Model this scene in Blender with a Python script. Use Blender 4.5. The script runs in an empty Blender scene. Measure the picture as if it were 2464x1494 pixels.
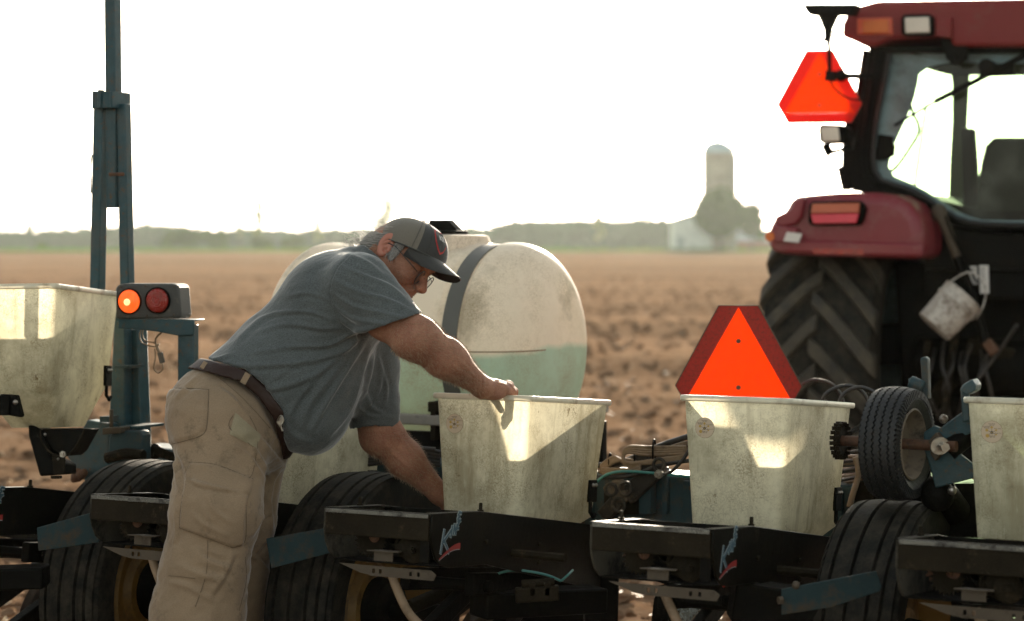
import bpy, bmesh, math, random
import numpy as np
from mathutils import Vector, Matrix
from mathutils.bvhtree import BVHTree

random.seed(7)
R = math.radians
# ------------------------------------------------------------------ camera
F = 5000.0            # focal length in photo pixels (photo width taken as 2464)
CX, HOR = 1232.0, 598.0
H = 1.44              # eye height
scene = bpy.context.scene
col = scene.collection
cam_d = bpy.data.cameras.new('camera')
cam = bpy.data.objects.new('camera', cam_d)
col.objects.link(cam)
cam.location = (0, 0, H)
cam.rotation_euler = (R(90), 0, 0)
cam_d.sensor_fit = 'HORIZONTAL'
cam_d.sensor_width = 36
cam_d.lens = 36 * F / 2464
cam_d.shift_y = -(747 - HOR) / 2464
cam_d.clip_start = 0.1
cam_d.clip_end = 6000
cam_d.dof.use_dof = True
cam_d.dof.focus_distance = 5.75
cam_d.dof.aperture_fstop = 2.8
scene.camera = cam

# ------------------------------------------------------------------ sky, sun, exposure
SUN_AZ, SUN_EL = R(9), R(13)      # azimuth to the right of the view axis, elevation
world = bpy.data.worlds.new('World')
scene.world = world
world.use_nodes = True
wn = world.node_tree
wn.nodes.clear()
sky = wn.nodes.new('ShaderNodeTexSky')
sky.sky_type = 'NISHITA'
sky.sun_disc = False
sky.sun_elevation = SUN_EL
sky.sun_rotation = SUN_AZ
sky.air_density = 1.2
sky.dust_density = 1.5
sky.ozone_density = 1.0
bg = wn.nodes.new('ShaderNodeBackground')
bg.inputs['Strength'].default_value = 0.12
wo = wn.nodes.new('ShaderNodeOutputWorld')
tn = wn.nodes.new('ShaderNodeMixRGB'); tn.blend_type = 'MULTIPLY'; tn.inputs[0].default_value = 1; tn.inputs[2].default_value = (1.0, 1.0, 0.94, 1)
hs = wn.nodes.new('ShaderNodeHueSaturation'); hs.inputs['Saturation'].default_value = 0.35     # white, hazy air
wn.links.new(sky.outputs[0], hs.inputs['Color']); wn.links.new(hs.outputs[0], tn.inputs[1]); wn.links.new(tn.outputs[0], bg.inputs[0])
wn.links.new(bg.outputs[0], wo.inputs[0])
sd = bpy.data.lights.new('sun', 'SUN')
sd.energy = 5.0
sd.angle = R(0.6)
sd.color = (1.0, 0.86, 0.68)
sun = bpy.data.objects.new('sun', sd)
col.objects.link(sun)
sdir = Vector((math.sin(SUN_AZ) * math.cos(SUN_EL), math.cos(SUN_AZ) * math.cos(SUN_EL), math.sin(SUN_EL)))
sun.rotation_euler = (-sdir).to_track_quat('-Z', 'Y').to_euler()
sun.location = sdir * 50
scene.view_settings.view_transform = 'Standard'
scene.view_settings.look = 'None'
scene.view_settings.gamma = 1
scene.view_settings.use_curve_mapping = False
scene.view_settings.exposure = 1.42
scene.render.engine = 'CYCLES'

# ------------------------------------------------------------------ helpers
CAM = Vector((0, 0, H))
def W(px, py, Y):
    return Vector(((px - CX) / F * Y, Y, H + (HOR - py) / F * Y))
def proj(v):
    return (CX + v[0] / v[1] * F, HOR - (v[2] - H) / v[1] * F)

class Frame:
    """a local frame: x right, y away, z up; yaw turns y towards the right, pitch tips y down"""
    def __init__(s, O, yaw=0, pitch=0, roll=0):
        s.M = Matrix.Translation(Vector(O)) @ Matrix.Rotation(-R(yaw), 4, 'Z') @ Matrix.Rotation(-R(pitch), 4, 'X') @ Matrix.Rotation(R(roll), 4, 'Y')
        s.I = s.M.inverted()
    def loc(s, px, py, yl=0.0):
        o = s.I @ CAM
        d = (s.I.to_3x3() @ (W(px, py, 1.0) - CAM))
        k = (yl - o.y) / d.y
        return o + d * k
    def xz(s, px, py, yl=0.0):
        p = s.loc(px, py, yl)
        return (p.x, p.z)

MW = {}
def tag(o, label=None, cat=None, group=None, kind=None):
    if label: o['label'] = label
    if cat: o['category'] = cat
    if group: o['group'] = group
    if kind: o['kind'] = kind
    return o
def thing(name, label, cat, M=None, group=None):
    o = bpy.data.objects.new(name, None)
    col.objects.link(o)
    if M is not None: o.matrix_world = M
    MW[o] = M.copy() if M is not None else Matrix.Identity(4)
    o.empty_display_size = 0.1
    return tag(o, label, cat, group)

def copy_tree(o, parent=None):
    c = o.copy(); col.objects.link(c)
    if parent is not None:
        c.parent = parent
    MW[c] = MW[o].copy()
    for ch in [x for x in bpy.data.objects if x.parent == o]:
        copy_tree(ch, c)
    return c

class MB:
    def __init__(s):
        s.v = []; s.f = []; s.m = []; s.cur = 0; s.T = None; s.pc = []
    def add(s, vs, fs, mi=None):
        b = len(s.v); s.pc.append((len(s.f), len(s.f)+len(fs)))
        for v in vs:
            v = Vector(v)
            if s.T is not None: v = s.T @ v
            s.v.append(v)
        for f in fs:
            s.f.append([b + i for i in f]); s.m.append(s.cur if mi is None else mi)
        return s
    def box(s, x0, x1, y0, y1, z0, z1, mi=None):
        v = [(x0,y0,z0),(x1,y0,z0),(x1,y1,z0),(x0,y1,z0),(x0,y0,z1),(x1,y0,z1),(x1,y1,z1),(x0,y1,z1)]
        return s.add(v, [(0,3,2,1),(4,5,6,7),(0,1,5,4),(1,2,6,5),(2,3,7,6),(3,0,4,7)], mi)
    def prism(s, pts, vec, mi=None):
        n = len(pts); pts = [Vector(p) for p in pts]; vec = Vector(vec)
        nrm = Vector((0,0,0))
        for i in range(n):
            a = pts[i]; b = pts[(i+1) % n]; nrm += a.cross(b)
        if nrm.dot(vec) > 0: pts = pts[::-1]
        v = pts + [p + vec for p in pts]
        fs = [tuple(range(n)), tuple(reversed(range(n, 2*n)))]
        for i in range(n):
            j = (i+1) % n
            fs.append((j, i, n+i, n+j))
        return s.add(v, fs, mi)
    def pxprism(s, fr, pxs, y0, y1, mi=None):
        """outline given in photo pixels, laid on plane y=y0 of the frame, real thickness to y1"""
        pts = [fr.loc(px, py, y0) for px, py in pxs]
        return s.prism(pts, (0, y1 - y0, 0), mi)
    def beam(s, a, b, w, h, up=(0,0,1), mi=None):
        a = Vector(a); b = Vector(b); d = (b - a).normalized(); up = Vector(up)
        sx = d.cross(up)
        if sx.length < 1e-4: sx = d.cross(Vector((0,1,0)))
        sx.normalize(); sz = sx.cross(d).normalized()
        q = [(-w/2,-h/2),(w/2,-h/2),(w/2,h/2),(-w/2,h/2)]
        vs = [a + sx*x + sz*z for x,z in q] + [b + sx*x + sz*z for x,z in q]
        return s.add(vs, [(0,1,2,3),(7,6,5,4),(1,0,4,5),(2,1,5,6),(3,2,6,7),(0,3,7,4)], mi)
    def tube(s, pts, r, n=8, caps=True, mi=None, closed=False):
        pts = [Vector(p) for p in pts]; m = len(pts)
        rs = r if isinstance(r, (list, tuple)) else [r]*m
        vs = []; prev = None
        for i, p in enumerate(pts):
            if closed: d = pts[(i+1) % m] - pts[i-1]
            else: d = pts[min(i+1, m-1)] - pts[max(i-1, 0)]
            if d.length < 1e-9: d = Vector((0,0,1))
            d.normalize()
            if prev is None:
                a = d.orthogonal().normalized()
            else:
                a = prev - d * prev.dot(d)
                a = a.normalized() if a.length > 1e-6 else d.orthogonal().normalized()
            prev = a; b = d.cross(a)
            for k in range(n):
                t = 2*math.pi*k/n
                vs.append(p + (a*math.cos(t) + b*math.sin(t))*rs[i])
        fs = []
        for i in range(m if closed else m-1):
            for k in range(n):
                j = (i+1) % m
                fs.append((i*n+k, i*n+(k+1)%n, j*n+(k+1)%n, j*n+k))
        if caps and not closed:
            fs.append(tuple(reversed(range(n)))); fs.append(tuple(range((m-1)*n, m*n)))
        return s.add(vs, fs, mi)
    def lathe(s, prof, o, ax, n=32, mi=None, a0=0, a1=2*math.pi):
        """prof: (distance along axis, radius)"""
        o = Vector(o); ax = Vector(ax).normalized(); e = ax.orthogonal().normalized(); g = ax.cross(e)
        vs = []; full = abs(a1 - a0 - 2*math.pi) < 1e-6
        for d, r in prof:
            for k in range(n):
                t = a0 + (a1-a0)*k/(n if full else n-1)
                vs.append(o + ax*d + (e*math.cos(t) + g*math.sin(t))*max(r, 1e-5))
        fs = []
        for i in range(len(prof)-1):
            for k in range(n if full else n-1):
                fs.append((i*n+k, i*n+(k+1)%n, (i+1)*n+(k+1)%n, (i+1)*n+k))
        return s.add(vs, fs, mi)
    def ball(s, c, r, n=10, mi=None):
        c = Vector(c); rr = r if isinstance(r, (tuple, list)) else (r, r, r)
        vs = []; fs = []
        for i in range(n+1):
            a = math.pi*i/n
            for k in range(2*n):
                t = math.pi*k/n
                vs.append(c + Vector((rr[0]*math.sin(a)*math.cos(t), rr[1]*math.sin(a)*math.sin(t), rr[2]*math.cos(a))))
        for i in range(n):
            for k in range(2*n):
                fs.append((i*2*n+k, (i+1)*2*n+k, (i+1)*2*n+(k+1)%(2*n), i*2*n+(k+1)%(2*n)))
        return s.add(vs, fs, mi)
    def loops(s, rings, closed_ends=(False, False), mi=None):
        n = len(rings[0]); vs = [p for r in rings for p in r]; fs = []
        for i in range(len(rings)-1):
            for k in range(n):
                fs.append((i*n+k, i*n+(k+1)%n, (i+1)*n+(k+1)%n, (i+1)*n+k))
        if closed_ends[0]: fs.append(tuple(reversed(range(n))))
        if closed_ends[1]: fs.append(tuple(range((len(rings)-1)*n, len(rings)*n)))
        return s.add(vs, fs, mi)
    def text(s, txt, size, M, mi=None, depth=0.0006, bold=0.0):
        c = bpy.data.curves.new('t', 'FONT'); c.body = txt; c.size = size; c.extrude = depth
        c.offset = bold; c.align_x = 'CENTER'; c.align_y = 'CENTER'; c.resolution_u = 3
        o = bpy.data.objects.new('t', c); col.objects.link(o)
        dg = bpy.context.evaluated_depsgraph_get(); dg.update()
        me = bpy.data.meshes.new_from_object(o.evaluated_get(dg))
        s.add([M @ v.co for v in me.vertices], [tuple(p.vertices) for p in me.polygons], mi)
        bpy.data.objects.remove(o); bpy.data.curves.remove(c); bpy.data.meshes.remove(me)
        return s
    def build(s, name, mats, parent=None, world=False, smooth=False, bevel=0, seg=2, label=None, ang=35, subd=0, fix=True, split=False):
        if split:
            for a, c in s.pc:
                q = MB(); used = sorted({i for f in s.f[a:c] for i in f}); mp = {i: k for k, i in enumerate(used)}
                q.v = [s.v[i] for i in used]; q.f = [[mp[i] for i in f] for f in s.f[a:c]]; q.m = s.m[a:c]
                last = q.build(name, mats, parent, world, smooth, bevel, seg, label, ang, subd, fix)
            return last
        me = bpy.data.meshes.new(name)
        vs = s.v
        if world and parent is not None:
            I = MW[parent].inverted(); vs = [I @ v for v in vs]
        me.from_pydata([tuple(v) for v in vs], [], s.f)
        if not isinstance(mats, (list, tuple)): mats = [mats]
        for m in mats: me.materials.append(m)
        if len(mats) > 1: me.polygons.foreach_set('material_index', s.m)
        if fix:
            bm = bmesh.new(); bm.from_mesh(me)
            bmesh.ops.recalc_face_normals(bm, faces=bm.faces)
            bm.to_mesh(me); bm.free()
        if smooth:
            me.polygons.foreach_set('use_smooth', [True]*len(me.polygons))
            if smooth == 'auto':
                try: me.set_sharp_from_angle(angle=R(ang))
                except Exception: pass
        o = bpy.data.objects.new(name, me); col.objects.link(o)
        if parent is not None:
            o.parent = parent; MW[o] = MW[parent]
        else: MW[o] = Matrix.Identity(4)
        if bevel:
            b = o.modifiers.new('b', 'BEVEL'); b.width = bevel; b.segments = seg; b.limit_method = 'ANGLE'; b.angle_limit = R(40)
            me.polygons.foreach_set('use_smooth', [True]*len(me.polygons))
            try: me.set_sharp_from_angle(angle=R(30))
            except Exception: pass
        if subd:
            m = o.modifiers.new('s', 'SUBSURF'); m.levels = subd; m.render_levels = subd
        if label: o['label'] = label
        return o

def spline(pts, n=8):
    """Catmull-Rom through points"""
    P = [Vector(p) for p in pts]; out = []
    for i in range(len(P)-1):
        p0 = P[max(i-1,0)]; p1 = P[i]; p2 = P[i+1]; p3 = P[min(i+2,len(P)-1)]
        for k in range(n):
            t = k/n
            out.append(0.5*((2*p1)+(p2-p0)*t+(2*p0-5*p1+4*p2-p3)*t*t+(3*p1-p0-3*p2+p3)*t**3))
    out.append(P[-1]); return out

# ------------------------------------------------------------------ materials
def new_mat(name):
    m = bpy.data.materials.new(name); m.use_nodes = True
    nt = m.node_tree; nt.nodes.clear()
    return m, nt
class NT:
    def __init__(s, nt): s.nt = nt
    def n(s, t, **kw):
        nd = s.nt.nodes.new(t)
        for k, v in kw.items():
            if k in nd.inputs: nd.inputs[k].default_value = v
            else: setattr(nd, k, v)
        return nd
    def l(s, a, b): s.nt.links.new(a, b)
def ramp(N, fac, stops):
    r = N.n('ShaderNodeValToRGB'); e = r.color_ramp.elements
    while len(e) > 1: e.remove(e[-1])
    e[0].position = stops[0][0]; e[0].color = tuple(stops[0][1]) + (1,) if len(stops[0][1]) == 3 else stops[0][1]
    for p, c in stops[1:]:
        x = e.new(p); x.color = tuple(c) + (1,)
    N.l(fac, r.inputs[0]); return r
def g3(x): return (x, x, x)
def surf(name, base, rough=0.6, metal=0.0, dirt=None, dirt_scale=6, dirt_lo=0.5, dirt_hi=0.65, var=0.15, fine=0.0,
         bump=0.1, bump_scale=60, spec=0.5, coat=0.0, second=None, second_scale=3, second_lo=0.5, second_hi=0.6,
         transl=0.0, sheen=0.0, stretch=(1,1,1), dirt_rough=0.9, sss=0.0):
    m, nt = new_mat(name); N = NT(nt)
    out = N.n('ShaderNodeOutputMaterial'); p = N.n('ShaderNodeBsdfPrincipled')
    tc = N.n('ShaderNodeTexCoord'); oi = N.n('ShaderNodeObjectInfo')
    mp = N.n('ShaderNodeMapping'); mp.inputs['Scale'].default_value = stretch
    ad = N.n('ShaderNodeVectorMath', operation='ADD')
    mul = N.n('ShaderNodeMath', operation='MULTIPLY'); mul.inputs[1].default_value = 37.0
    N.l(oi.outputs['Random'], mul.inputs[0]); N.l(tc.outputs['Object'], ad.inputs[0]); N.l(mul.outputs[0], ad.inputs[1]); N.l(ad.outputs[0], mp.inputs[0])
    n1 = N.n('ShaderNodeTexNoise', Scale=dirt_scale*0.6, Detail=6.0, Roughness=0.6); N.l(mp.outputs[0], n1.inputs['Vector'])
    b = Vector(base)
    r1 = ramp(N, n1.outputs[0], [(0.25, tuple(b*(1-var))), (0.75, tuple(b*(1+var)))])
    c = r1.outputs[0]; ro = None
    if second is not None:
        n2 = N.n('ShaderNodeTexNoise', Scale=second_scale, Detail=8.0, Roughness=0.7); N.l(ad.outputs[0], n2.inputs['Vector'])
        rr = ramp(N, n2.outputs[0], [(second_lo, g3(0)), (second_hi, g3(1))])
        mx = N.n('ShaderNodeMixRGB'); N.l(rr.outputs[0], mx.inputs[0]); N.l(c, mx.inputs[1]); mx.inputs[2].default_value = tuple(second)+(1,)
        c = mx.outputs[0]
    if dirt is not None:
        n3 = N.n('ShaderNodeTexNoise', Scale=dirt_scale, Detail=10.0, Roughness=0.72); N.l(mp.outputs[0], n3.inputs['Vector'])
        rr = ramp(N, n3.outputs[0], [(dirt_lo, g3(0)), (dirt_hi, g3(1))])
        mx = N.n('ShaderNodeMixRGB'); N.l(rr.outputs[0], mx.inputs[0]); N.l(c, mx.inputs[1]); mx.inputs[2].default_value = tuple(dirt)+(1,)
        c = mx.outputs[0]
        rm = N.n('ShaderNodeMapRange'); N.l(rr.outputs[0], rm.inputs[0]); rm.inputs[3].default_value = rough; rm.inputs[4].default_value = dirt_rough
        N.l(rm.outputs[0], p.inputs['Roughness'])
    else: p.inputs['Roughness'].default_value = rough
    if fine > 0:
        n4 = N.n('ShaderNodeTexNoise', Scale=220.0, Detail=3.0); N.l(ad.outputs[0], n4.inputs['Vector'])
        r4 = ramp(N, n4.outputs[0], [(0.35, g3(1-fine)), (0.65, g3(1+fine*0.5))])
        mx = N.n('ShaderNodeMixRGB', blend_type='MULTIPLY'); mx.inputs[0].default_value = 1; N.l(c, mx.inputs[1]); N.l(r4.outputs[0], mx.inputs[2]); c = mx.outputs[0]
    N.l(c, p.inputs['Base Color'])
    p.inputs['Metallic'].default_value = metal
    p.inputs['Specular IOR Level'].default_value = spec
    p.inputs['Coat Weight'].default_value = coat
    if sheen: p.inputs['Sheen Weight'].default_value = sheen; p.inputs['Sheen Roughness'].default_value = 0.4
    if sss:
        p.inputs['Subsurface Weight'].default_value = sss; p.inputs['Subsurface Radius'].default_value = (0.02, 0.007, 0.004); p.inputs['Subsurface Scale'].default_value = 0.5
    if bump:
        nb = N.n('ShaderNodeTexNoise', Scale=bump_scale, Detail=5.0, Roughness=0.6); N.l(mp.outputs[0], nb.inputs['Vector'])
        bp = N.n('ShaderNodeBump', Strength=bump, Distance=0.01); N.l(nb.outputs[0], bp.inputs['Height']); N.l(bp.outputs[0], p.inputs['Normal'])
    if transl > 0:
        tr = N.n('ShaderNodeBsdfTranslucent'); N.l(c, tr.inputs[0]); ms = N.n('ShaderNodeMixShader'); ms.inputs[0].default_value = transl
        N.l(p.outputs[0], ms.inputs[1]); N.l(tr.outputs[0], ms.inputs[2]); N.l(ms.outputs[0], out.inputs[0])
    else: N.l(p.outputs[0], out.inputs[0])
    return m

RUST = (0.10, 0.058, 0.030); DUST = (0.20, 0.15, 0.10)
M_blue = surf('blue_paint', (0.022, 0.056, 0.066), 0.42, spec=0.3, dirt=RUST, dirt_scale=48, dirt_lo=0.57, dirt_hi=0.66, var=0.25, bump=0.15, second=(0.055,0.062,0.058), second_scale=6, second_lo=0.48, second_hi=0.72)
M_blueclean = surf('blue_paint_dusty', (0.024, 0.048, 0.054), 0.5, spec=0.2, dirt=(0.09,0.062,0.038), dirt_scale=11, dirt_lo=0.50, dirt_hi=0.72, var=0.2, bump=0.1)
M_black = surf('black_paint', (0.0035, 0.0032, 0.002), 0.33, spec=0.08, dirt=(0.026,0.019,0.010), dirt_scale=14, dirt_lo=0.58, dirt_hi=0.85, var=0.3, bump=0.06, second=(0.012,0.009,0.005), second_scale=2.2, second_lo=0.5, second_hi=0.75)
M_blackdull = surf('black_dull', (0.004, 0.0036, 0.0026), 0.6, spec=0.06, dirt=(0.014,0.010,0.006), dirt_scale=12, dirt_lo=0.5, dirt_hi=0.8, bump=0.2)
M_mud = surf('muddy_steel', (0.015, 0.011, 0.006), 0.6, spec=0.06, dirt=(0.075,0.053,0.031), dirt_scale=14, dirt_lo=0.58, dirt_hi=0.72, var=0.4, bump=0.3)
M_dustpl = surf('dusty_plate', (0.05, 0.043, 0.031), 0.8, spec=0.2, dirt=(0.010,0.009,0.006), dirt_scale=7, dirt_lo=0.48, dirt_hi=0.6, var=0.2, bump=0.3)
M_galv = surf('worn_strap_steel', (0.068, 0.051, 0.034), 0.6, 0.0, spec=0.2, dirt=(0.035,0.025,0.017), dirt_scale=20, dirt_lo=0.55, dirt_hi=0.7, bump=0.1)
M_steel = surf('bright_steel', (0.30, 0.27, 0.23), 0.3, 0.9, dirt=RUST, dirt_scale=30, dirt_lo=0.55, dirt_hi=0.7)
M_rust = surf('rusty_steel', (0.11, 0.05, 0.025), 0.8, 0.2, dirt=(0.05,0.03,0.02), dirt_scale=20, bump=0.4)
M_rubber = surf('tyre_rubber', (0.009, 0.0085, 0.0065), 0.7, spec=0.15, dirt=(0.045,0.038,0.027), dirt_scale=16, dirt_lo=0.42, dirt_hi=0.72, var=0.3, bump=0.25, bump_scale=90)
M_rubberd = surf('dark_rubber', (0.006, 0.006, 0.0055), 0.6, dirt=(0.026,0.02,0.014), dirt_scale=30, dirt_lo=0.5, dirt_hi=0.75, bump=0.3, bump_scale=120)
M_lug = surf('lug_rubber', (0.022, 0.019, 0.013), 0.75, dirt=(0.075,0.06,0.038), dirt_scale=9, dirt_lo=0.4, dirt_hi=0.7, bump=0.4)
M_yellow = surf('yellow_rim', (0.20, 0.105, 0.013), 0.5, dirt=(0.05,0.033,0.018), dirt_scale=6, dirt_lo=0.45, dirt_hi=0.7, bump=0.1)
M_red = surf('red_paint', (0.17, 0.013, 0.020), 0.45, spec=0.35, dirt=(0.24,0.12,0.11), dirt_scale=5, dirt_lo=0.5, dirt_hi=0.85, var=0.1, bump=0.03, coat=0.2)
M_redroof = surf('red_roof', (0.17, 0.013, 0.012), 0.5, spec=0.3, dirt=(0.16,0.06,0.05), dirt_scale=5, dirt_lo=0.55, dirt_hi=0.8, var=0.1, bump=0.03)
M_orange = surf('orange_fluorescent', (1.0, 0.036, 0.001), 0.6, dirt=(0.62,0.025,0.004), dirt_scale=55, dirt_lo=0.50, dirt_hi=0.72, var=0.05, bump=0.02, transl=0.24, spec=0.05)
M_retro = surf('red_reflective', (0.24, 0.014, 0.008), 0.4, spec=0.2, dirt=(0.12,0.022,0.015), dirt_scale=120, dirt_lo=0.52, dirt_hi=0.6, var=0.1, bump=0.1, transl=0.05)
M_retro2 = surf('red_reflective_clean', (0.70, 0.008, 0.003), 0.4, spec=0.1, dirt=(0.5,0.02,0.01), dirt_scale=60, dirt_lo=0.6, dirt_hi=0.7, var=0.05, bump=0.0, transl=0.12)
M_white = surf('white_plastic', (0.46, 0.42, 0.37), 0.5, dirt=(0.13,0.095,0.07), dirt_scale=12, dirt_lo=0.46, dirt_hi=0.62, bump=0.1)
M_label = surf('label_paper', (0.55, 0.52, 0.48), 0.5, bump=0)
M_stick = surf('sticker_paper', (0.50, 0.39, 0.27), 0.5, var=0.06, dirt=(0.35,0.24,0.15), dirt_scale=60, dirt_lo=0.6, dirt_hi=0.7, bump=0)
M_ink = surf('ink', (0.03, 0.028, 0.025), 0.6, bump=0)
M_gold = surf('seed_yellow', (0.42, 0.26, 0.05), 0.5, bump=0)
M_dblue = surf('decal_blue', (0.035, 0.085, 0.12), 0.4, bump=0)
M_dwhite = surf('decal_white', (0.30, 0.35, 0.34), 0.4, bump=0)
M_dred = surf('decal_red', (0.26, 0.015, 0.012), 0.4, bump=0)
M_hose = surf('tan_hose', (0.20, 0.130, 0.072), 0.6, dirt=(0.045,0.028,0.016), dirt_scale=15, dirt_lo=0.5, dirt_hi=0.75, bump=0.2)
M_hosek = surf('black_hose', (0.010, 0.008, 0.006), 0.5, dirt=(0.06,0.042,0.028), dirt_scale=15, dirt_lo=0.45, dirt_hi=0.75, bump=0.2)
M_hoset = surf('teal_hose', (0.035, 0.17, 0.15), 0.45, bump=0)
M_lensr = surf('red_lens', (0.28, 0.012, 0.006), 0.2, dirt=(0.12,0.03,0.015), dirt_scale=25, dirt_lo=0.5, dirt_hi=0.7, bump=0.2)
M_lensp = surf('pink_lens', (0.55, 0.02, 0.05), 0.25, bump=0.1)
M_lenso = surf('amber_lens', (0.55, 0.12, 0.01), 0.2, bump=0.3, bump_scale=150)
M_lenso2 = surf('dull_amber_lens', (0.40, 0.08, 0.03), 0.3, bump=0.1)
M_clear = surf('clear_lamp_glass', (0.55, 0.47, 0.38), 0.2, bump=0.4, bump_scale=120, coat=0.6)
M_greyplastic = surf('grey_green_frame', (0.15, 0.22, 0.225), 0.6, dirt=(0.05,0.055,0.05), dirt_scale=4, dirt_lo=0.45, dirt_hi=0.7, bump=0.05)

M_dustarm = surf('dusty_black_arm', (0.022, 0.018, 0.013), 0.6, spec=0.2, dirt=(0.13,0.095,0.06), dirt_scale=13, dirt_lo=0.48, dirt_hi=0.66, bump=0.3)
M_tanmetal = surf('mud_caked_casting', (0.12, 0.088, 0.056), 0.8, spec=0.2, dirt=(0.05,0.035,0.022), dirt_scale=18, dirt_lo=0.5, dirt_hi=0.7, bump=0.4)
def mat_emit(name, c, s, base):
    m, nt = new_mat(name); N = NT(nt)
    out = N.n('ShaderNodeOutputMaterial'); p = N.n('ShaderNodeBsdfPrincipled')
    p.inputs['Base Color'].default_value = tuple(base)+(1,); p.inputs['Roughness'].default_value = 0.25
    tc = N.n('ShaderNodeTexCoord'); g = N.n('ShaderNodeTexNoise', Scale=60.0); N.l(tc.outputs['Object'], g.inputs[0])
    r = ramp(N, g.outputs[0], [(0.3, tuple(Vector(c)*0.6)), (0.7, tuple(c))]); N.l(r.outputs[0], p.inputs['Emission Color'])
    p.inputs['Emission Strength'].default_value = s
    N.l(p.outputs[0], out.inputs[0]); return m
M_amberlit = mat_emit('amber_lens_lit', (1.0, 0.10, 0.012), 0.55, (0.7,0.1,0.01))
M_bulb = mat_emit('bulb_glow', (1.0, 0.42, 0.16), 1.3, (0.7,0.3,0.1))

def mat_glass(name, tint, gloss=0.08):
    m, nt = new_mat(name); N = NT(nt)
    out = N.n('ShaderNodeOutputMaterial'); t = N.n('ShaderNodeBsdfTransparent'); t.inputs[0].default_value = tuple(tint)+(1,)
    g = N.n('ShaderNodeBsdfGlossy'); g.inputs['Roughness'].default_value = 0.03
    d = N.n('ShaderNodeBsdfDiffuse'); d.inputs[0].default_value = (0.5,0.55,0.45,1)
    tc = N.n('ShaderNodeTexCoord'); nz = N.n('ShaderNodeTexNoise', Scale=4.0, Detail=9.0); N.l(tc.outputs['Object'], nz.inputs[0])
    r = ramp(N, nz.outputs[0], [(0.5, g3(0.0)), (0.8, g3(0.16))])
    fr = N.n('ShaderNodeFresnel'); fr.inputs[0].default_value = 1.35
    m1 = N.n('ShaderNodeMixShader'); N.l(r.outputs[0], m1.inputs[0]); N.l(t.outputs[0], m1.inputs[1]); N.l(d.outputs[0], m1.inputs[2])
    m2 = N.n('ShaderNodeMixShader'); N.l(fr.outputs[0], m2.inputs[0]); N.l(m1.outputs[0], m2.inputs[1]); N.l(g.outputs[0], m2.inputs[2])
    N.l(m2.outputs[0], out.inputs[0]); return m
M_glass = mat_glass('cab_glass', (0.24, 0.36, 0.23))
M_specs = mat_glass('spectacle_glass', (0.95, 0.95, 0.95))

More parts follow.
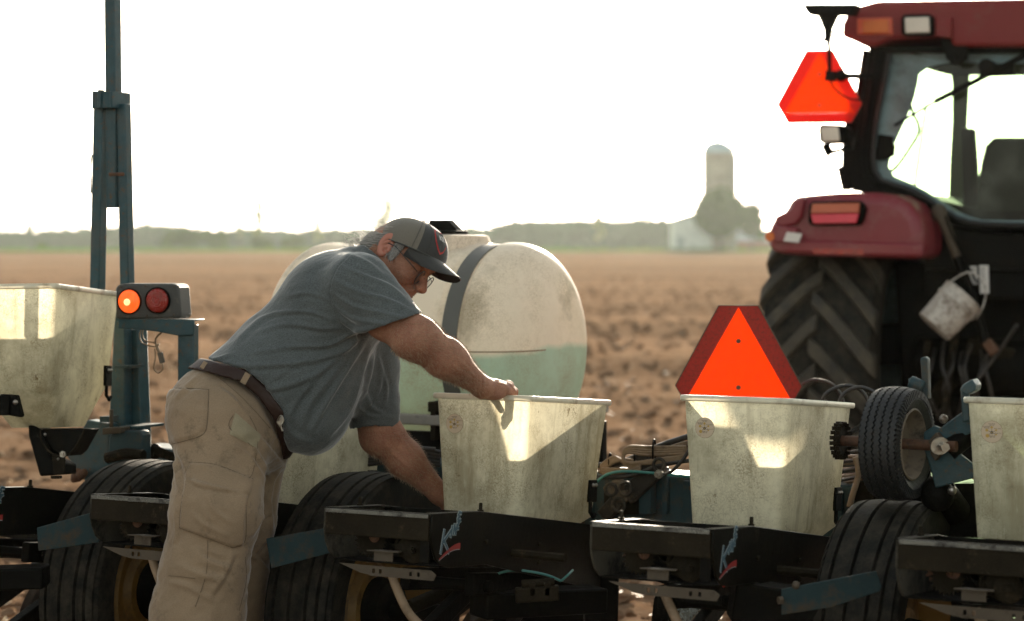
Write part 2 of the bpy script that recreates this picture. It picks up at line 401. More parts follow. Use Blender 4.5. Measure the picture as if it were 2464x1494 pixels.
def mat_poly(name, top, low=None, level=0.0, axis=2, dirt=(0.20,0.15,0.07), transl=0.5, scratch=True, dirt_amt=0.5, dscale=9):
    """milky translucent tank plastic with grime"""
    m, nt = new_mat(name); N = NT(nt)
    out = N.n('ShaderNodeOutputMaterial'); tc = N.n('ShaderNodeTexCoord'); oi = N.n('ShaderNodeObjectInfo')
    mul = N.n('ShaderNodeMath', operation='MULTIPLY'); mul.inputs[1].default_value = 23.0; N.l(oi.outputs['Random'], mul.inputs[0])
    ad = N.n('ShaderNodeVectorMath', operation='ADD'); N.l(tc.outputs['Object'], ad.inputs[0]); N.l(mul.outputs[0], ad.inputs[1])
    n0 = N.n('ShaderNodeTexNoise', Scale=5.0, Detail=4.0); N.l(ad.outputs[0], n0.inputs[0])
    r0 = ramp(N, n0.outputs[0], [(0.3, tuple(Vector(top)*0.88)), (0.7, tuple(Vector(top)*1.08))]); c = r0.outputs[0]
    if low is not None:
        sp = N.n('ShaderNodeSeparateXYZ'); N.l(tc.outputs['Object'], sp.inputs[0])
        nn = N.n('ShaderNodeTexNoise', Scale=4.0, Detail=3.0); N.l(ad.outputs[0], nn.inputs[0])
        a = N.n('ShaderNodeMath', operation='MULTIPLY_ADD'); N.l(nn.outputs[0], a.inputs[0]); a.inputs[1].default_value = 0.06; N.l(sp.outputs[axis], a.inputs[2])
        mr = N.n('ShaderNodeMapRange'); N.l(a.outputs[0], mr.inputs[0]); mr.inputs[1].default_value = level-0.012+0.03; mr.inputs[2].default_value = level+0.012+0.03; mr.inputs[3].default_value = 0; mr.inputs[4].default_value = 1
        mx = N.n('ShaderNodeMixRGB'); N.l(mr.outputs[0], mx.inputs[0]); mx.inputs[1].default_value = tuple(low)+(1,); N.l(c, mx.inputs[2]); c = mx.outputs[0]
    # grime clouds x fine speckle
    n1 = N.n('ShaderNodeTexNoise', Scale=float(dscale), Detail=8.0, Roughness=0.7); N.l(ad.outputs[0], n1.inputs[0])
    r1 = ramp(N, n1.outputs[0], [(0.40, g3(0)), (0.72, g3(1))])
    n2 = N.n('ShaderNodeTexNoise', Scale=230.0, Detail=3.0); N.l(ad.outputs[0], n2.inputs[0])
    r2 = ramp(N, n2.outputs[0], [(0.42, g3(0.25)), (0.6, g3(1))])
    mm = N.n('ShaderNodeMath', operation='MULTIPLY'); N.l(r1.outputs[0], mm.inputs[0]); N.l(r2.outputs[0], mm.inputs[1])
    mm2 = N.n('ShaderNodeMath', operation='MULTIPLY'); N.l(mm.outputs[0], mm2.inputs[0]); mm2.inputs[1].default_value = dirt_amt
    mx = N.n('ShaderNodeMixRGB'); N.l(mm2.outputs[0], mx.inputs[0]); N.l(c, mx.inputs[1]); mx.inputs[2].default_value = tuple(dirt)+(1,); c = mx.outputs[0]
    n5 = N.n('ShaderNodeTexNoise', Scale=2.6, Detail=7.0, Roughness=0.65); N.l(ad.outputs[0], n5.inputs[0]); r5 = ramp(N, n5.outputs[0], [(0.50, g3(0)), (0.60, g3(0.5))])
    mx = N.n('ShaderNodeMixRGB'); N.l(r5.outputs[0], mx.inputs[0]); N.l(c, mx.inputs[1]); mx.inputs[2].default_value = (0.19, 0.155, 0.085, 1); c = mx.outputs[0]
    if scratch:
        m6 = N.n('ShaderNodeMapping'); m6.inputs['Scale'].default_value = (22, 22, 2.2); N.l(ad.outputs[0], m6.inputs[0])
        n6 = N.n('ShaderNodeTexNoise', Scale=1.0, Detail=6.0, Roughness=0.6); N.l(m6.outputs[0], n6.inputs[0]); r6 = ramp(N, n6.outputs[0], [(0.54, g3(0)), (0.70, g3(0.5))])
        mx = N.n('ShaderNodeMixRGB'); N.l(r6.outputs[0], mx.inputs[0]); N.l(c, mx.inputs[1]); mx.inputs[2].default_value = (0.22, 0.18, 0.10, 1); c = mx.outputs[0]
        dn = N.n('ShaderNodeTexNoise', Scale=9.0, Detail=3.0); N.l(ad.outputs[0], dn.inputs[0])
        vm = N.n('ShaderNodeVectorMath', operation='MULTIPLY_ADD'); N.l(dn.outputs['Color'], vm.inputs[0]); vm.inputs[1].default_value = (0.25,0.25,0.25); N.l(ad.outputs[0], vm.inputs[2])
        vo = N.n('ShaderNodeTexVoronoi', Scale=44.0); vo.feature = 'DISTANCE_TO_EDGE'; N.l(vm.outputs[0], vo.inputs['Vector'])
        r3 = ramp(N, vo.outputs[0], [(0.0, g3(0.25)), (0.03, g3(1.0))])
        mx = N.n('ShaderNodeMixRGB', blend_type='MULTIPLY'); mx.inputs[0].default_value = 0.30; N.l(c, mx.inputs[1]); N.l(r3.outputs[0], mx.inputs[2]); c = mx.outputs[0]; N.l(r1.outputs[0], mx.inputs[0])
        # hairline scuffs and a few dark spots
        for rot, lo, colr in ((0.8, 0.66, (0.80, 0.78, 0.62, 1)), (-0.5, 0.67, (0.14, 0.10, 0.045, 1))):
            m7 = N.n('ShaderNodeMapping'); m7.inputs['Scale'].default_value = (200, 200, 12); m7.inputs['Rotation'].default_value = (rot, rot*1.3, 0.3); N.l(ad.outputs[0], m7.inputs[0])
            n7 = N.n('ShaderNodeTexNoise', Scale=1.0, Detail=2.0); N.l(m7.outputs[0], n7.inputs[0]); r7 = ramp(N, n7.outputs[0], [(lo, g3(0)), (lo+.05, g3(0.22))])
            mx = N.n('ShaderNodeMixRGB'); N.l(r7.outputs[0], mx.inputs[0]); N.l(c, mx.inputs[1]); mx.inputs[2].default_value = colr; c = mx.outputs[0]
        n8 = N.n('ShaderNodeTexNoise', Scale=17.0, Detail=12.0, Roughness=0.75); N.l(ad.outputs[0], n8.inputs[0]); r8 = ramp(N, n8.outputs[0], [(0.63, g3(0)), (0.68, g3(0.85))])
        mx = N.n('ShaderNodeMixRGB'); N.l(r8.outputs[0], mx.inputs[0]); N.l(c, mx.inputs[1]); mx.inputs[2].default_value = (0.13, 0.085, 0.03, 1); c = mx.outputs[0]
    p = N.n('ShaderNodeBsdfPrincipled', Roughness=0.42); N.l(c, p.inputs['Base Color']); p.inputs['Specular IOR Level'].default_value = 0.35
    nb = N.n('ShaderNodeTexNoise', Scale=120.0, Detail=4.0); N.l(ad.outputs[0], nb.inputs[0]); bp = N.n('ShaderNodeBump', Strength=0.12, Distance=0.004); N.l(nb.outputs[0], bp.inputs['Height']); N.l(bp.outputs[0], p.inputs['Normal'])
    tr = N.n('ShaderNodeBsdfTranslucent'); N.l(c, tr.inputs[0]); ms = N.n('ShaderNodeMixShader'); ms.inputs[0].default_value = transl
    N.l(p.outputs[0], ms.inputs[1]); N.l(tr.outputs[0], ms.inputs[2]); N.l(ms.outputs[0], out.inputs[0])
    return m
M_hopper = mat_poly('hopper_plastic', (0.66, 0.625, 0.47), dirt=(0.16,0.115,0.05), transl=0.58, dirt_amt=0.75)
M_rim = surf('hopper_rim', (0.62, 0.58, 0.46), 0.35, dirt=(0.3,0.22,0.14), dirt_scale=12, dirt_lo=0.52, dirt_hi=0.7, bump=0.1, transl=0.2)
# ------------------------------------------------------------------ numpy noise
def _hash(ix, iy, iz, seed):
    h = (ix*374761393 + iy*668265263 + iz*2147483647 + seed*974634777) & 0xffffffff
    h = ((h ^ (h >> 13)) * 1274126177) & 0xffffffff
    return ((h ^ (h >> 16)) & 0xffff) / 65535.0
def vnoise(P, seed=0):
    P = np.asarray(P, dtype=np.float64)
    i = np.floor(P).astype(np.int64); f = P - i; f = f*f*(3-2*f)
    r = 0
    for dx in (0, 1):
        for dy in (0, 1):
            for dz in (0, 1):
                w = (f[:,0] if dx else 1-f[:,0])*(f[:,1] if dy else 1-f[:,1])*(f[:,2] if dz else 1-f[:,2])
                r = r + w*_hash(i[:,0]+dx, i[:,1]+dy, i[:,2]+dz, seed)
    return r*2-1
def fbm(P, o=4, seed=0, g=0.5):
    s = 0; a = 1; t = 0
    for k in range(o):
        s = s + a*vnoise(P*(2**k), seed+k); t += a; a *= g
    return s/t
def gz(Y):
    Y = np.asarray(Y, dtype=float); return np.interp(Y, [0, 100, 330, 2500], [0, 0, 0.874, 2.6])

# ------------------------------------------------------------------ ground
def make_soil():
    m, nt = new_mat('tilled_soil'); N = NT(nt)
    out = N.n('ShaderNodeOutputMaterial'); p = N.n('ShaderNodeBsdfPrincipled', Roughness=1.0); p.inputs['Specular IOR Level'].default_value = 0.0
    tc = N.n('ShaderNodeTexCoord')
    n1 = N.n('ShaderNodeTexNoise', Scale=2.2, Detail=12.0, Roughness=0.75); N.l(tc.outputs['Object'], n1.inputs[0])
    r1 = ramp(N, n1.outputs[0], [(0.3, (0.125,0.073,0.041)), (0.5, (0.25,0.157,0.096)), (0.72, (0.42,0.295,0.195))])
    mp = N.n('ShaderNodeMapping'); mp.inputs['Scale'].default_value = (0.02, 0.22, 1); mp.inputs['Rotation'].default_value = (0,0,R(4)); N.l(tc.outputs['Object'], mp.inputs[0])
    n2 = N.n('ShaderNodeTexNoise', Scale=1.0, Detail=5.0, Roughness=0.6); N.l(mp.outputs[0], n2.inputs[0])
    r2 = ramp(N, n2.outputs[0], [(0.38, g3(0.72)), (0.62, g3(1.18))])
    mx = N.n('ShaderNodeMixRGB', blend_type='MULTIPLY'); mx.inputs[0].default_value = 1; N.l(r1.outputs[0], mx.inputs[1]); N.l(r2.outputs[0], mx.inputs[2])
    N.l(mx.outputs[0], p.inputs['Base Color'])
    n3 = N.n('ShaderNodeTexNoise', Scale=9.0, Detail=10.0, Roughness=0.7); N.l(tc.outputs['Object'], n3.inputs[0])
    bp = N.n('ShaderNodeBump', Strength=1.0, Distance=0.06); N.l(n3.outputs[0], bp.inputs['Height']); N.l(bp.outputs[0], p.inputs['Normal'])
    N.l(p.outputs[0], out.inputs[0]); return m
M_soil = make_soil()
def ground():
    ny, nx = 620, 360
    Ys = 1.5*np.exp(np.linspace(0, math.log(2200/1.5), ny)); Ys = np.concatenate([np.linspace(-4, 1.4, 14), Ys])
    U = np.linspace(-1, 1, nx)
    YY = np.repeat(Ys[:,None], nx, 1); half = 6 + np.abs(YY)*0.55
    XX = U[None,:]*half
    P = np.stack([XX.ravel(), YY.ravel(), np.zeros(XX.size)], 1)
    fade = np.clip(1-(YY.ravel()-14)/45, 0.0, 1)
    z = 0.035*fbm(P*1.6, 4, 3)*fade + 0.030*np.abs(fbm(P*4.0, 3, 9))*fade
    # furrows, running nearly across the view
    ph = (P[:,1] + 0.05*P[:,0])*2*math.pi/0.76
    z += 0.045*fbm(P*0.7, 3, 31)*np.clip(1-(YY.ravel()-40)/120, 0, 1); z += 0.02*np.sin(ph)*np.clip(1-YY.ravel()/90, 0, 1)
    z += 0.06*fbm(np.stack([P[:,0]*0.015, P[:,1]*0.12, P[:,2]],1), 3, 21)*np.clip(YY.ravel()/40,0,1)
    z = z - 0.03 + gz(YY.ravel())
    V = np.stack([P[:,0], P[:,1], z], 1)
    n = len(Ys); idx = np.arange(n*nx).reshape(n, nx)
    q = np.stack([idx[:-1,:-1], idx[:-1,1:], idx[1:,1:], idx[1:,:-1]], -1).reshape(-1, 4)
    me = bpy.data.meshes.new('field'); me.from_pydata(V.tolist(), [], q.tolist()); me.materials.append(M_soil)
    me.polygons.foreach_set('use_smooth', [True]*len(me.polygons))
    o = bpy.data.objects.new('field', me); col.objects.link(o); o['kind'] = 'structure'
ground()
def clods():
    rng = np.random.RandomState(5)
    base = []
    bm = bmesh.new(); bmesh.ops.create_icosphere(bm, subdivisions=2, radius=1); bv = np.array([v.co[:] for v in bm.verts]); bf = np.array([[v.index for v in f.verts] for f in bm.faces]); bm.free()
    VV = []; FF = []; off = 0
    n = 19000
    for i in range(n):
        Y = 6.5*math.exp(rng.rand()**1.5*math.log(120/6.5)); X = (rng.rand()*2-1)*(1.5+0.30*Y)
        s = (0.007 + 0.034*rng.rand()**3)*(1+min(0.5, max(0, Y-14)/40))
        v = bv*(1+0.55*vnoise(bv*1.9+i*7.3, 1)[:,None])*np.array([1+rng.rand()*0.6, 1+rng.rand()*0.4, 0.7])*s
        a = rng.rand()*6.28; c, si = math.cos(a), math.sin(a)
        v = np.stack([v[:,0]*c-v[:,1]*si, v[:,0]*si+v[:,1]*c, v[:,2]], 1) + np.array([X, Y, 0.0+0.02*rng.rand()])
        VV.append(v); FF.append(bf+off); off += len(bv)
    me = bpy.data.meshes.new('soil_clods'); me.from_pydata(np.concatenate(VV).tolist(), [], np.concatenate(FF).tolist()); me.materials.append(M_soil)
    o = bpy.data.objects.new('soil_clods', me); col.objects.link(o)
    tag(o, 'loose brown soil clods strewn over the tilled field', 'soil clods', kind='stuff')
clods()
def straw():
    rng = random.Random(3); b = MB()
    for i in range(2600):
        Y = 7*math.exp(rng.random()*math.log(5)); X = (rng.random()*2-1)*(1.5+0.3*Y)
        a = rng.random()*6.28; l = 0.02+0.05*rng.random(); d = Vector((math.cos(a), math.sin(a), rng.uniform(-.1,.5)))*l
        p = Vector((X, Y, 0.035)); w = Vector((-d.y, d.x, 0)).normalized()*0.004
        b.add([p-w, p+w, p+w+d, p-w+d], [(0,1,2,3)])
    m = surf('straw', (0.55, 0.45, 0.30), 0.5, bump=0, transl=0.4)
    tag(b.build('crop_residue', m, fix=False), 'pale bits of old straw scattered on the soil', 'crop residue', kind='stuff')
straw()
def grass_strip():
    m = surf('far_grass', (0.08, 0.19, 0.02), 0.9, spec=0.0, dirt=(0.15,0.19,0.04), dirt_scale=0.03, dirt_lo=0.45, dirt_hi=0.6, bump=0.5, bump_scale=3, transl=0.2)
    b = MB(); vs = []; n = 80
    for j, Y in enumerate((322, 360, 420, 520, 800)):
        for i in range(n+1):
            X = -420 + 840*i/n; yy = Y + (6*math.sin(i*0.9)+4*math.sin(i*2.3) if j == 0 else 0)
            vs.append((X, yy, float(gz(yy))+0.12+0.08))
    fs = [(j*(n+1)+i, j*(n+1)+i+1, (j+1)*(n+1)+i+1, (j+1)*(n+1)+i) for j in range(4) for i in range(n)]
    b.add(vs, fs); o = b.build('grass_strip', m, fix=False, smooth=True); o['kind'] = 'structure'
    # taller blades so the strip is not a flat sheet
    rng = random.Random(8); g = MB()
    for i in range(5000):
        X = rng.uniform(-190, 190); Y = rng.uniform(320, 360); h = rng.uniform(0.2, 0.7); w = rng.uniform(0.2, 0.6); z = float(gz(Y))+0.1
        g.add([(X-w, Y, z), (X+w, Y, z), (X+rng.uniform(-.3,.3), Y, z+h)], [(0,1,2)])
    tag(g.build('tall_grass', m, fix=False), 'rough green grass along the far edge of the field', 'grass', kind='stuff')
grass_strip()

# ------------------------------------------------------------------ far trees
def leafmat(name, c, t=0.15):
    return surf(name, c, 0.8, var=0.35, dirt_scale=0.6, bump=0, transl=t, spec=0.05)
M_leafA = leafmat('leaf_green', (0.055, 0.110, 0.010), .15); M_leafB = leafmat('leaf_blue_green', (0.045, 0.095, 0.050)); M_leafC = leafmat('leaf_spring', (0.20, 0.24, 0.07), .3)
M_bark = surf('bark', (0.09, 0.07, 0.055), 0.9, bump=0.3, bump_scale=5)
def leaf_cloud(rng, blobs, n, s):
    """leaf-sized triangles spread through several ellipsoidal clumps"""
    tot = sum(b[3]*b[4]*b[5] for b in blobs); V = []; Fc = []
    for cx, cy, cz, a, bb, c in blobs:
        k = max(20, int(n*(a*bb*c)/tot))
        d = rng.normal(size=(k, 3)); d /= np.linalg.norm(d, axis=1)[:,None]
        r = rng.rand(k)**0.38*(0.8+0.4*rng.rand(k))
        P = np.array([cx, cy, cz]) + d*r[:,None]*np.array([a, bb, c])
        e = rng.normal(size=(k, 3)); e /= np.linalg.norm(e, axis=1)[:,None]; f = np.cross(e, rng.normal(size=(k, 3))); f /= np.linalg.norm(f, axis=1)[:,None]
        ss = s*(0.5+rng.rand(k))[:,None]; b0 = len(V)*1
        q = np.stack([P+e*ss, P-e*ss*0.5+f*ss*0.8, P-e*ss*0.5-f*ss*0.8], 1).reshape(-1, 3)
        base = sum(len(x) for x in V); V.append(q); Fc.append(np.arange(len(q)).reshape(-1, 3)+base)
    return np.concatenate(V), np.concatenate(Fc)
def cloud_obj(name, V, Fc, m, parent=None):
    me = bpy.data.meshes.new(name); me.from_pydata(V.tolist(), [], Fc.tolist()); me.materials.append(m)
    o = bpy.data.objects.new(name, me); col.objects.link(o)
    if parent is not None: o.parent = parent; MW[o] = MW[parent]
    return o
def tree(name, label, px, Y, pytop, wpx, m, seed, kind='round', group=None, dens=1.0, base_frac=0.3, leafs=0.3, cat='tree'):
    rng = np.random.RandomState(seed); r2 = random.Random(seed)
    z0 = float(gz(Y)); X = (px-CX)/F*Y; h = H + (HOR-pytop)/F*Y - z0; w = wpx/F*Y/2
    t = thing(name, label, cat, Matrix.Translation((X, Y, z0)), group)
    b = MB(); blobs = []
    th = h*base_frac
    tr = max(0.12, w*0.07)
    top = (r2.uniform(-.1,.1)*w, 0, h*0.8)
    b.tube(spline([(0,0,-0.3), (0.02*w, 0, th), top], 6), [tr*(1-0.8*i/12) for i in range(13)], 7)
    nb = 14 if kind != 'bare' else 26
    for i in range(nb):
        f = r2.uniform(0.5, 1.0) if kind != 'bare' else r2.uniform(0.3, 1)
        a = r2.uniform(0, 6.28); z = th + (h*0.92-th)*((i+0.5)/nb)
        rr = w*(0.75*math.sin(math.pi*min(1, 0.25+0.75*(i+0.5)/nb))**0.7+0.15)*f*(0.8 if kind == 'round' else 0.55)
        s = Vector((0, 0, max(th*0.7, z*0.65))); e = Vector((rr*math.cos(a), rr*math.sin(a), z))
        b.tube(spline([s, s.lerp(e, .5)+Vector((0,0,-.04*h)), e], 4), [tr*0.4*(1-0.85*k/8) for k in range(9)], 5)
        if kind == 'bare':
            for q in range(5):
                p = s.lerp(e, r2.uniform(.4, 1)); g = p + Vector((r2.uniform(-1,1)*w*.3, r2.uniform(-1,1)*w*.3, r2.uniform(.05,.16)*h)); b.tube([p, g], [tr*.12, tr*.04], 4)
        k = w*r2.uniform(0.26, 0.42)
        if kind == 'bare': k *= 0.9
        blobs.append((e.x, e.y, e.z, k, k, k*0.75))
    b.build('trunk', M_bark, t, smooth=True)
    if kind == 'round': blobs.append((0, 0, h*0.63, w*0.84, w*0.8, h*0.34))
    n = int((9000 if kind == 'round' else (2600 if kind == 'bare' else 900))*dens)
    V, Fc = leaf_cloud(rng, blobs, n, leafs*(1 if kind != 'bare' else 0.7))
    cloud_obj('crown', V, Fc, m, t)
    return t
def bush(label, px, Y, pytop, wpx, m, seed, group):
    rng = np.random.RandomState(seed); z0 = float(gz(Y)); X = (px-CX)/F*Y; h = H+(HOR-pytop)/F*Y-z0; w = wpx/F*Y/2
    t = thing('field_bush', label, 'bush', Matrix.Translation((X, Y, z0)), group)
    b = MB()
    for i in range(5): b.tube([(rng.uniform(-.3,.3)*w, 0, -.2), (rng.uniform(-.7,.7)*w, rng.uniform(-.4,.4)*w, h*.6)], [.12, .04], 5)
    b.build('trunk', M_bark, t)
    bl = [(rng.uniform(-.7,.7)*w, rng.uniform(-.5,.5)*w, h*rng.uniform(.25,.7), w*.35, w*.35, h*.28) for i in range(9)]
    V, Fc = leaf_cloud(rng, bl, 3500, 0.32); cloud_obj('crown', V, Fc, m, t)
def woods(name, label, x0, x1, Y, tops, m, seed, n=26000):
    """far wood that reads as one mass; tops: list of (px, py) skyline"""
    rng = np.random.RandomState(seed); bl = []; L = []
    px = x0
    while px < x1:
        py = np.interp(px, [t[0] for t in tops], [t[1] for t in tops]) + rng.uniform(-1, 1)*5*abs(math.sin(px*.031)) + rng.uniform(-2, 4)
        y = Y + rng.uniform(-15, 25); X = (px-CX)/F*y; top = H+(HOR-py)/F*y; z0 = float(gz(y))
        r = rng.uniform(1.8, 3.2)
        hh = max(1.2, (top - z0))
        bl.append((X, y, top-r*0.8, r, r, r*0.85)); bl.append((X+rng.uniform(-1,1), y+3, z0+hh*0.40, r*1.5, r, hh*0.48))
        px += rng.uniform(5, 10)
    V, Fc = leaf_cloud(rng, bl, n, 0.6)
    o = cloud_obj(name, V, Fc, m); tag(o, label, 'woods', kind='stuff')
woods('far_woods', 'low hazy line of woods across the left horizon', -260, 960, 500, [(-260,548),(30,556),(90,556),(150,552),(230,546),(330,543),(420,540),(520,556),(620,550),(700,553),(800,550),(960,548)], M_leafB, 11, 60000)
woods('far_woodland', 'darker hazy woods on the horizon left of the silo', 930, 1640, 460, [(930,556),(1060,556),(1130,548),(1190,545),(1230,535),(1300,532),(1380,528),(1430,530),(1480,533),(1540,527),(1600,530),(1640,531)], M_leafB, 12, 60000)
woods('woods_beyond_tractor', 'far hazy woods on the horizon at the right', 1640, 2900, 520, [(1640,550),(1900,552),(2200,548),(2900,550)], M_leafB, 13, 20000)
tree('evergreen_tree', 'taller pointed evergreen above the far left treeline', 71, 470, 535, 26, M_leafB, 1, 'tall', dens=5, leafs=.4)
tree('bare_tree', 'tall thin almost leafless tree left of the worker', 578, 400, 478, 26, M_leafC, 3, 'tall', 'thin spring trees on the horizon')
tree('bare_tree', 'tallest forked almost leafless tree above the green bushes', 622, 400, 470, 46, M_leafC, 4, 'tall', 'thin spring trees on the horizon')
tree('bare_tree', 'faint thin tree between the forked tree and the cap', 762, 430, 512, 40, M_leafC, 5, 'tall', 'thin spring trees on the horizon')
tree('bare_tree', 'wide thin spring tree just behind the cap', 930, 400, 464, 100, M_leafC, 6, 'tall', 'thin spring trees on the horizon')
tree('bare_tree', 'small rounded thin tree above the dark woods at mid right', 1440, 440, 512, 46, M_leafC, 7, 'tall', 'thin spring trees on the horizon')
bush('broad green bush right of the blue mast', 432, 370, 543, 105, M_leafA, 21, 'green bushes at the field edge')
bush('rounded green bush nearer the worker of the two beside the mast', 522, 370, 549, 80, M_leafA, 22, 'green bushes at the field edge')
bush('small dark bush under the forked thin tree', 625, 365, 562, 60, M_leafA, 23, 'green bushes at the field edge')
bush('low bush just left of the worker shoulder', 700, 365, 568, 60, M_leafA, 24, 'green bushes at the field edge')
bush('low dark green bush near the left edge of the field', 100, 360, 583, 40, M_leafA, 25, 'green bushes at the field edge')
def silo_farm():
    Y = 345; z0 = float(gz(Y)); X = (1727-CX)/F*Y; r = 37/F*Y
    zt = H+(HOR-372)/F*Y - z0
    mc = surf('silo_concrete', (0.30, 0.26, 0.21), 0.9, dirt=(0.20,0.17,0.14), dirt_scale=0.5, bump=0.2, bump_scale=3)
    md = surf('silo_dome_metal', (0.30, 0.38, 0.42), 0.35, 0.6, bump=0)
    t = thing('silo', 'tall grey concrete silo with a domed metal cap', 'silo', Matrix.Translation((X, Y, z0)))
    b = MB(); b.lathe([(0,r),(zt,r),(zt,r*1.03),(zt+.35,r*1.03),(zt+.35,r*.9)], (0,0,0), (0,0,1), 40)
    for k in range(24): b.lathe([(k*zt/24+.3,r),(k*zt/24+.3,r+.05),(k*zt/24+.4,r+.05),(k*zt/24+.4,r)], (0,0,0), (0,0,1), 40)
    b.build('wall', mc, t, smooth='auto')
    zd = zt+.35; b = MB(); b.lathe([(zd+ r*.82*math.sin(a), r*1.0*math.cos(a)) for a in np.linspace(0, math.pi/2, 12)], (0,0,0), (0,0,1), 40); b.box(r*.55, r*1.1, -.6, .6, zd, zd+r*.4)
    b.build('dome', md, t, smooth='auto')
    b = MB(); b.box(r*0.93, r*1.2, -r*.4-.5, -r*.4+.5, 0.5, zt+.2); b.build('chute', surf('chute_metal', (0.25,0.25,0.22), 0.6, bump=0), t)
    # barn
    Yb = 336; zb = float(gz(Yb)); k = Yb/F
    fr = Frame(((1622-CX)*k, Yb, zb), yaw=0)
    mw = surf('barn_white_boards', (0.62, 0.64, 0.62), 0.8, dirt=(0.4,0.42,0.42), dirt_scale=0.8, bump=0.1); mr = surf('barn_roof_metal', (0.33,0.36,0.38), 0.5, 0.3, bump=0)
    t = thing('barn', 'small white barn with sloping roof at the foot of the silo', 'barn', fr.M)
    b = MB(); w1 = 90*k; 
    pts = [(0,0,0),(w1,0,0),(w1,0,(HOR-502)*k+H-zb),(30*k,0,(HOR-520)*k+H-zb),(0,0,(HOR-533)*k+H-zb)]
    b.prism(pts, (0,9,0)); b.build('wall', mw, t)
    b = MB()
    a = Vector(pts[4])+Vector((-.3,-.3,.05)); c = Vector(pts[2])+Vector((.3,-.3,.05)); b.prism([a, c, c+Vector((0,0,.25)), a+Vector((0,0,.25))], (0,9.6,0)); b.build('roof', mr, t)
    b = MB(); b.box(5*k, 25*k, -.06, .05, 0.1, 2.6); b.build('door', surf('barn_door', (0.36,0.4,0.42), 0.7, bump=0), t)
    t = thing('shed', 'low red walled shed with pale roof right of the silo', 'shed', Frame(((1800-CX)*k, Yb+20, zb), 0).M)
    b = MB(); b.box(0, 22, 0, 8, 0, 1.9); b.build('wall', surf('shed_red', (0.25,0.09,0.07), 0.8, bump=0), t)
    b = MB(); b.prism([(-.4,-.4,1.9),(-.4,4,4.0),(-.4,8.4,1.9)], (22.8,0,0)); b.build('roof', mr, t)
    tree('broad_tree', 'dense round green tree standing in front of the silo', 1732, 322, 456, 134, M_leafA, 31, 'round', dens=4.5, base_frac=0.42, leafs=.30)
    tree('loose_tree', 'lower loose tree with sky gaps right of the silo tree', 1808, 326, 480, 80, M_leafA, 36, 'round', dens=.16, base_frac=0.3, leafs=.34)
silo_farm()

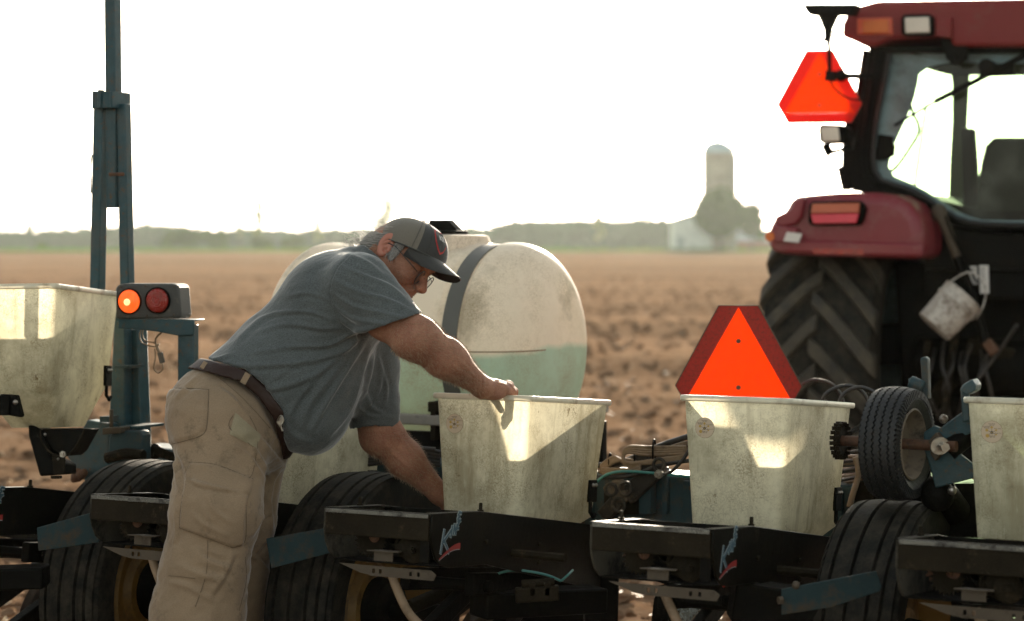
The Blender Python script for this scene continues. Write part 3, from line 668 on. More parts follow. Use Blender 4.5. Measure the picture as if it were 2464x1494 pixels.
# ------------------------------------------------------------------ row units of the planter
UY, UP = 27.0, 5.0
FLA = Vector((-0.4877, 5.395, H-0.671)); STEP = Vector((0.6777, -0.3486, 0.008))
def unit_frame(k): return Frame(FLA + STEP*k, UY, UP)
def side_profile():
    return [(0,0),(0.2585,0.0),(0.95,-0.055),(1.12,-0.08),(1.12,-0.255),(0.95,-0.236),(0.55,-0.178),(0.30,-0.14),(0.11,-0.14),(0.06,-0.133),(0.028,-0.115),(0.008,-0.085),(0.0,-0.06)]
def make_unit():
    t = thing('row_unit', 'x', 'planter row unit', Matrix.Identity(4))
    Wd = 0.321
    for u0, u1 in ((0.0, 0.006), (Wd-0.006, Wd)):
        b = MB(); b.prism([(u0, v, w) for v, w in side_profile()], (u1-u0, 0, 0))
        o = b.build('side_plate', M_black if u0 > 0.1 else M_dustpl, t, bevel=0.002)
        # rolled top flange
        b = MB(); s = -1 if u0 > .1 else 1; uu = u0 if u0 < .1 else u1
        b.prism([(uu, 0.0, 0.0012), (uu, 0.2585, 0.0012), (uu, 0.95, -0.0538), (uu, 1.12, -0.0788), (uu, 1.12, -0.0838), (uu, .95, -0.0588), (uu, .2585, -0.0038), (uu, 0, -0.0038)], (s*0.026, 0, 0))
        b.build('top_flange', M_black, o, bevel=0.0015)
    # rear crossbar with polished lip
    b = MB(); b.box(0.007, Wd-0.007, -0.003, 0.003, -0.068, -0.003); b.box(0.007, Wd-0.007, -0.004, 0.03, -0.007, 0.0)
    o = b.build('rear_crossbar', M_mud, t, bevel=0.002)
    b = MB(); b.box(0.008, Wd-0.008, -0.0068, -0.0042, -0.012, -0.001); b.build('worn_edge', surf('worn_black_edge', (0.10,0.095,0.085), 0.22, 0.6, bump=0.1, dirt=(0.03,0.025,0.02), dirt_scale=25), o, bevel=0.001)
    # corner gussets
    b = MB(); b.box(Wd-0.034, Wd-0.007, 0.004, 0.010, -0.125, -0.008); b.build('corner_post', M_blackdull, t, bevel=0.002)
    # inner floor, back bulkhead and gearbox: what one sees dimly through the opening
    b = MB(); b.box(0.0065, Wd-0.0065, 0.06, 0.30, -0.137, -0.133); b.box(0.0065, Wd-0.0065, 0.30, 0.306, -0.139, -0.004)
    b.build('inner_bulkhead', M_blackdull, t)
    b = MB(); b.box(0.11, 0.24, 0.16, 0.295, -0.13, -0.02); b.lathe([(0,.03),(.07,.03),(.07,.018),(.09,.018)], (0.17,0.16,-0.07), (0,-1,0), 20); b.build('gearbox', M_blackdull, t, bevel=0.004)
    # sprocket and its hub
    c = Vector((0.100, 0.075, -0.085)); ax = Vector((0.55, -0.83, 0)).normalized(); e = ax.orthogonal().normalized(); g = ax.cross(e)
    b = MB(); pts = []; nt_ = 22
    for i in range(nt_*4):
        a = 2*math.pi*i/(nt_*4); r = 0.041 if (i % 4) in (1, 2) else 0.0345
        pts.append(c + (e*math.cos(a)+g*math.sin(a))*r)
    b.prism(pts, ax*0.005); sp = b.build('sprocket', M_mud, t)
    b = MB(); b.lathe([(-.03,0),(-.03,.013),(.02,.013),(.02,.008),(.032,.008),(.032,0)], c+Vector((0.01,0,.012)), ax, 18); b.build('hub', M_rust, sp, smooth='auto')
    # second rusty sprocket behind
    b = MB(); c2 = c + Vector((-0.035, 0.05, 0.012)); pts = []
    for i in range(14*4):
        a = 2*math.pi*i/56; r = 0.032 if (i % 4) in (1, 2) else 0.026
        pts.append(c2 + (e*math.cos(a)+g*math.sin(a))*r)
    b.prism(pts, ax*0.006); b.build('sprocket', M_rust, t)
    # chain idler pulleys
    b = MB(); c = Vector((0.245, 0.05, -0.098))
    for k in range(3):
        o_ = c + Vector((-0.022, 0.02, 0.004))*k
        b.lathe([(-.006,0),(-.006,.030),(-.004,.033),(0,.026),(.004,.033),(.006,.030),(.006,0)], o_, (0.25,-.97,0), 26)
    b.lathe([(0,0),(0,.009),(.016,.009),(.016,.005),(.026,.005),(.026,0)], c+Vector((0,-.006,0)), (0.25,-.97,0), 6)
    b.build('idler_pulley', M_mud, t, smooth='auto')
    # small shelf bracket
    b = MB(); b.prism([(0.135,-0.002,-0.104),(0.20,-0.006,-0.104),(0.222,0.012,-0.104),(0.215,0.05,-0.104),(0.15,0.05,-0.104)], (0,0,0.0025)); b.box(0.15, 0.205, 0.01, 0.014, -0.128, -0.104); b.build('shelf_bracket', M_galv, t)
    # slotted strap
    fr = Frame((0,0,0)); b = MB()
    xs = [0.10, 0.135, 0.155, 0.168, 0.175, 0.268, 0.276, 0.289, 0.296, 0.322, 0.345]
    def zt(x): return -0.139 - 0.004*x
    def slab(x0, x1, z0f, z1f): b.prism([(x0,-0.012,zt(x0)+z0f),(x1,-0.012,zt(x1)+z0f),(x1,-0.012,zt(x1)+z1f),(x0,-0.012,zt(x0)+z1f)], (0,0.004,0))
    b.prism([(0.06,-0.012,-.1385),(0.155,-0.012,zt(.155)),(0.155,-0.012,zt(.155)-.024),(0.125,-0.012,zt(.12)-.02)], (0,.004,0))
    for a_, c_ in ((0.155,0.330),): slab(a_, c_, 0.0, -0.007); slab(a_, c_, -0.018, -0.025)
    for a_, c_ in ((0.155,0.160),(0.168,0.180),(0.188,0.268),(0.276,0.291),(0.299,0.330)): slab(a_, c_, -0.007, -0.018)
    b.prism([(0.330,-0.012,zt(.33)),(0.345,-0.012,zt(.33)-.010),(0.338,-0.012,zt(.33)-.025),(0.330,-0.012,zt(.33)-.025)], (0,.004,0))
    b.build('slotted_strap', M_galv, t)
    # bolts along the top
    for u, v, w in ((0.012, 0.16, 0.0), (Wd-0.012, 0.285, -0.002)):
        b = MB(); b.lathe([(0,.005),(.022,.005),(.024,.003),(.024,0)], (u, v, w), (0,0,1), 10); b.lathe([(0,.009),(.006,.009),(.006,0)], (u, v, w), (0,0,1), 6)
        b.build('stud_bolt', M_mud, t, smooth='auto')
    # seed tube, lower arms, opener disc
    b = MB(); b.tube(spline([(0.17,0.06,-0.15),(0.20,0.05,-0.20),(0.24,0.05,-0.26),(0.30,0.08,-0.33),(0.33,0.12,-0.46)], 6), 0.012, 10); b.build('seed_tube', M_hose, t, smooth=True)
    b = MB()
    for u in (0.05, 0.25):
        b.beam((u, 0.35, -0.20), (u, 1.02, -0.20-0.03), 0.03, 0.06)
        b.beam((u, 0.10, -0.52), (u, 0.75, -0.24), 0.035, 0.05)
    b.tube([(0.02,0.42,-0.21),(0.28,0.42,-0.21)], 0.018, 10); b.build('lower_arm', M_blackdull, t, bevel=0.004)
    b = MB()
    for u, s in ((0.13, 1), (0.19, -1)): b.lathe([(0,0),(0,.16),(.004,.175),(.007,.16),(.007,0)], (u, 0.62, -0.46), (1, 0.10*s, 0), 36)
    b.build('opener_disc', surf('disc_steel', (0.10,0.085,0.07), 0.5, 0.6, dirt=(0.10,0.07,0.045), dirt_scale=8), t, smooth='auto')
    b = MB()
    for u in (0.10, 0.22): b.lathe([(0,0),(0,.09),(.006,.12),(.028,.12),(.034,.09),(.034,0)], (u-.017, 0.12, -0.56), (1, 0, 0.25*(1 if u<.15 else -1)), 30)
    b.build('closing_wheel', M_rubberd, t, smooth='auto')
    # decal: blue slanting lettering with pale edge over a red sweep
    return t
def decal(parent):
    b = MB(); u = 0.3212
    def P(a, c, d=0.0): return Vector((u + d, a, c))   # a along v, c height
    def stroke(pts, w, mi, d):
        for i in range(len(pts)-1):
            p, q = Vector(pts[i]), Vector(pts[i+1]); t = (q-p).normalized(); n = Vector((-t.y, t.x))*w/2; p = p - t*w*0.3; q = q + t*w*0.3
            b.prism([P(p.x+n.x, p.y+n.y, d), P(q.x+n.x, q.y+n.y, d), P(q.x-n.x, q.y-n.y, d), P(p.x-n.x, p.y-n.y, d)], (0.0006, 0, 0), mi)
    letters = []
    # big K, then I N Z E climbing to the upper right (coordinates in metres on the plate: v, w)
    def L(strs, ox, oy, s):
        for st in strs: letters.append([(ox+x*s*0.9+y*s*0.25, oy+y*s) for x, y in st])
    L([[(0,0),(0,1)], [(.75,1),(0,.42)], [(.15,.52),(.85,0)]], 0.052, -0.100, 0.058)
    L([[(0,0),(0,1)]], 0.102, -0.060, 0.026)
    L([[(0,0),(0,1),(.6,0),(.6,1)]], 0.114, -0.054, 0.024)
    L([[(0,1),(.7,1),(0,0),(.7,0)]], 0.130, -0.040, 0.020)
    L([[(.8,.95),(.2,1.05),(0,.75),(.45,.55),(0,.3),(.2,-.05),(.9,.1)]], 0.134, -0.022, 0.022)
    for l in letters: stroke(l, 0.0105, 0, 0.0)
    for l in letters: stroke(l, 0.0062, 1, 0.0007)
    arc = [(0.045+0.11*i/10, -0.118+0.020*math.sin(math.pi*i/16)+0.006*i/10) for i in range(11)]
    for i in range(10):
        (x0,y0),(x1,y1) = arc[i], arc[i+1]; w0 = 0.004+0.012*i/10; w1 = 0.004+0.012*(i+1)/10
        b.prism([P(x0,y0-.002,0),P(x1,y1-.002,0),P(x1,y1+.002,0),P(x0,y0+.002,0)], (0.0006,0,0), 0)
        b.prism([P(x0,y0,.0007),P(x1,y1,.0007),P(x1,y1+w1,.0007),P(x0,y0+w0,.0007)], (0.0006,0,0), 2)
    b.build('decal', [M_dwhite, M_dblue, M_dred], parent, fix=True)
u0 = make_unit()
rp = [o for o in bpy.data.objects if o.parent == u0 and o.name.startswith('side_plate')][1]
decal(rp)
ULAB = {-2: 'black row unit at the far left under the raised hopper', -1: 'black row unit frame in front of the left tyre, beside the worker leg',
        0: 'black row unit frame in front of the worker, under the hopper he holds', 1: 'black row unit frame under the hopper with the orange triangle behind',
        2: 'black row unit frame at the right edge beside the small upright tyre'}
for k in (-2, -1, 0, 1, 2):
    o = u0 if k == -2 else copy_tree(u0)
    o.matrix_world = unit_frame(k).M; MW[o] = unit_frame(k).M
    o['label'] = ULAB[k]; o['group'] = 'row units along the planter bar'

# ------------------------------------------------------------------ seed hoppers
def rrect(u0, u1, v0, v1, r, z, n=5):
    out = []
    for (cx, cy, a0) in ((u1-r, v0+r, -90), (u1-r, v1-r, 0), (u0+r, v1-r, 90), (u0+r, v0+r, 180)):
        for i in range(n+1):
            a = R(a0+90*i/n); out.append(Vector((cx+r*math.cos(a), cy+r*math.sin(a), z)))
    return out
def sticker(parent, cu, cw, r=0.0268):
    """round seed chart on the rear wall; plane v = const"""
    b = MB(); y = 0.0
    b.T = Matrix.Translation((0, 0.0085, cw)) @ Matrix.Rotation(R(3.6), 4, 'X') @ Matrix.Translation((0, -0.0012, -cw))
    def disc(x, z, rr, d, mi, n=24, ry=None): b.prism([(x+rr*math.cos(2*math.pi*i/n), y-d, z+rr*math.sin(2*math.pi*i/n)) for i in range(n)], (0, -0.0003, 0), mi)
    sl = 0.06  # slight lean to follow the tapering wall
    disc(cu, cw, r*1.02, 0, 3, 40); disc(cu, cw, r, 0.0004, 0, 40)
    k = r/255.0
    def q(x, yy): return (cu+(x-370)*k, cw-(yy-845)*k)
    for (x, yy, rr) in ((365,738,30),(250,810,34),(265,940,44),(472,803,24),(472,906,20)):
        a = q(370,860); c = q(x,yy); dx = Vector((c[0]-a[0], 0, c[1]-a[1])); n = Vector((-dx.z,0,dx.x)).normalized()*0.0004
        A = Vector((a[0], y-.0008, a[1])); B = Vector((c[0], y-.0008, c[1])); b.add([A-n, B-n, B+n, A+n], [(0,1,2,3)], 1)
        disc(c[0], c[1], rr*k, 0.0010, 2, 14)
    a = q(370,860); disc(a[0], a[1], 34*k, 0.0012, 1, 14); disc(a[0], a[1], 15*k, 0.0016, 2, 10)
    for (x, yy, s) in ((365,658,'Round 40-50'),(370,688,'Flat < 20'),(245,725,'Round 50-60'),(248,755,'Flat 20-40'),(505,765,'Round 30-40'),(515,875,'Round < 30'),(378,940,'Round > 60'),(380,968,'Flat > 40')):
        c = q(x, yy); M_ = Matrix.Translation((c[0], y-.0012, c[1])) @ Matrix.Rotation(R(90), 4, 'X'); b.text(s, 30*k, M_, 1, depth=0.0001, bold=0.00002)
    return b.build('seed_chart', [M_stick, M_ink, M_gold, M_rust], parent, fix=False)
def make_hopper(ts=0.345, tt=0.435, uL=.05, uR=.05, v0=.12, v1=.20):
    t = thing('seed_hopper', 'x', 'seed hopper', Matrix.Identity(4))
    w, l = 0.302, 0.555
    def ring(z, ins, r, f=0.0):
        return rrect(ins, w-ins, ins, l-ins, r, z)
    rings = []
    for i in range(13):
        f = i/12; z = -0.006-(ts-0.006)*f
        rings.append(rrect(0.004+0.022*f, w-0.004-0.022*f, 0.004+0.022*f, l-0.004-0.03*f, 0.020+0.01*f, z))
    for i in range(1, 7):
        f = i/6; z = -ts-(tt-ts)*f; g = f**0.9
        rings.append(rrect(0.026+uL*g, w-0.026-uR*g, 0.026+v0*g, l-0.034-v1*g, 0.030, z))
    b = MB(); b.loops(rings); body = b.build('bin_body', M_hopper, t, smooth='auto', fix=False, ang=50)
    # rolled rim, running right round
    prof = [(0.004,-0.012),(-0.005,-0.013),(-0.0075,-0.009),(-0.0075,0.0),(-0.005,0.003),(0.002,0.0035),(0.006,0.0)]
    rr = [rrect(d, w-d, d, l-d, 0.026, z) for d, z in prof]
    b = MB(); b.loops(rr); b.build('rim', M_rim, t, smooth='auto', fix=False, ang=60)
    return t
h0 = make_hopper()
hb = [o for o in bpy.data.objects if o.parent == h0 and o.name == 'bin_body'][0]
def latch(parent):
    b = MB(); b.box(0.280, 0.290, 0.455, 0.505, -0.30, -0.235); b.tube([(0.285,0.47,-0.30),(0.285,0.47,-0.33),(0.289,0.485,-0.345),(0.289,0.50,-0.335)], 0.006, 8)
    o = b.build('latch_bracket', M_blackdull, parent, bevel=0.002)
    b = MB()
    for v in (0.47, 0.49): b.ball((0.292, v, -0.25), 0.006, 6)
    b.build('rivet', M_steel, o, smooth=True)
latch(h0)
hR = make_hopper(0.30, 0.428, .07, .035, .12, .10); latch(hR)
hop_bare = h0
HL = {-1: ('greenish seed hopper half hidden behind the worker belly', unit_frame(-1).M @ Matrix.Translation((0.012,0.536,0.308))),
      0: ('cream seed hopper whose rim the worker is holding', unit_frame(0).M @ Matrix.Translation((0.012,0.536,0.308))),
      1: ('cream seed hopper with the orange triangle rising behind its rim', unit_frame(1).M @ Matrix.Translation((0.008,0.532,0.318))),
      2: ('cream seed hopper cut by the right edge beside the small upright tyre', unit_frame(2).M @ Matrix.Translation((0.010,0.536,0.330)))}
fD = Frame(W(133,684,6.2), 10, 4.0, -1.0)
HL[-2] = ('raised seed hopper with black seed meter beneath at the left edge', fD.M @ Matrix.Translation((-0.302, 0, 0)))
first = True
for k in (-2, -1, 0, 1, 2):
    o = hR if k == -2 else (h0 if k == -1 else copy_tree(h0))
    o.matrix_world = HL[k][1]; MW[o] = HL[k][1]; o['label'] = HL[k][0]; o['group'] = 'seed hoppers on the planter'
    for c in [x for x in bpy.data.objects if x.parent == o]: MW[c] = MW[o]
    if k >= 0: sticker(o, 0.068, -0.082)
    if k == -2:
        hD = o
def seed_meter(t):
    """black meter housing hanging under the raised hopper, hopper local axes"""
    fr = Frame((0,0,0)); fr.M = MW[t]; fr.I = fr.M.inverted()
    v0 = 0.14
    b = MB()
    b.pxprism(fr, [(66,1005),(92,1030),(98,1034),(120,1100),(155,1118),(155,1142),(95,1146),(78,1085),(68,1050)], v0, v0+.10)
    b.pxprism(fr, [(96,1031),(207,1031),(200,1042),(176,1085),(160,1098),(130,1090),(108,1062)], v0+.02, v0+.14)
    o = b.build('seed_meter', M_blackdull, t, bevel=0.006)
    b = MB(); b.tube(spline([fr.loc(px,py,v0-.005) for px,py in ((96,1034),(100,1060),(114,1082),(135,1095),(158,1096),(178,1080),(195,1052),(203,1034))], 5), 0.003, 6); b.build('wire_bail', M_mud, o, smooth=True)
    b = MB(); b.pxprism(fr, [(124,1096),(156,1092),(156,1141),(128,1142)], v0-.012, v0-.004); b.pxprism(fr, [(120,1145),(142,1145),(141,1152),(122,1152)], v0, v0+.03); p = b.build('meter_cover', M_mud, o, bevel=.003)
    b = MB(); c = fr.loc(149,1093,v0-.02); b.lathe([(0,0),(0,.010),(.008,.010),(.008,.005),(.014,.005),(.014,0)], c+Vector((0,.012,0)), (0,-1,0), 6); b.ball(fr.loc(108,1046,v0+.015), .006, 6); b.ball(fr.loc(140,1104,v0-.014), .004, 6); b.build('bolt', M_steel, o)
    b = MB(); b.pxprism(fr, [(10,948),(48,950),(60,998),(58,1004),(34,1000),(10,990)], 0.0, -0.03); b.beam(fr.loc(28,975,-.02), fr.loc(-220,975,-.02), .04, .06); b.beam(fr.loc(-200,960,-.02), fr.loc(-200,1300,-.02), .05, .05); o = b.build('support_bracket', M_blackdull, t, bevel=.004)
    b = MB(); b.ball(fr.loc(37,968,-.034), .008, 6); b.build('bolt', M_steel, o)
seed_meter(hD)
# black latch plate with rivets and hook at the right edge of the raised hopper
# ------------------------------------------------------------------ planter frame, wheels, mast, lamps
T = Vector((math.cos(R(UY)), -math.sin(R(UY)), 0)); D = Vector((math.sin(R(UY)), math.cos(R(UY)), 0))
fB = Frame(Vector((0.0, 6.55, 0)), UY, 0)      # toolbar frame: x along the bar, y towards the tractor
planter = thing('planter', 'blue planter frame with beam, mast and ribbed tyres behind the black row units', 'planter', fB.M)
def pworld(b, name, mat, parent=planter, **kw): return b.build(name, mat, parent, world=True, **kw)
def B2(): 
    b = MB(); b.T = fB.M; return b
def barbeam():
    zt = H - 0.69; b = B2(); b.box(-1.50, 3.0, 0.0, 0.18, zt-0.19, zt); pworld(b, 'toolbar', M_blueclean, bevel=0.012, seg=3)
    b = B2(); b.box(-1.4, 3.0, -0.05, -0.02, zt-0.23, zt-0.205); pworld(b, 'lower_rail', M_galv, bevel=0.003)
    # gussets and boxes over the bar, between the hoppers
    b = B2(); fr = fB
    b.pxprism(fr, [(1452,1135),(1530,1135),(1530,1156),(1514,1166),(1452,1166)], -0.03, -0.004)
    b.pxprism(fr, [(1592,1128),(1604,1124),(1604,1238),(1592,1238)], -0.03, -0.004)
    b.pxprism(fr, [(1536,1140),(1566,1140),(1566,1238),(1536,1238)], -0.05, -0.004)
    b.pxprism(fr, [(2060,1105),(2100,1105),(2100,1150),(2060,1150)], -0.05, -0.004)
    pworld(b, 'clamp_plate', M_blueclean, bevel=0.004, split=True)
    b = B2(); b.pxprism(fr, [(1452,1170),(1528,1170),(1536,1238),(1452,1238)], -0.04, -0.005); b.pxprism(fr, [(2055,1160),(2110,1155),(2105,1205),(2055,1235)], -0.08, -0.005); pworld(b, 'mounting_plate', M_mud, bevel=.004, split=True)
    b = B2(); p = fr.loc(1582, 1212, -0.004); b.T = fB.M; b.lathe([(-.004,0),(-.004,.013),(0.0,.014)], p, (0,-1,0), 18); pworld(b, 'bolt_hole', M_rust)
barbeam()
def links():
    """parallel arms between the bar and the row units"""
    fr = Frame(Vector((0.55, 6.2, 0)), UY, 0)
    b = MB(); L = lambda px, py, y=0: fr.M @ fr.loc(px, py, y)
    def arm(a, c, w): b.beam(a, c, .035, w, up=(0,0,1))
    arm(L(1452,1243), L(1512,1178), .045); arm(L(1508,1195), L(1592,1118), .055); arm(L(1546,1090), L(1556,1130), .04)
    arm(L(1440,1396), L(1506,1330), .05)
    pworld(b, 'linkage_arm', M_dustarm, bevel=.005, split=True)
    b = MB(); b.beam(L(1476,1174,-.03), L(1500,1174,-.03), .03, .05); b.beam(L(1470,1190,-.03), L(1478,1180,-.03), .03, .06); b.beam(L(1496,1180,-.03), L(1500,1208,-.03), .03, .035)
    o = pworld(b, 'shackle', M_tanmetal, bevel=.005)
    b = MB()
    for (px, py, r) in ((1488,1215,.020),(1470,1178,.018),(1505,1176,.020),(1586,1118,.018),(1420,1393,.022)):
        c = L(px,py,-.05); e = T*1.0; g = Vector((0,0,1)); b.tube([c + (e*math.cos(a)+g*math.sin(a))*r for a in np.linspace(0, 2*math.pi, 15)[:-1]], .0055, 6, closed=True)
    b.build('pin_ring', M_dustarm, planter, world=True, smooth=True, split=True)
    b = MB(); c = L(1588,1140,-.06); b.lathe([(0,0),(0,.014),(.012,.014),(.012,.007),(.03,.007),(.03,0)], c, -D, 6)
    c = L(1402,1395,-.06); b.lathe([(0,0),(0,.014),(.012,.014),(.012,0)], c, -D, 6); pworld(b, 'bolt', M_steel)
links()
def wheel(name, c, r, w, axis=T, rimmat=M_yellow):
    c = Vector(c); axis = Vector(axis).normalized(); hw = w/2
    # ribbed implement tyre: deep grooves between broad ribs
    prof = [(-hw*.55, r*.62), (-hw*.93, r*.74), (-hw, r*.86), (-hw*.97, r*.945), (-hw*.90, r*.968)]
    ribs = [(-.88,-.66),(-.60,-.18),(-.12,.30),(.36,.60),(.66,.88)]
    for i, (a, b_) in enumerate(ribs):
        ra = r*(1-.030*a*a); rb = r*(1-.030*b_*b_)
        prof += [(hw*a, ra-.016), (hw*a+.002, ra), (hw*b_-.002, rb), (hw*b_, rb-.016)]
    prof += [(hw*.90, r*.968), (hw*.97, r*.945), (hw, r*.86), (hw*.93, r*.74), (hw*.55, r*.62)]
    b = MB(); b.lathe(prof, c, axis, 96); ty = b.build('tyre', M_rubber, planter, world=True, smooth='auto', ang=30)
    b = MB(); b.lathe([(hw*.70, r*.66), (hw*.78, r*.635), (hw*.68, r*.60), (hw*.30, r*.55), (hw*.10, r*.50), (hw*.12, r*.34), (hw*.30, r*.30), (hw*.30, 0)], c, axis, 64)
    ri = b.build('wheel_rim', rimmat, planter, world=True, smooth='auto', ang=30)
    b = MB(); b.lathe([(hw*.2, r*.24), (hw*.75, r*.22), (hw*.80, r*.18), (hw*.80, 0)], c, axis, 32)
    b.lathe([(hw*.8,.03),(hw*2.6,.03),(hw*2.6,0)], c, axis, 20); b.build('hub', M_blackdull, ri, world=True, smooth='auto')
    b = MB()
    for k in range(6):
        a = k*math.pi/3+.4; e = axis.orthogonal().normalized(); g = axis.cross(e); q = c + axis*hw*.12 + (e*math.cos(a)+g*math.sin(a))*r*.43
        b.box(q.x-.004, q.x+.004, q.y-.004, q.y+.004, q.z-.018, q.z+.018)
    b.build('slot', M_ink, ri, world=True)
RW = 0.40
for px, Y in ((352, 6.45), (883, 6.10), (2152, 5.42)):
    X = (px-CX)/F*Y; wheel('wheel', (X, Y, H-0.6556-RW), RW, 0.225)
def drive_wheel():
    r = 0.147; Y = 5.36; c = W(2158, 1067, Y); ax = (T*math.cos(R(5)) - D*math.sin(R(5))).normalized(); hw = .048
    prof = [(-hw*.8, r*.62), (-hw*1.12, r*.78), (-hw*1.05, r*.93)]
    ribs = [(-1,-.62),(-.55,-.2),(-.13,.22),(.29,.64),(.71,1.0)]
    b = MB(); n = 120
    # zig-zag circumferential ribs
    e = ax.orthogonal().normalized(); g = ax.cross(e)
    pr = list(prof)
    for a, b_ in ribs: pr += [(hw*a, r*(1-.05*a*a)-.006), (hw*a+.001, r*(1-.05*a*a)), (hw*b_-.001, r*(1-.05*b_*b_)), (hw*b_, r*(1-.05*b_*b_)-.006)]
    pr += [(hw*1.05, r*.93), (hw*1.12, r*.78), (hw*.8, r*.60)]
    vs = []
    for i, (d, rr) in enumerate(pr):
        for k in range(n):
            t = 2*math.pi*k/n; z = 0.0025*(1 if k % 2 else -1) if 3 <= i < len(pr)-3 else 0
            vs.append(c + ax*(d+z) + (e*math.cos(t)+g*math.sin(t))*rr)
    fs = [(i*n+k, i*n+(k+1)%n, (i+1)*n+(k+1)%n, (i+1)*n+k) for i in range(len(pr)-1) for k in range(n)]
    b.add(vs, fs)
    for k in range(76):     # moulded shoulder fins
        t = 2*math.pi*k/76; d0 = e*math.cos(t)+g*math.sin(t); tt = (-e*math.sin(t)+g*math.cos(t))*0.0017
        p0 = c+ax*hw*1.03+d0*r*.945; p1 = c+ax*hw*1.13+d0*r*.80
        b.add([p0-tt+ax*.003, p0+tt+ax*.003, p1+tt+ax*.003, p1-tt+ax*.003, p0-tt-ax*.002, p0+tt-ax*.002, p1+tt-ax*.002, p1-tt-ax*.002], [(0,1,2,3),(0,3,7,4),(1,5,6,2),(0,4,5,1)])
    ty = b.build('drive_tyre', M_rubberd, planter, world=True, smooth='auto', ang=35)
    b = MB(); b.lathe([(hw*.95, r*.63),(hw*1.0, r*.60),(hw*.8,r*.56),(hw*.1,r*.50),(-hw*.2,r*.30),(-hw*.2,0)], c, ax, 48); b.build('drive_rim', surf('dusty_rim', (0.16,0.12,0.08), 0.7, dirt=(0.05,0.04,0.03), dirt_scale=20), planter, world=True, smooth='auto')
    b = MB(); b.tube([c-ax*.17, c+ax*.16], .014, 14); b.build('axle', M_rust, planter, world=True, smooth='auto')
    # chain sprocket at the left end of the axle
    s = MB(); q = c - ax*.155; pts = []
    for w0 in (-.007, .007):
        for k in range(20):
            t = 2*math.pi*k/20; p = q + ax*w0 + (e*math.cos(t)+g*math.sin(t))*.045
            s.box(p.x-.005,p.x+.005,p.y-.004,p.y+.004,p.z-.005,p.z+.005)
    s.lathe([(-.004,0),(-.004,.042),(.004,.042),(.004,0)], q, ax, 30)
    s.tube([q+g*.0, q+g*.0+Vector((.10,.12,.05))], .007, 6)
    s.build('drive_chain', M_mud, planter, world=True)
    # blue arms and bearing
    fr = Frame(c + ax*.105, UY, 0); P = lambda px, py, y=0: fr.M @ fr.loc(px, py, y)
    fs_ = Frame(c+ax*.10, UY, 0)
    b = MB(); b.T = fr.M
    b.pxprism(fr, [(2222,1040),(2248,1024),(2262,1030),(2340,972),(2352,990),(2352,1030),(2320,1052),(2300,1085),(2345,1120),(2345,1150),(2250,1175),(2236,1120),(2222,1080)], .02, .035)
    b.pxprism(fr, [(2311,938),(2330,940),(2335,1012),(2315,1018)], -.01, .005)
    b.pxprism(fr, [(2308,940),(2316,926),(2338,912),(2348,926),(2346,940),(2326,952)], -.03, .03)
    b.build('drive_arm', M_blue, planter, world=True, bevel=.004)
    b = MB(); b.T = fr.M; b.pxprism(fr, [(2232,1062),(2252,1040),(2266,1056),(2266,1092),(2250,1110),(2240,1096)], -.012, .018); o = b.build('bearing_flange', M_galv, planter, world=True, bevel=.003)
    b = MB(); qq = P(2262,1072,-.012)
    for k, (d0, rr) in enumerate(((0,.022),(.010,.017),(.018,.021))): b.lathe([(0,rr*.6),(0,rr),(.007,rr),(.007,0)], qq - D*d0*1.0+ax*.0, -D+T*.6, 20)
    b.lathe([(.02,.012),(.05,.012),(.05,0)], qq, -D+T*.6, 6); b.build('axle_nut', M_steel, o, world=True)
    b = MB(); b.T = fr.M; b.pxprism(fr, [(2214,862),(2224,858),(2231,864),(2234,960),(2220,962)], .10, .13); b.build('upright_bar', M_blueclean, planter, world=True, bevel=.003)
    b = MB(); b.tube([P(2190,918,.1), P(2222,932,.1)], .017, 14); b.T = fr.M; b.pxprism(fr, [(2184,912),(2194,908),(2200,930),(2190,936)], .09,.14); b.build('lever_bush', M_blueclean, planter, world=True, bevel=.003)
    b = MB(); b.tube([P(2280,1085,.02), P(2330,1045,.05)], .028, 12); b.tube([P(2150,1175,.2), P(2230,1195,.2)], .03, 12); b.tube([P(2262,1180,.1), P(2300,1230,.2)], .04, 12); b.ball(P(2255,1190,.06), .045, 8); b.box(*[v for p in ((P(2250,1110,.3).x, P(2345,1110,.3).x),(P(2300,1110,.3).y-.1,P(2300,1110,.3).y+.2),(H-.9,H-.62)) for v in p]); b.build('drive_gearbox', M_blackdull, planter, world=True, smooth='auto')
    b = MB(); b.ball(P(2291,1075,.0), .012, 6); b.ball(P(2291,1180,.0), .012, 6); b.ball(P(2270,1008,-.02), .012, 6); b.build('bolt', M_steel, planter, world=True)
drive_wheel()
M_guard = surf('guard_bar_paint', (0.016, 0.032, 0.035), 0.6, spec=0.15, dirt=(0.06,0.042,0.026), dirt_scale=16, dirt_lo=0.5, dirt_hi=0.68, var=0.2, bump=0.15)
def guards():
    """blue flat guard bars beside the tyres"""
    for pts, Y in (([(88,1270),(218,1234),(245,1290),(235,1306),(92,1326)], 5.95), ([(640,1296),(778,1272),(812,1326),(652,1368)], 5.62), ([(1880,1418),(2108,1374),(2122,1412),(2115,1424),(2000,1462),(1880,1480)], 4.95)):
        fr = Frame((0, Y, 0), 12 if Y > 5 else 5, 0); fr = Frame(W(pts[0][0], pts[0][1], Y), 8, 0)
        b = MB(); b.T = fr.M; b.pxprism(fr, pts, 0, 0.008); b.build('guard_bar', M_guard, planter, world=True, bevel=.002)
        p = fr.M @ fr.loc(pts[0][0]+2, pts[0][1]+26, -.012)
        if Y < 5:
            b = MB(); b.lathe([(0,0),(0,.010),(.01,.010),(.01,0)], p, (-1,-.3,0), 6); p2 = fr.M @ fr.loc(1915, 1408, 0); b.ball(p2, .01, 6); b.build('guard_bolt', M_galv, planter, world=True)
guards()
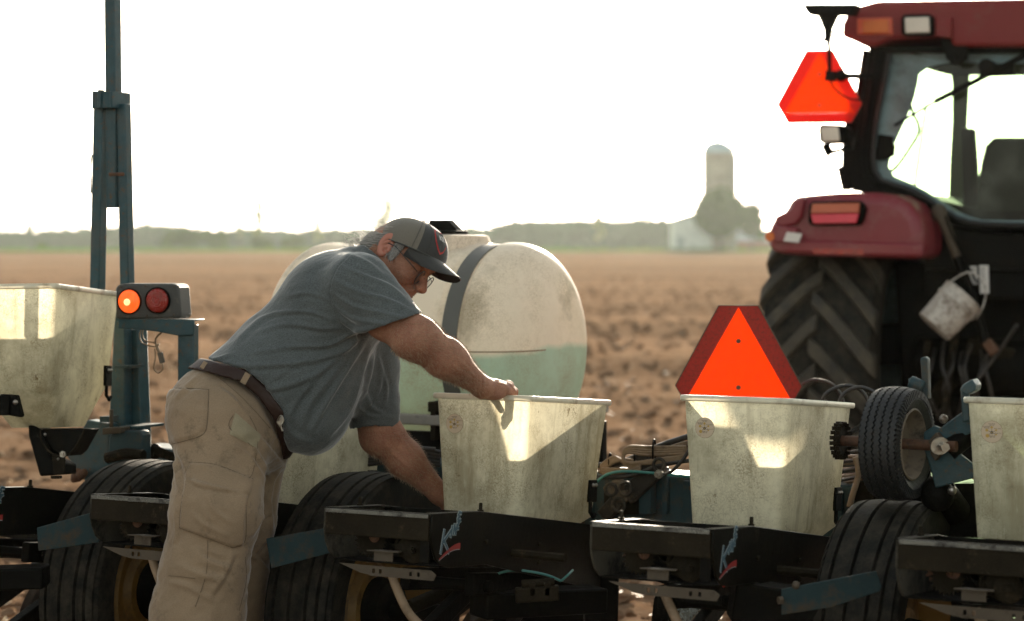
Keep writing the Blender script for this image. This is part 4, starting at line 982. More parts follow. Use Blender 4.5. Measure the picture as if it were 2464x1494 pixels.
def mast():
    Y = 6.75; fr = Frame(W(268, 600, Y), 27, 0)
    def L(px, py, y=0.0): return fr.M @ fr.loc(px, py, y)
    def sect(name, a, c, wpx, dep, mat, y0=0.0, bev=.004):
        """square bar whose two faces show: a, c = (px,py) centre line; local box"""
        b = MB(); w = wpx/F*Y
        b.beam(L(a[0],a[1],y0), L(c[0],c[1],y0), w, dep, up=D); return b.build(name, mat, planter, world=True, bevel=bev)
    # telescoping centre post: rotated square tube
    sect('mast_post', (271,-60), (276,500), 30, .040, M_blue, .005)
    sect('mast_leg', (244,250), (235,700), 28, .038, M_blue, .0)
    sect('mast_leg', (298,250), (307,700), 26, .036, M_blue, .01)
    b = MB(); b.T = fr.M; x0 = fr.loc(224,240,-.045).x; x1 = fr.loc(312,240,.050).x; zt = fr.loc(224,224).z; zb = fr.loc(224,264).z
    b.box(x0, x1, -.045, -.034, zb, zt); b.box(x0, x1, .040, .050, zb, zt); b.box(x0-.004, x0+.006, -.047, .052, zb, zt+.003); b.box(x1-.006, x1+.004, -.047, .052, zb, zt)
    b.box(x0+.022, x0+.036, -.052, -.03, zb, zt+.006)
    b.build('mast_collar', M_blue, planter, world=True, bevel=.003)
    b = MB(); b.tube([L(264,419,-.05), L(297,419,-.05)], .006, 8); b.build('mast_pin', M_rust, planter, world=True, smooth='auto')
    b = MB(); b.tube([L(221,372,-.03), L(219,400,-.03), L(219,465,-.03)], .003, 6); b.build('mast_wire', M_steel, planter, world=True, smooth='auto')
    # lower column and foot
    b = MB(); b.T = fr.M
    b.pxprism(fr, [(286,792),(331,792),(342,1085),(342,1140),(268,1140),(276,900)], .10, .155)
    b.pxprism(fr, [(278,690),(300,690),(300,1150),(255,1150)], .06, .10)
    b.pxprism(fr, [(210,1010),(262,1020),(262,1130),(205,1160),(158,1095)], .0, .05)
    b.build('mast_column', M_blue, planter, world=True, bevel=.005)
    b = MB(); b.T = fr.M; b.pxprism(fr, [(262,1050),(272,1036),(336,1036),(342,1048),(342,1108),(258,1108)], -.06, -.01); b.build('blue_housing', M_blueclean, planter, world=True, bevel=.006)
    b = MB(); b.T = fr.M; b.pxprism(fr, [(276,880),(311,880),(311,886),(276,886)], .02, .1); b.pxprism(fr, [(286,1025),(336,1025),(336,1031),(286,1031)], -.03,.1); b.pxprism(fr, [(240,1002),(262,1002),(262,1016),(240,1016)], -.03, .02); b.build('cross_plate', M_blueclean, planter, world=True, split=True)
    b = MB(); b.tube([L(268,985,-.05), L(268,1030,-.05)], .007, 8); b.T = fr.M; b.pxprism(fr, [(246,1030),(290,1028),(290,1042),(246,1046)], -.08, -.03); b.T = None; b.build('column_pin', M_galv, planter, world=True, bevel=.002)
    b = MB()
    for i in range(14): b.ball(L(190+random.uniform(-14,18), 1145+random.uniform(-12,12), -.03), random.uniform(.008,.018), 5)
    b.build('rusty_spring', M_rust, planter, world=True, smooth=True)
    # valve block and hoses over the left tyre
    b = MB()
    b.tube(spline([L(258,1102,-.1), L(300,1092,-.1), L(345,1096,-.1)], 5), .018, 10)
    for i in range(5): b.tube(spline([L(350+i*4,1098,.0), L(360+i*3,1076+i*2,.0), L(385,1080+i*4,.0), L(420,1094+i*3,.0)], 5), .006, 7)
    b.ball(L(372,1086,.02), .026, 7); b.build('valve_block', M_mud, planter, world=True, smooth='auto')
    # lamp bracket
    fl = Frame(W(360, 770, 6.55), 14, 0); b = MB(); b.T = fl.M
    b.pxprism(fl, [(284,770),(466,770),(466,780),(466,806),(430,808),(378,798),(322,792),(284,790)], 0, .012); b.pxprism(fl, [(280,768),(466,769),(466,773),(280,773)], 0, .09)
    b.build('lamp_bracket', M_blue, planter, world=True, bevel=.003)
    b = MB(); b.T = fl.M; b.pxprism(fl, [(427,806),(466,780),(466,1160),(427,1160)], .012, .055); b.build('lamp_post', M_blue, planter, world=True, bevel=.004)
    # lamp box
    t = thing('tail_lamp_box', 'black twin lamp box, lit amber lens beside a dark red lens', 'lamp', fl.M)
    b = MB(); b.T = fl.M; b.pxprism(fl, [(278,692),(284,684),(296,682),(412,682),(424,684),(430,692),(436,762),(428,767),(278,767)], -.005, .085)
    b.build('housing', surf('lamp_housing', (0.045,0.043,0.038), 0.6, bump=0.4, bump_scale=150, dirt=(0.14,0.12,0.09), dirt_scale=20, dirt_lo=.55, dirt_hi=.75), t, world=True, bevel=.008, seg=3)
    for px, py, rp, m_ in ((312,725,28,M_amberlit), (380,723,29,M_lensr)):
        c = fl.loc(px, py, -.006); r = rp/F*6.55
        b = MB(); b.lathe([(0,r*1.12),(.006,r*1.12),(.008,r*1.02),(.004,r*1.0)], c, (0,-1,0), 36); b.build('bezel', M_blackdull, t, smooth='auto')
        prof = [(.002+.016*math.cos(a*math.pi/2)+.0012*(k%2), r*math.sin(a*math.pi/2)) for k, a in enumerate(np.linspace(1, 0, 15))]
        b = MB(); b.lathe(prof, c, (0,-1,0), 36); o = b.build('lens', m_, t, smooth='auto', ang=20)
        if m_ is M_amberlit: b = MB(); b.ball(c+Vector((-.001,-.018,-.002)), (.011,.004,.011), 8); b.build('bulb', M_bulb, o, smooth=True)
    b = MB()
    for px, py in ((289,690),(350,688),(418,689),(418,757),(353,760)): b.ball(fl.loc(px,py,-.008), .0035, 5)
    b.build('screw', M_galv, t)
    w = thing('lamp_wiring', 'loose tan wires and plug hanging under the lamp bracket', 'wiring', fl.M)
    b = MB(); f = lambda l: spline([fl.loc(px,py,.03) for px,py in l], 7)
    b.tube(f([(353,776),(337,800),(342,824),(370,834),(383,828)]), .0022, 6); b.tube(f([(355,776),(343,800),(350,820),(374,826),(385,848)]), .0022, 6)
    b.tube(f([(425,786),(395,796),(375,815),(378,840),(385,850)]), .003, 6); b.tube(f([(391,872),(392,888),(380,897),(370,885),(374,858),(372,838)]), .0022, 6)
    b.build('cable', M_hose, w, smooth=True)
    b = MB(); b.beam(fl.loc(385,848,.03), fl.loc(391,873,.03), .016, .012, up=(0,1,0)); b.build('plug', surf('plug_rubber', (0.10,0.08,0.06), 0.7), w, bevel=.002)
mast()
def clutter():
    """frame tubes, shafts and hoses low under the row units"""
    b = MB()
    def L(px, py, Y): return W(px, py, Y)
    b.tube([L(985,1462,5.9), L(1160,1388,6.1)], .022, 12); b.tube([L(1060,1500,6.0), L(1180,1410,6.2)], .016, 10)
    b.build('brace_tube', M_mud, planter, world=True, smooth='auto', split=True)
    b = MB(); b.beam(L(1150,1455,5.7), L(1440,1440,5.9), .10, .07); b.beam(L(1140,1400,6.4), L(1450,1385,6.4), .12, .05); b.beam(L(1450,1300,6.2), L(1445,1500,6.2), .08,.1)
    b.beam(L(1760,1440,5.2), L(1960,1470,5.2), .12, .10); b.beam(L(1735,1445,5.3), L(1800,1450,5.3), .03, .03); b.tube([L(1830,1330,5.6), L(1840,1480,5.6)], .06, 12)
    b.beam(L(-60,1392,5.9), L(112,1386,5.9), .10, .06); b.beam(L(1170,1520,6.8), L(1430,1520,6.8), .3, .3)
    pworld(b, 'under_frame', M_blackdull, bevel=.006, split=True)
    b = MB(); b.tube(spline([L(1180,1415,5.7), L(1190,1385,5.7), L(1240,1372,5.7), L(1310,1382,5.7), L(1350,1398,5.7)], 6), .0038, 7); b.tube(spline([L(1350,1398,5.7), L(1366,1384,5.7), L(1378,1372,5.75)], 5), .0035, 7)
    o = b.build('air_hose', M_hoset, planter, world=True, smooth=True, split=True)
    b = MB(); b.tube([L(1180,1412,5.7), L(1181,1424,5.7)], .012, 8); b.tube([L(1742,1400,5.3), L(1748,1406,5.3)], .012, 8); b.build('hose_fitting', surf('red_fitting', (0.4,0.05,0.03), .5), o, world=True)
    b = MB(); b.tube(spline([L(1740,1405,5.3), L(1770,1378,5.3), L(1830,1368,5.3), L(1880,1378,5.3)], 6), .006, 7); b.build('cable', M_hosek, planter, world=True, smooth=True)
    # clamp casting at lower middle
    b = MB(); b.beam(L(1240,1432,5.6), L(1345,1425,5.6), .03, .04); b.tube([L(1255,1405,5.6), L(1335,1400,5.6)], .012, 8); b.beam(L(1280,1400,5.6), L(1282,1435,5.6), .03, .02); b.beam(L(1318,1400,5.6), L(1316,1435,5.6), .03, .02)
    pworld(b, 'clamp_casting', M_mud, bevel=.004)
    # opener shovel seen through the gap at bottom centre
    b = MB(); b.prism([L(1565,1500,6.3), L(1572,1440,6.3), L(1590,1408,6.3), L(1620,1400,6.3), L(1640,1440,6.3), L(1650,1500,6.3)], D*.05); b.beam(L(1590,1400,6.35), L(1604,1360,6.35), .05, .05); pworld(b, 'coulter', M_blackdull, bevel=.005)
    b = MB(); b.prism([L(1612,1500,6.2), L(1626,1410,6.2), L(1652,1390,6.2), L(1698,1425,6.2), L(1690,1460,6.2), L(1660,1500,6.2)], D*.02); pworld(b, 'coulter_blade', surf('polished_steel', (0.5,0.58,0.58), .25, .9, dirt=(.1,.08,.06), dirt_scale=15, dirt_lo=.5, dirt_hi=.6), bevel=.003)
    b = MB(); b.lathe([(-.06,0),(-.06,.05),(-.03,.05),(-.03,.07),(.03,.07),(.03,.05),(.06,.05),(.06,0)], L(1775,1400,6.6), T, 24); b.beam(L(1745,1425,6.6), L(1810,1425,6.6), .05, .06); b.build('rusty_drum', M_rust, planter, world=True, smooth='auto')
clutter()
def clutter2():
    L = lambda px, py, Y: W(px, py, Y)
    for k in (-1, 0, 1, 2):      # drive shaft, spring and hose clip behind each unit opening
        fr = unit_frame(k); g = lambda u, v, w: fr.M @ Vector((u, v, w))
        b = MB(); b.tube([g(-.12, .46, -.11), g(.48, .46, -.12)], .012, 8); b.build('drive_shaft', M_mud, planter, world=True, smooth='auto')
        for w_ in (-.03, -.05, -.10):
            b = MB(); b.lathe([(0,.007),(.004,.007),(.006,.004),(.006,0)], g(.3215, .30 if w_ > -.04 else .62, w_-.05), T, 6); b.build('bolt', M_mud, planter, world=True)
    for x in (-.9,-.55,-.2,.25,.62,1.05,1.4):
        b = MB(); b.T = fB.M; b.box(x-.035, x+.035, -.014, -.002, H-.87, H-.70); b.build('clamp_plate', M_blueclean, planter, world=True, bevel=.003)
        for z in (H-.72, H-.85):
            b = MB(); b.T = fB.M; b.lathe([(0,.012),(.010,.012),(.010,.006),(.024,.006),(.024,0)], (x, -.014, z), (0,-1,0), 6); b.build('bolt', M_galv, planter, world=True)
clutter2()
def hoses():
    t = thing('hose_bundle', 'bundle of tan cables tied over the blue beam between two hoppers', 'hoses', Matrix.Translation(W(1550,1100,6.5)))
    L = lambda px, py, y=0: W(px, py, 6.29-(px-1550)*.00065+y)
    rnd = random.Random(4); b = MB()
    for i in range(11):
        o = rnd.uniform(-9, 9); q = rnd.uniform(-6, 6)
        b.tube(spline([L(1440,1128+o*.8,.0), L(1480,1112+o+q,.02*i/5), L(1530,1108+o*.6-q,.02), L(1580,1094+o,.03), L(1650,1078+o*1.3+q,.03), L(1720,1064+o,.05)], 7), rnd.uniform(.0045,.0065), 7)
    for i in range(7):   # slack loops lying on the beam
        b.tube(spline([L(1446,1138-i*3,-.02), L(1478,1112-i*2,-.03), L(1515,1106+i*3,-.03), L(1540,1122+i*2,-.04), L(1500,1136-i,-.04), L(1450,1140-i*2,-.03)], 7), .0052, 7)
    for i in range(4):   # folded-back loops
        b.tube(spline([L(1650,1090-i*5,-.03), L(1560,1094-i*6,-.03), L(1512,1088-i*4,-.04), L(1500,1100-i*1,-.04), L(1515,1114,-.04), L(1600,1112-i*3,-.03), L(1650,1100-i*2,-.03)], 7), .0055, 7)
    b.build('tan_cable', M_hose, t, world=True, smooth=True, split=True)
    b = MB(); b.tube(spline([L(1440,1120), L(1500,1110), L(1590,1072,-.02), L(1650,1052,-.02), L(1720,1030)], 6), .009, 8); b.tube(spline([L(1440,1150,-.02), L(1520,1144,-.05), L(1580,1122,-.05), L(1660,1108,-.05), L(1700,1104)], 6), .006, 8)
    b.tube(spline([L(1575,1145,-.06), L(1610,1138,-.06), L(1640,1110,-.06), L(1660,1080,-.05)], 6), .0055, 8); b.tube(spline([L(1440,1146,-.03), L(1480,1143,-.03), L(1560,1130,-.03)],5), .005,7)
    b.build('black_hose', M_hosek, t, world=True, smooth=True, split=True)
    b = MB(); b.tube(spline([L(1435,1160,-.06), L(1460,1142,-.06), L(1500,1134,-.06), L(1570,1138,-.06), L(1650,1146,-.06), L(1700,1148,-.06)], 7), .0045, 7); b.build('teal_tube', M_hoset, t, world=True, smooth=True)
    b = MB()
    for px, py, r in ((1468,1110,.022),(1530,1100,.030),(1574,1086,.032)):
        c = L(px,py,-.01); b.tube([c+Vector((.004*math.sin(a)*0+.2*r*math.cos(a), .9*r*math.cos(a), 1.1*r*math.sin(a))) for a in np.linspace(0,2*math.pi,15)[:-1]], .003, 6, closed=True)
    b.build('tie', M_blackdull, t, world=True, smooth=True, split=True)
    t = thing('hose_bundle', 'tan and black hoses low between the hopper and the small tyre', 'hoses', Matrix.Translation(W(2075,1110,5.9)))
    b = MB()
    for i in range(6): b.tube(spline([W(2020,1098+i*16,6.2), W(2075,1100+i*14,6.0), W(2130,1112+i*12,6.0), W(2200,1110+i*14,6.1)], 6), .007, 7)
    b.tube(spline([W(2058,1100,5.95), W(2066,1140,5.95), W(2052,1190,5.95), W(2044,1220,5.95)], 6), .009, 7); b.build('tan_cable', M_hose, t, world=True, smooth=True, split=True)
    b = MB()
    for i in range(4): b.tube(spline([W(2020,1090+i*22,6.1), W(2075,1086+i*20,5.95), W(2130,1095+i*18,6.0), W(2200,1100+i*18,6.1)], 6), .006, 7)
    b.build('black_hose', M_hosek, t, world=True, smooth=True, split=True)
    t = thing('hose_bundle', 'thin black hose loops in the air right of the orange triangle', 'hoses', Matrix.Translation(W(1990,940,6.7)))
    b = MB(); l = lambda pts, Y: spline([W(px,py,Y) for px,py in pts], 8)
    b.tube(l([(1930,925),(1960,914),(2000,924),(2025,955),(2030,990)], 6.8), .006, 8); b.tube(l([(1978,990),(1985,950),(2030,928),(2072,940),(2095,985),(2085,1020),(2055,1042)], 6.7), .006, 8)
    b.tube(l([(2012,990),(2030,948),(2070,932),(2110,950),(2130,990)], 6.6), .006, 8); b.build('hose', M_hosek, t, world=True, smooth=True, split=True)
    b = MB(); b.tube(l([(900,1075),(950,1070),(1000,1078),(1048,1082)], 6.5), .008, 8)
    for i in range(5): b.tube(l([(880,1090+i*7),(960,1078+i*8),(1010,1080+i*8),(1060,1088+i*8)], 6.5), .007, 7)
    t = thing('hose_bundle', 'dark hoses behind the worker left forearm', 'hoses', Matrix.Translation(W(990,1090,6.5))); b.build('hose', M_hosek, t, world=True, smooth=True, split=True)
hoses()

# ------------------------------------------------------------------ warning triangles
def emblem(label, M, mred, post):
    t = thing('warning_triangle', label, 'warning sign', M)
    O = [(-.156,0),(.148,0),(.203,.092),(.063,.333),(-.063,.333),(-.203,.088)]; O = [(-.152,0),(.152,0),(.2035,.09),(.0635,.350),(-.0635,.350),(-.2035,.09)]
    I = [(-.168,.046),(.168,.046),(.0,.344)]
    o3 = [(x,0,z) for x,z in O]; i3 = [(x,0,z) for x,z in I]
    b = MB(); b.add(o3+i3, [(0,1,7,6),(1,2,7),(2,3,8,7),(3,4,8),(4,5,6,8),(5,0,6)]); b.build('reflective_border', mred, t, fix=False)
    b = MB(); b.add([(x,-.001,z) for x,z in I], [(0,1,2)]); b.build('orange_panel', M_orange, t, fix=False)
    b = MB(); b.tube([(x,.0005,z) for x,z in O], .0022, 6, closed=True); b.build('metal_edge', M_galv, t, smooth=True)
    b = MB(); 
    for z in (.085,.235): b.lathe([(0,.008),(.004,.007),(.005,0)], (0,-.003,z), (0,-1,0), 8)
    b.build('bolt', M_galv, t)
    if post:
        b = MB(); b.box(-.02,.02,.006,.03,-.35,.055); b.build('post', M_blue, t)
    return t
Ye = 6.72; s = 303/F*Ye/.407
Me = Matrix.Translation(W(1777, 735, Ye) - Vector((0,0,.350*s))) @ Matrix.Rotation(R(-8), 4, 'Z') @ Matrix.Diagonal((s,s,s,1))
emblem('orange warning triangle with worn red border behind the hopper', Me, M_retro, True)
Yt = 10.24; s2 = 203/F*Yt/.407
Me2 = Matrix.Translation(W(1972, 121, Yt) - Vector((0,0,.350*s2))) @ Matrix.Rotation(R(-10), 4, 'Z') @ Matrix.Diagonal((s2,s2,s2,1)) 
emblem('bright orange red warning triangle mounted beside the tractor cab', Me2, M_retro2, False)

# ------------------------------------------------------------------ liquid tank
def tank():
    c = W(1240, 835, 7.3); Mt = Matrix.Translation(c) @ Matrix.Rotation(-R(27), 4, 'Z')   # local x along the axis to the right
    t = thing('liquid_tank', 'large cream plastic tank with grey straps, part filled with green liquid', 'tank', Mt)
    r = 0.368; l = 0.75
    mt = mat_poly('tank_plastic', (0.93, 0.83, 0.71), (0.44, 0.60, 0.50), 0.0, 2, dirt=(0.30,0.22,0.13), transl=0.45, scratch=False, dirt_amt=0.8, dscale=5)
    def dome(sign, x0, dep):
        return [(x0+sign*dep*math.sin(a), r*(math.cos(a)**0.62)) for a in np.linspace(0.0, math.pi/2, 16)]
    prof = dome(-1, -l, .15)[::-1] + [(-l+.02, r*1.0), (-l+.04, r*.985), (-.23,r*.985), (-.215, r*1.0), (-.12,r*1.0), (-.105,r*.972),(-.035,r*.972),(-.02,r*1.0)] + dome(1, 0.0, .19)
    b = MB(); n = 96
    b.lathe(prof, (0,0,0), (1,0,0), n); body = b.build('tank_shell', mt, t, smooth='auto', ang=28)
    for x in (-.0, -l):
        pass
    b = MB(); b.lathe([(-.100,r*.974),(-.100,r*.986),(-.040,r*.986),(-.040,r*.974)], (0,0,0), (1,0,0), n); b.lathe([(-.50,r*.987),(-.50,r*.999),(-.45,r*.999),(-.45,r*.987)], (0,0,0), (1,0,0), n)
    b.build('strap', surf('grey_strap', (0.09,0.085,0.07), .5, dirt=(.2,.18,.15), dirt_scale=10, dirt_lo=.6, dirt_hi=.75, bump=.1), t, smooth='auto')
    # mould line round the right dome at mid height
    b = MB(); b.tube([(x+.002*0, -(rr+.0006), 0) for x, rr in dome(1,0,.19)[:14]], .0025, 6); b.build('mould_line', surf('mould_line', (0.30,0.22,0.14), .6), t, smooth=True)
    zt = r*.98; b = MB(); b.lathe([(zt-.05,.17),(zt+.005,.155),(zt+.03,.145),(zt+.035,.125),(zt+.035,.0)], (-.27,0,0), (0,0,1), 48); b.build('filler_neck', mt, t, smooth='auto')
    b = MB(); b.lathe([(zt+.036,.09),(zt+.048,.09),(zt+.05,.08),(zt+.05,0)], (-.29,0,0), (0,0,1), 40); b.prism([(-.345,-.02,zt+.05),(-.22,-.02,zt+.05),(-.26,-.02,zt+.088),(-.335,-.02,zt+.088)], (0,.04,0)); b.build('lid', M_blackdull, t, smooth='auto')
    # round label, mostly hidden by the arm
    b = MB(); a0 = R(183); cx = -.44
    def on(x, s, d): a = s/r; rr = r*.985+d; return Vector((x, -rr*math.cos(a), rr*math.sin(a)))
    for rad, mi, d in ((.062,1,.0008),(.057,0,.0018)):
        ring = [on(cx+rad*math.cos(k*math.pi/20), .062+rad*math.sin(k*math.pi/20), d) for k in range(40)]
        b.add([on(cx,.062,d)]+ring, [(0,1+k,1+(k+1)%40) for k in range(40)], mi)
    b.text('PLANT FOOD', .019, Matrix.Translation(on(cx,.035,.0035)) @ Matrix.Rotation(R(90-2),4,'X'), 2)
    b.build('round_label', [M_label, M_hoset, M_ink], t, fix=False)
    # cradle
    b = MB(); zb = W(1000,985,7.25).z - c.z
    b.box(-l-.2, .18, -.40, -.36, zb-.035, zb); b.box(-l-.2,.18,.36,.40,zb-.035,zb); b.build('cradle_rail', surf('cradle_paint', (0.24,0.215,0.18), .6, dirt=(.12,.1,.08), dirt_scale=8), t, bevel=.004)
    b = MB(); b.box(-l+.15,-l+.21,-.36,.36,zb-.20,zb-.03); b.box(-.12,-.05,-.36,.36,zb-.20,zb-.03); b.box(-l-.1,.2,-.37,-.33,zb-.42,zb-.06); b.box(-l-.1,.2,.3,.34,zb-.42,zb-.06); b.build('cradle', M_blackdull, t, bevel=.004)
    b = MB(); q = -.14; b.box(-.13,-.02,-r*1.0-.03,-r*.86,-.205,-.17); b.box(-.12,-.10,-r-.03,-r*.86,-.30,-.19); b.box(-.05,-.03,-r-.03,-r*.86,-.30,-.19); b.build('strap_bracket', M_mud, t, bevel=.003)
tank()
# ------------------------------------------------------------------ implicit surfaces for the person
def smin(a, b, k):
    if k <= 0: return np.minimum(a, b)
    h = np.clip(0.5+0.5*(b-a)/k, 0, 1)
    return b*(1-h)+a*h-k*h*(1-h)
class Fld:
    """list of (op, fn, k) evaluated in order on an (n,3) array"""
    def __init__(s): s.ops = []
    def cone(s, a, b, ra, rb, k=.02, op='u', flat=None):
        a = np.array(a, float); b = np.array(b, float)
        def f(P):
            d = b-a; L2 = d@d; t = np.clip(((P-a)@d)/L2, 0, 1)
            q = P-(a+t[:,None]*d)
            if flat is not None:   # flatten along a direction: (dir, factor)
                u = np.array(flat[0], float); u /= np.linalg.norm(u); c = q@u; q = q + (c*(1/flat[1]-1))[:,None]*u
            return np.linalg.norm(q, axis=1)-(ra+(rb-ra)*t)
        s.ops.append((op, f, k)); return s
    def ell(s, c, r, k=.02, op='u', M=None):
        c = np.array(c, float); r = np.array(r, float); M_ = None if M is None else np.array(M)   # rows are the local axes
        def f(P):
            q = P-c
            if M_ is not None: q = q@M_.T
            k0 = np.linalg.norm(q/r, axis=1); k1 = np.linalg.norm(q/(r*r), axis=1)
            return k0*(k0-1)/np.maximum(k1, 1e-9)
        s.ops.append((op, f, k)); return s
    def plane(s, p, n, op='i', k=.004):
        p = np.array(p, float); n = np.array(n, float); n = n/np.linalg.norm(n)
        s.ops.append((op, lambda P: (P-p)@n, k)); return s
    def fn(s, f, op='u', k=0): s.ops.append((op, f, k)); return s
    def __call__(s, P):
        v = np.full(len(P), 9.0)
        for op, f, k in s.ops:
            g = f(P)
            if op == 'u': v = smin(v, g, k)
            elif op == 's': v = -smin(-v, g, k)
            elif op == 'i': v = -smin(-v, -g, k)
            elif op == 'd': v = v + g
        return v
def surfnet(f, lo, hi, h):
    lo = np.array(lo, float); hi = np.array(hi, float); m = 4
    nc = np.ceil((hi-lo)/(h*m)).astype(int)+1
    ax = [lo[i]+np.arange(nc[i]+1)*h*m for i in range(3)]
    G = np.stack(np.meshgrid(*ax, indexing='ij'), -1).reshape(-1, 3)
    C = f(G).reshape(nc+1)
    N = nc*m+1
    A = np.full(tuple(N), 1.0, dtype=np.float32)
    # fine sampling only in blocks close to the surface
    near = np.zeros(tuple(nc), bool); mn = np.full(tuple(nc), 9.0); mx = np.full(tuple(nc), -9.0)
    for dx in (0,1):
        for dy in (0,1):
            for dz in (0,1):
                s = C[dx:dx+nc[0], dy:dy+nc[1], dz:dz+nc[2]]; mn = np.minimum(mn, s); mx = np.maximum(mx, s)
    near = (mn < h*m*1.1) & (mx > -h*m*1.1)
    sg = np.where(mx < 0, -1.0, 1.0)
    A[:nc[0]*m, :nc[1]*m, :nc[2]*m] = np.repeat(np.repeat(np.repeat(sg, m, 0), m, 1), m, 2)
    bi = np.argwhere(near); off = np.stack(np.meshgrid(*[np.arange(m+1)]*3, indexing='ij'), -1).reshape(-1, 3)
    for i in range(0, len(bi), 3000):
        I = (bi[i:i+3000, None, :]*m + off[None]).reshape(-1, 3)
        A[I[:,0], I[:,1], I[:,2]] = f(lo+I*h)
    S = A < 0
    cnt = np.zeros(tuple(N-1)); acc = np.zeros(tuple(N-1)+(3,))
    cor = [(0,0,0),(1,0,0),(0,1,0),(1,1,0),(0,0,1),(1,0,1),(0,1,1),(1,1,1)]
    def sl(X, c): return X[c[0]:c[0]+N[0]-1, c[1]:c[1]+N[1]-1, c[2]:c[2]+N[2]-1]
    for a in range(8):
        for b in range(a+1, 8):
            d = [abs(cor[a][i]-cor[b][i]) for i in range(3)]
            if sum(d) != 1: continue
            va = sl(A, cor[a]); vb = sl(A, cor[b]); msk = (va < 0) != (vb < 0)
            t = np.where(msk, va/(va-vb+1e-12*(va == vb)), 0)
            for i in range(3): acc[..., i] += np.where(msk, cor[a][i]+t*(cor[b][i]-cor[a][i]), 0)
            cnt += msk
    act = cnt > 0; idx = np.full(tuple(N-1), -1); idx[act] = np.arange(act.sum())
    base = np.argwhere(act); V = lo + (base + acc[act]/cnt[act][:,None])*h
    Q = []
    for axis in range(3):
        s0 = [slice(1, N[i]-1) for i in range(3)]; s1 = list(s0); s0[axis] = slice(0, N[axis]-1); s1[axis] = slice(1, N[axis])
        a = S[tuple(s0)]; b = S[tuple(s1)]; o = np.zeros(3, int)+1; o[axis] = 0
        u, w = [(1,2),(2,0),(0,1)][axis]
        for m_, flip in ((a & ~b, False), (~a & b, True)):
            I = np.argwhere(m_)+o
            def at(du, dw):
                J = I.copy(); J[:,u] -= du; J[:,w] -= dw; return idx[J[:,0], J[:,1], J[:,2]]
            q = np.stack([at(1,1), at(0,1), at(0,0), at(1,0)], 1)
            Q.append(q[:, ::-1] if flip else q)
    Q = np.concatenate(Q); Q = Q[(Q >= 0).all(1)]
    return V, Q
def vnormals(V, Q):
    n = np.cross(V[Q[:,2]]-V[Q[:,0]], V[Q[:,3]]-V[Q[:,1]]); out = np.zeros_like(V)
    for i in range(4): np.add.at(out, Q[:,i], n)
    return out/np.maximum(np.linalg.norm(out, axis=1), 1e-12)[:,None]
def relax(V, Q, it=2, lam=.5):
    for _ in range(it):
        s = np.zeros_like(V); c = np.zeros(len(V))
        for i in range(4):
            a = Q[:,i]; b = Q[:,(i+1)%4]; np.add.at(s, a, V[b]); np.add.at(s, b, V[a]); np.add.at(c, a, 1); np.add.at(c, b, 1)
        V = V + lam*(s/np.maximum(c, 1)[:,None]-V)
    return V
def mesh_obj(name, parts, mats, parent, mi=None):
    VV = []; FF = []; off = 0; mis = []
    for k, (V, Q) in enumerate(parts):
        VV.append(V); FF += (Q+off).tolist(); mis += [k if mi is None else mi[k]]*len(Q); off += len(V)
    V = np.concatenate(VV); I = np.array(MW[parent].inverted())
    V = V@I[:3,:3].T + I[:3,3]
    me = bpy.data.meshes.new(name); me.from_pydata(V.tolist(), [], FF)
    if not isinstance(mats, (list, tuple)): mats = [mats]
    for m in mats: me.materials.append(m)
    if len(mats) > 1: me.polygons.foreach_set('material_index', mis)
    me.polygons.foreach_set('use_smooth', [True]*len(me.polygons))
    o = bpy.data.objects.new(name, me); col.objects.link(o); o.parent = parent; MW[o] = MW[parent]
    return o
def pix(V): return np.stack([CX+V[:,0]/V[:,1]*F, HOR-(V[:,2]-H)/V[:,1]*F], 1)
def seg_dist(P, pts):
    """distance in pixels to a polyline and fraction along it"""
    best = np.full(len(P), 1e9); par = np.zeros(len(P)); n = len(pts)-1; side = np.zeros(len(P))
    for i in range(n):
        a = np.array(pts[i], float); b = np.array(pts[i+1], float); d = b-a; t = np.clip(((P-a)@d)/(d@d), 0, 1)
        q = P-(a+t[:,None]*d); D_ = np.linalg.norm(q, axis=1); m = D_ < best; best[m] = D_[m]; par[m] = (i+t[m])/n
        side[m] = (q[m,0]*d[1]-q[m,1]*d[0])/np.linalg.norm(d)
    return best, par, side
def folds(V, Q, lst):
    """cloth folds: real relief raised along traced curves on the side turned to the viewer"""
    Nn = vnormals(V, Q); P = pix(V); toC = np.array([0, 0, H])-V; toC /= np.linalg.norm(toC, axis=1)[:,None]
    face = np.clip((Nn*toC).sum(1)*3+.3, 0, 1); d = np.zeros(len(V))
    for pts, w, amp in lst:
        q = [tuple(v)[:2] for v in spline([(x, y, 0) for x, y in pts], 5)]
        D_, t, sd = seg_dist(P, q); w = w*.78; prof = np.exp(-(D_/w)**2)*np.clip(np.sin(np.pi*np.clip(t, .02, .98))**.6, 0, 1)
        trough = -0.6*np.exp(-((D_-w*1.7)/w)**2)*np.clip(np.sin(np.pi*np.clip(t,.02,.98)),0,1)*(sd > 0)
        d += 1.3*amp*(prof+trough)
    return V + Nn*(d*face)[:,None]
def m_(px, Y): return px/F*Y

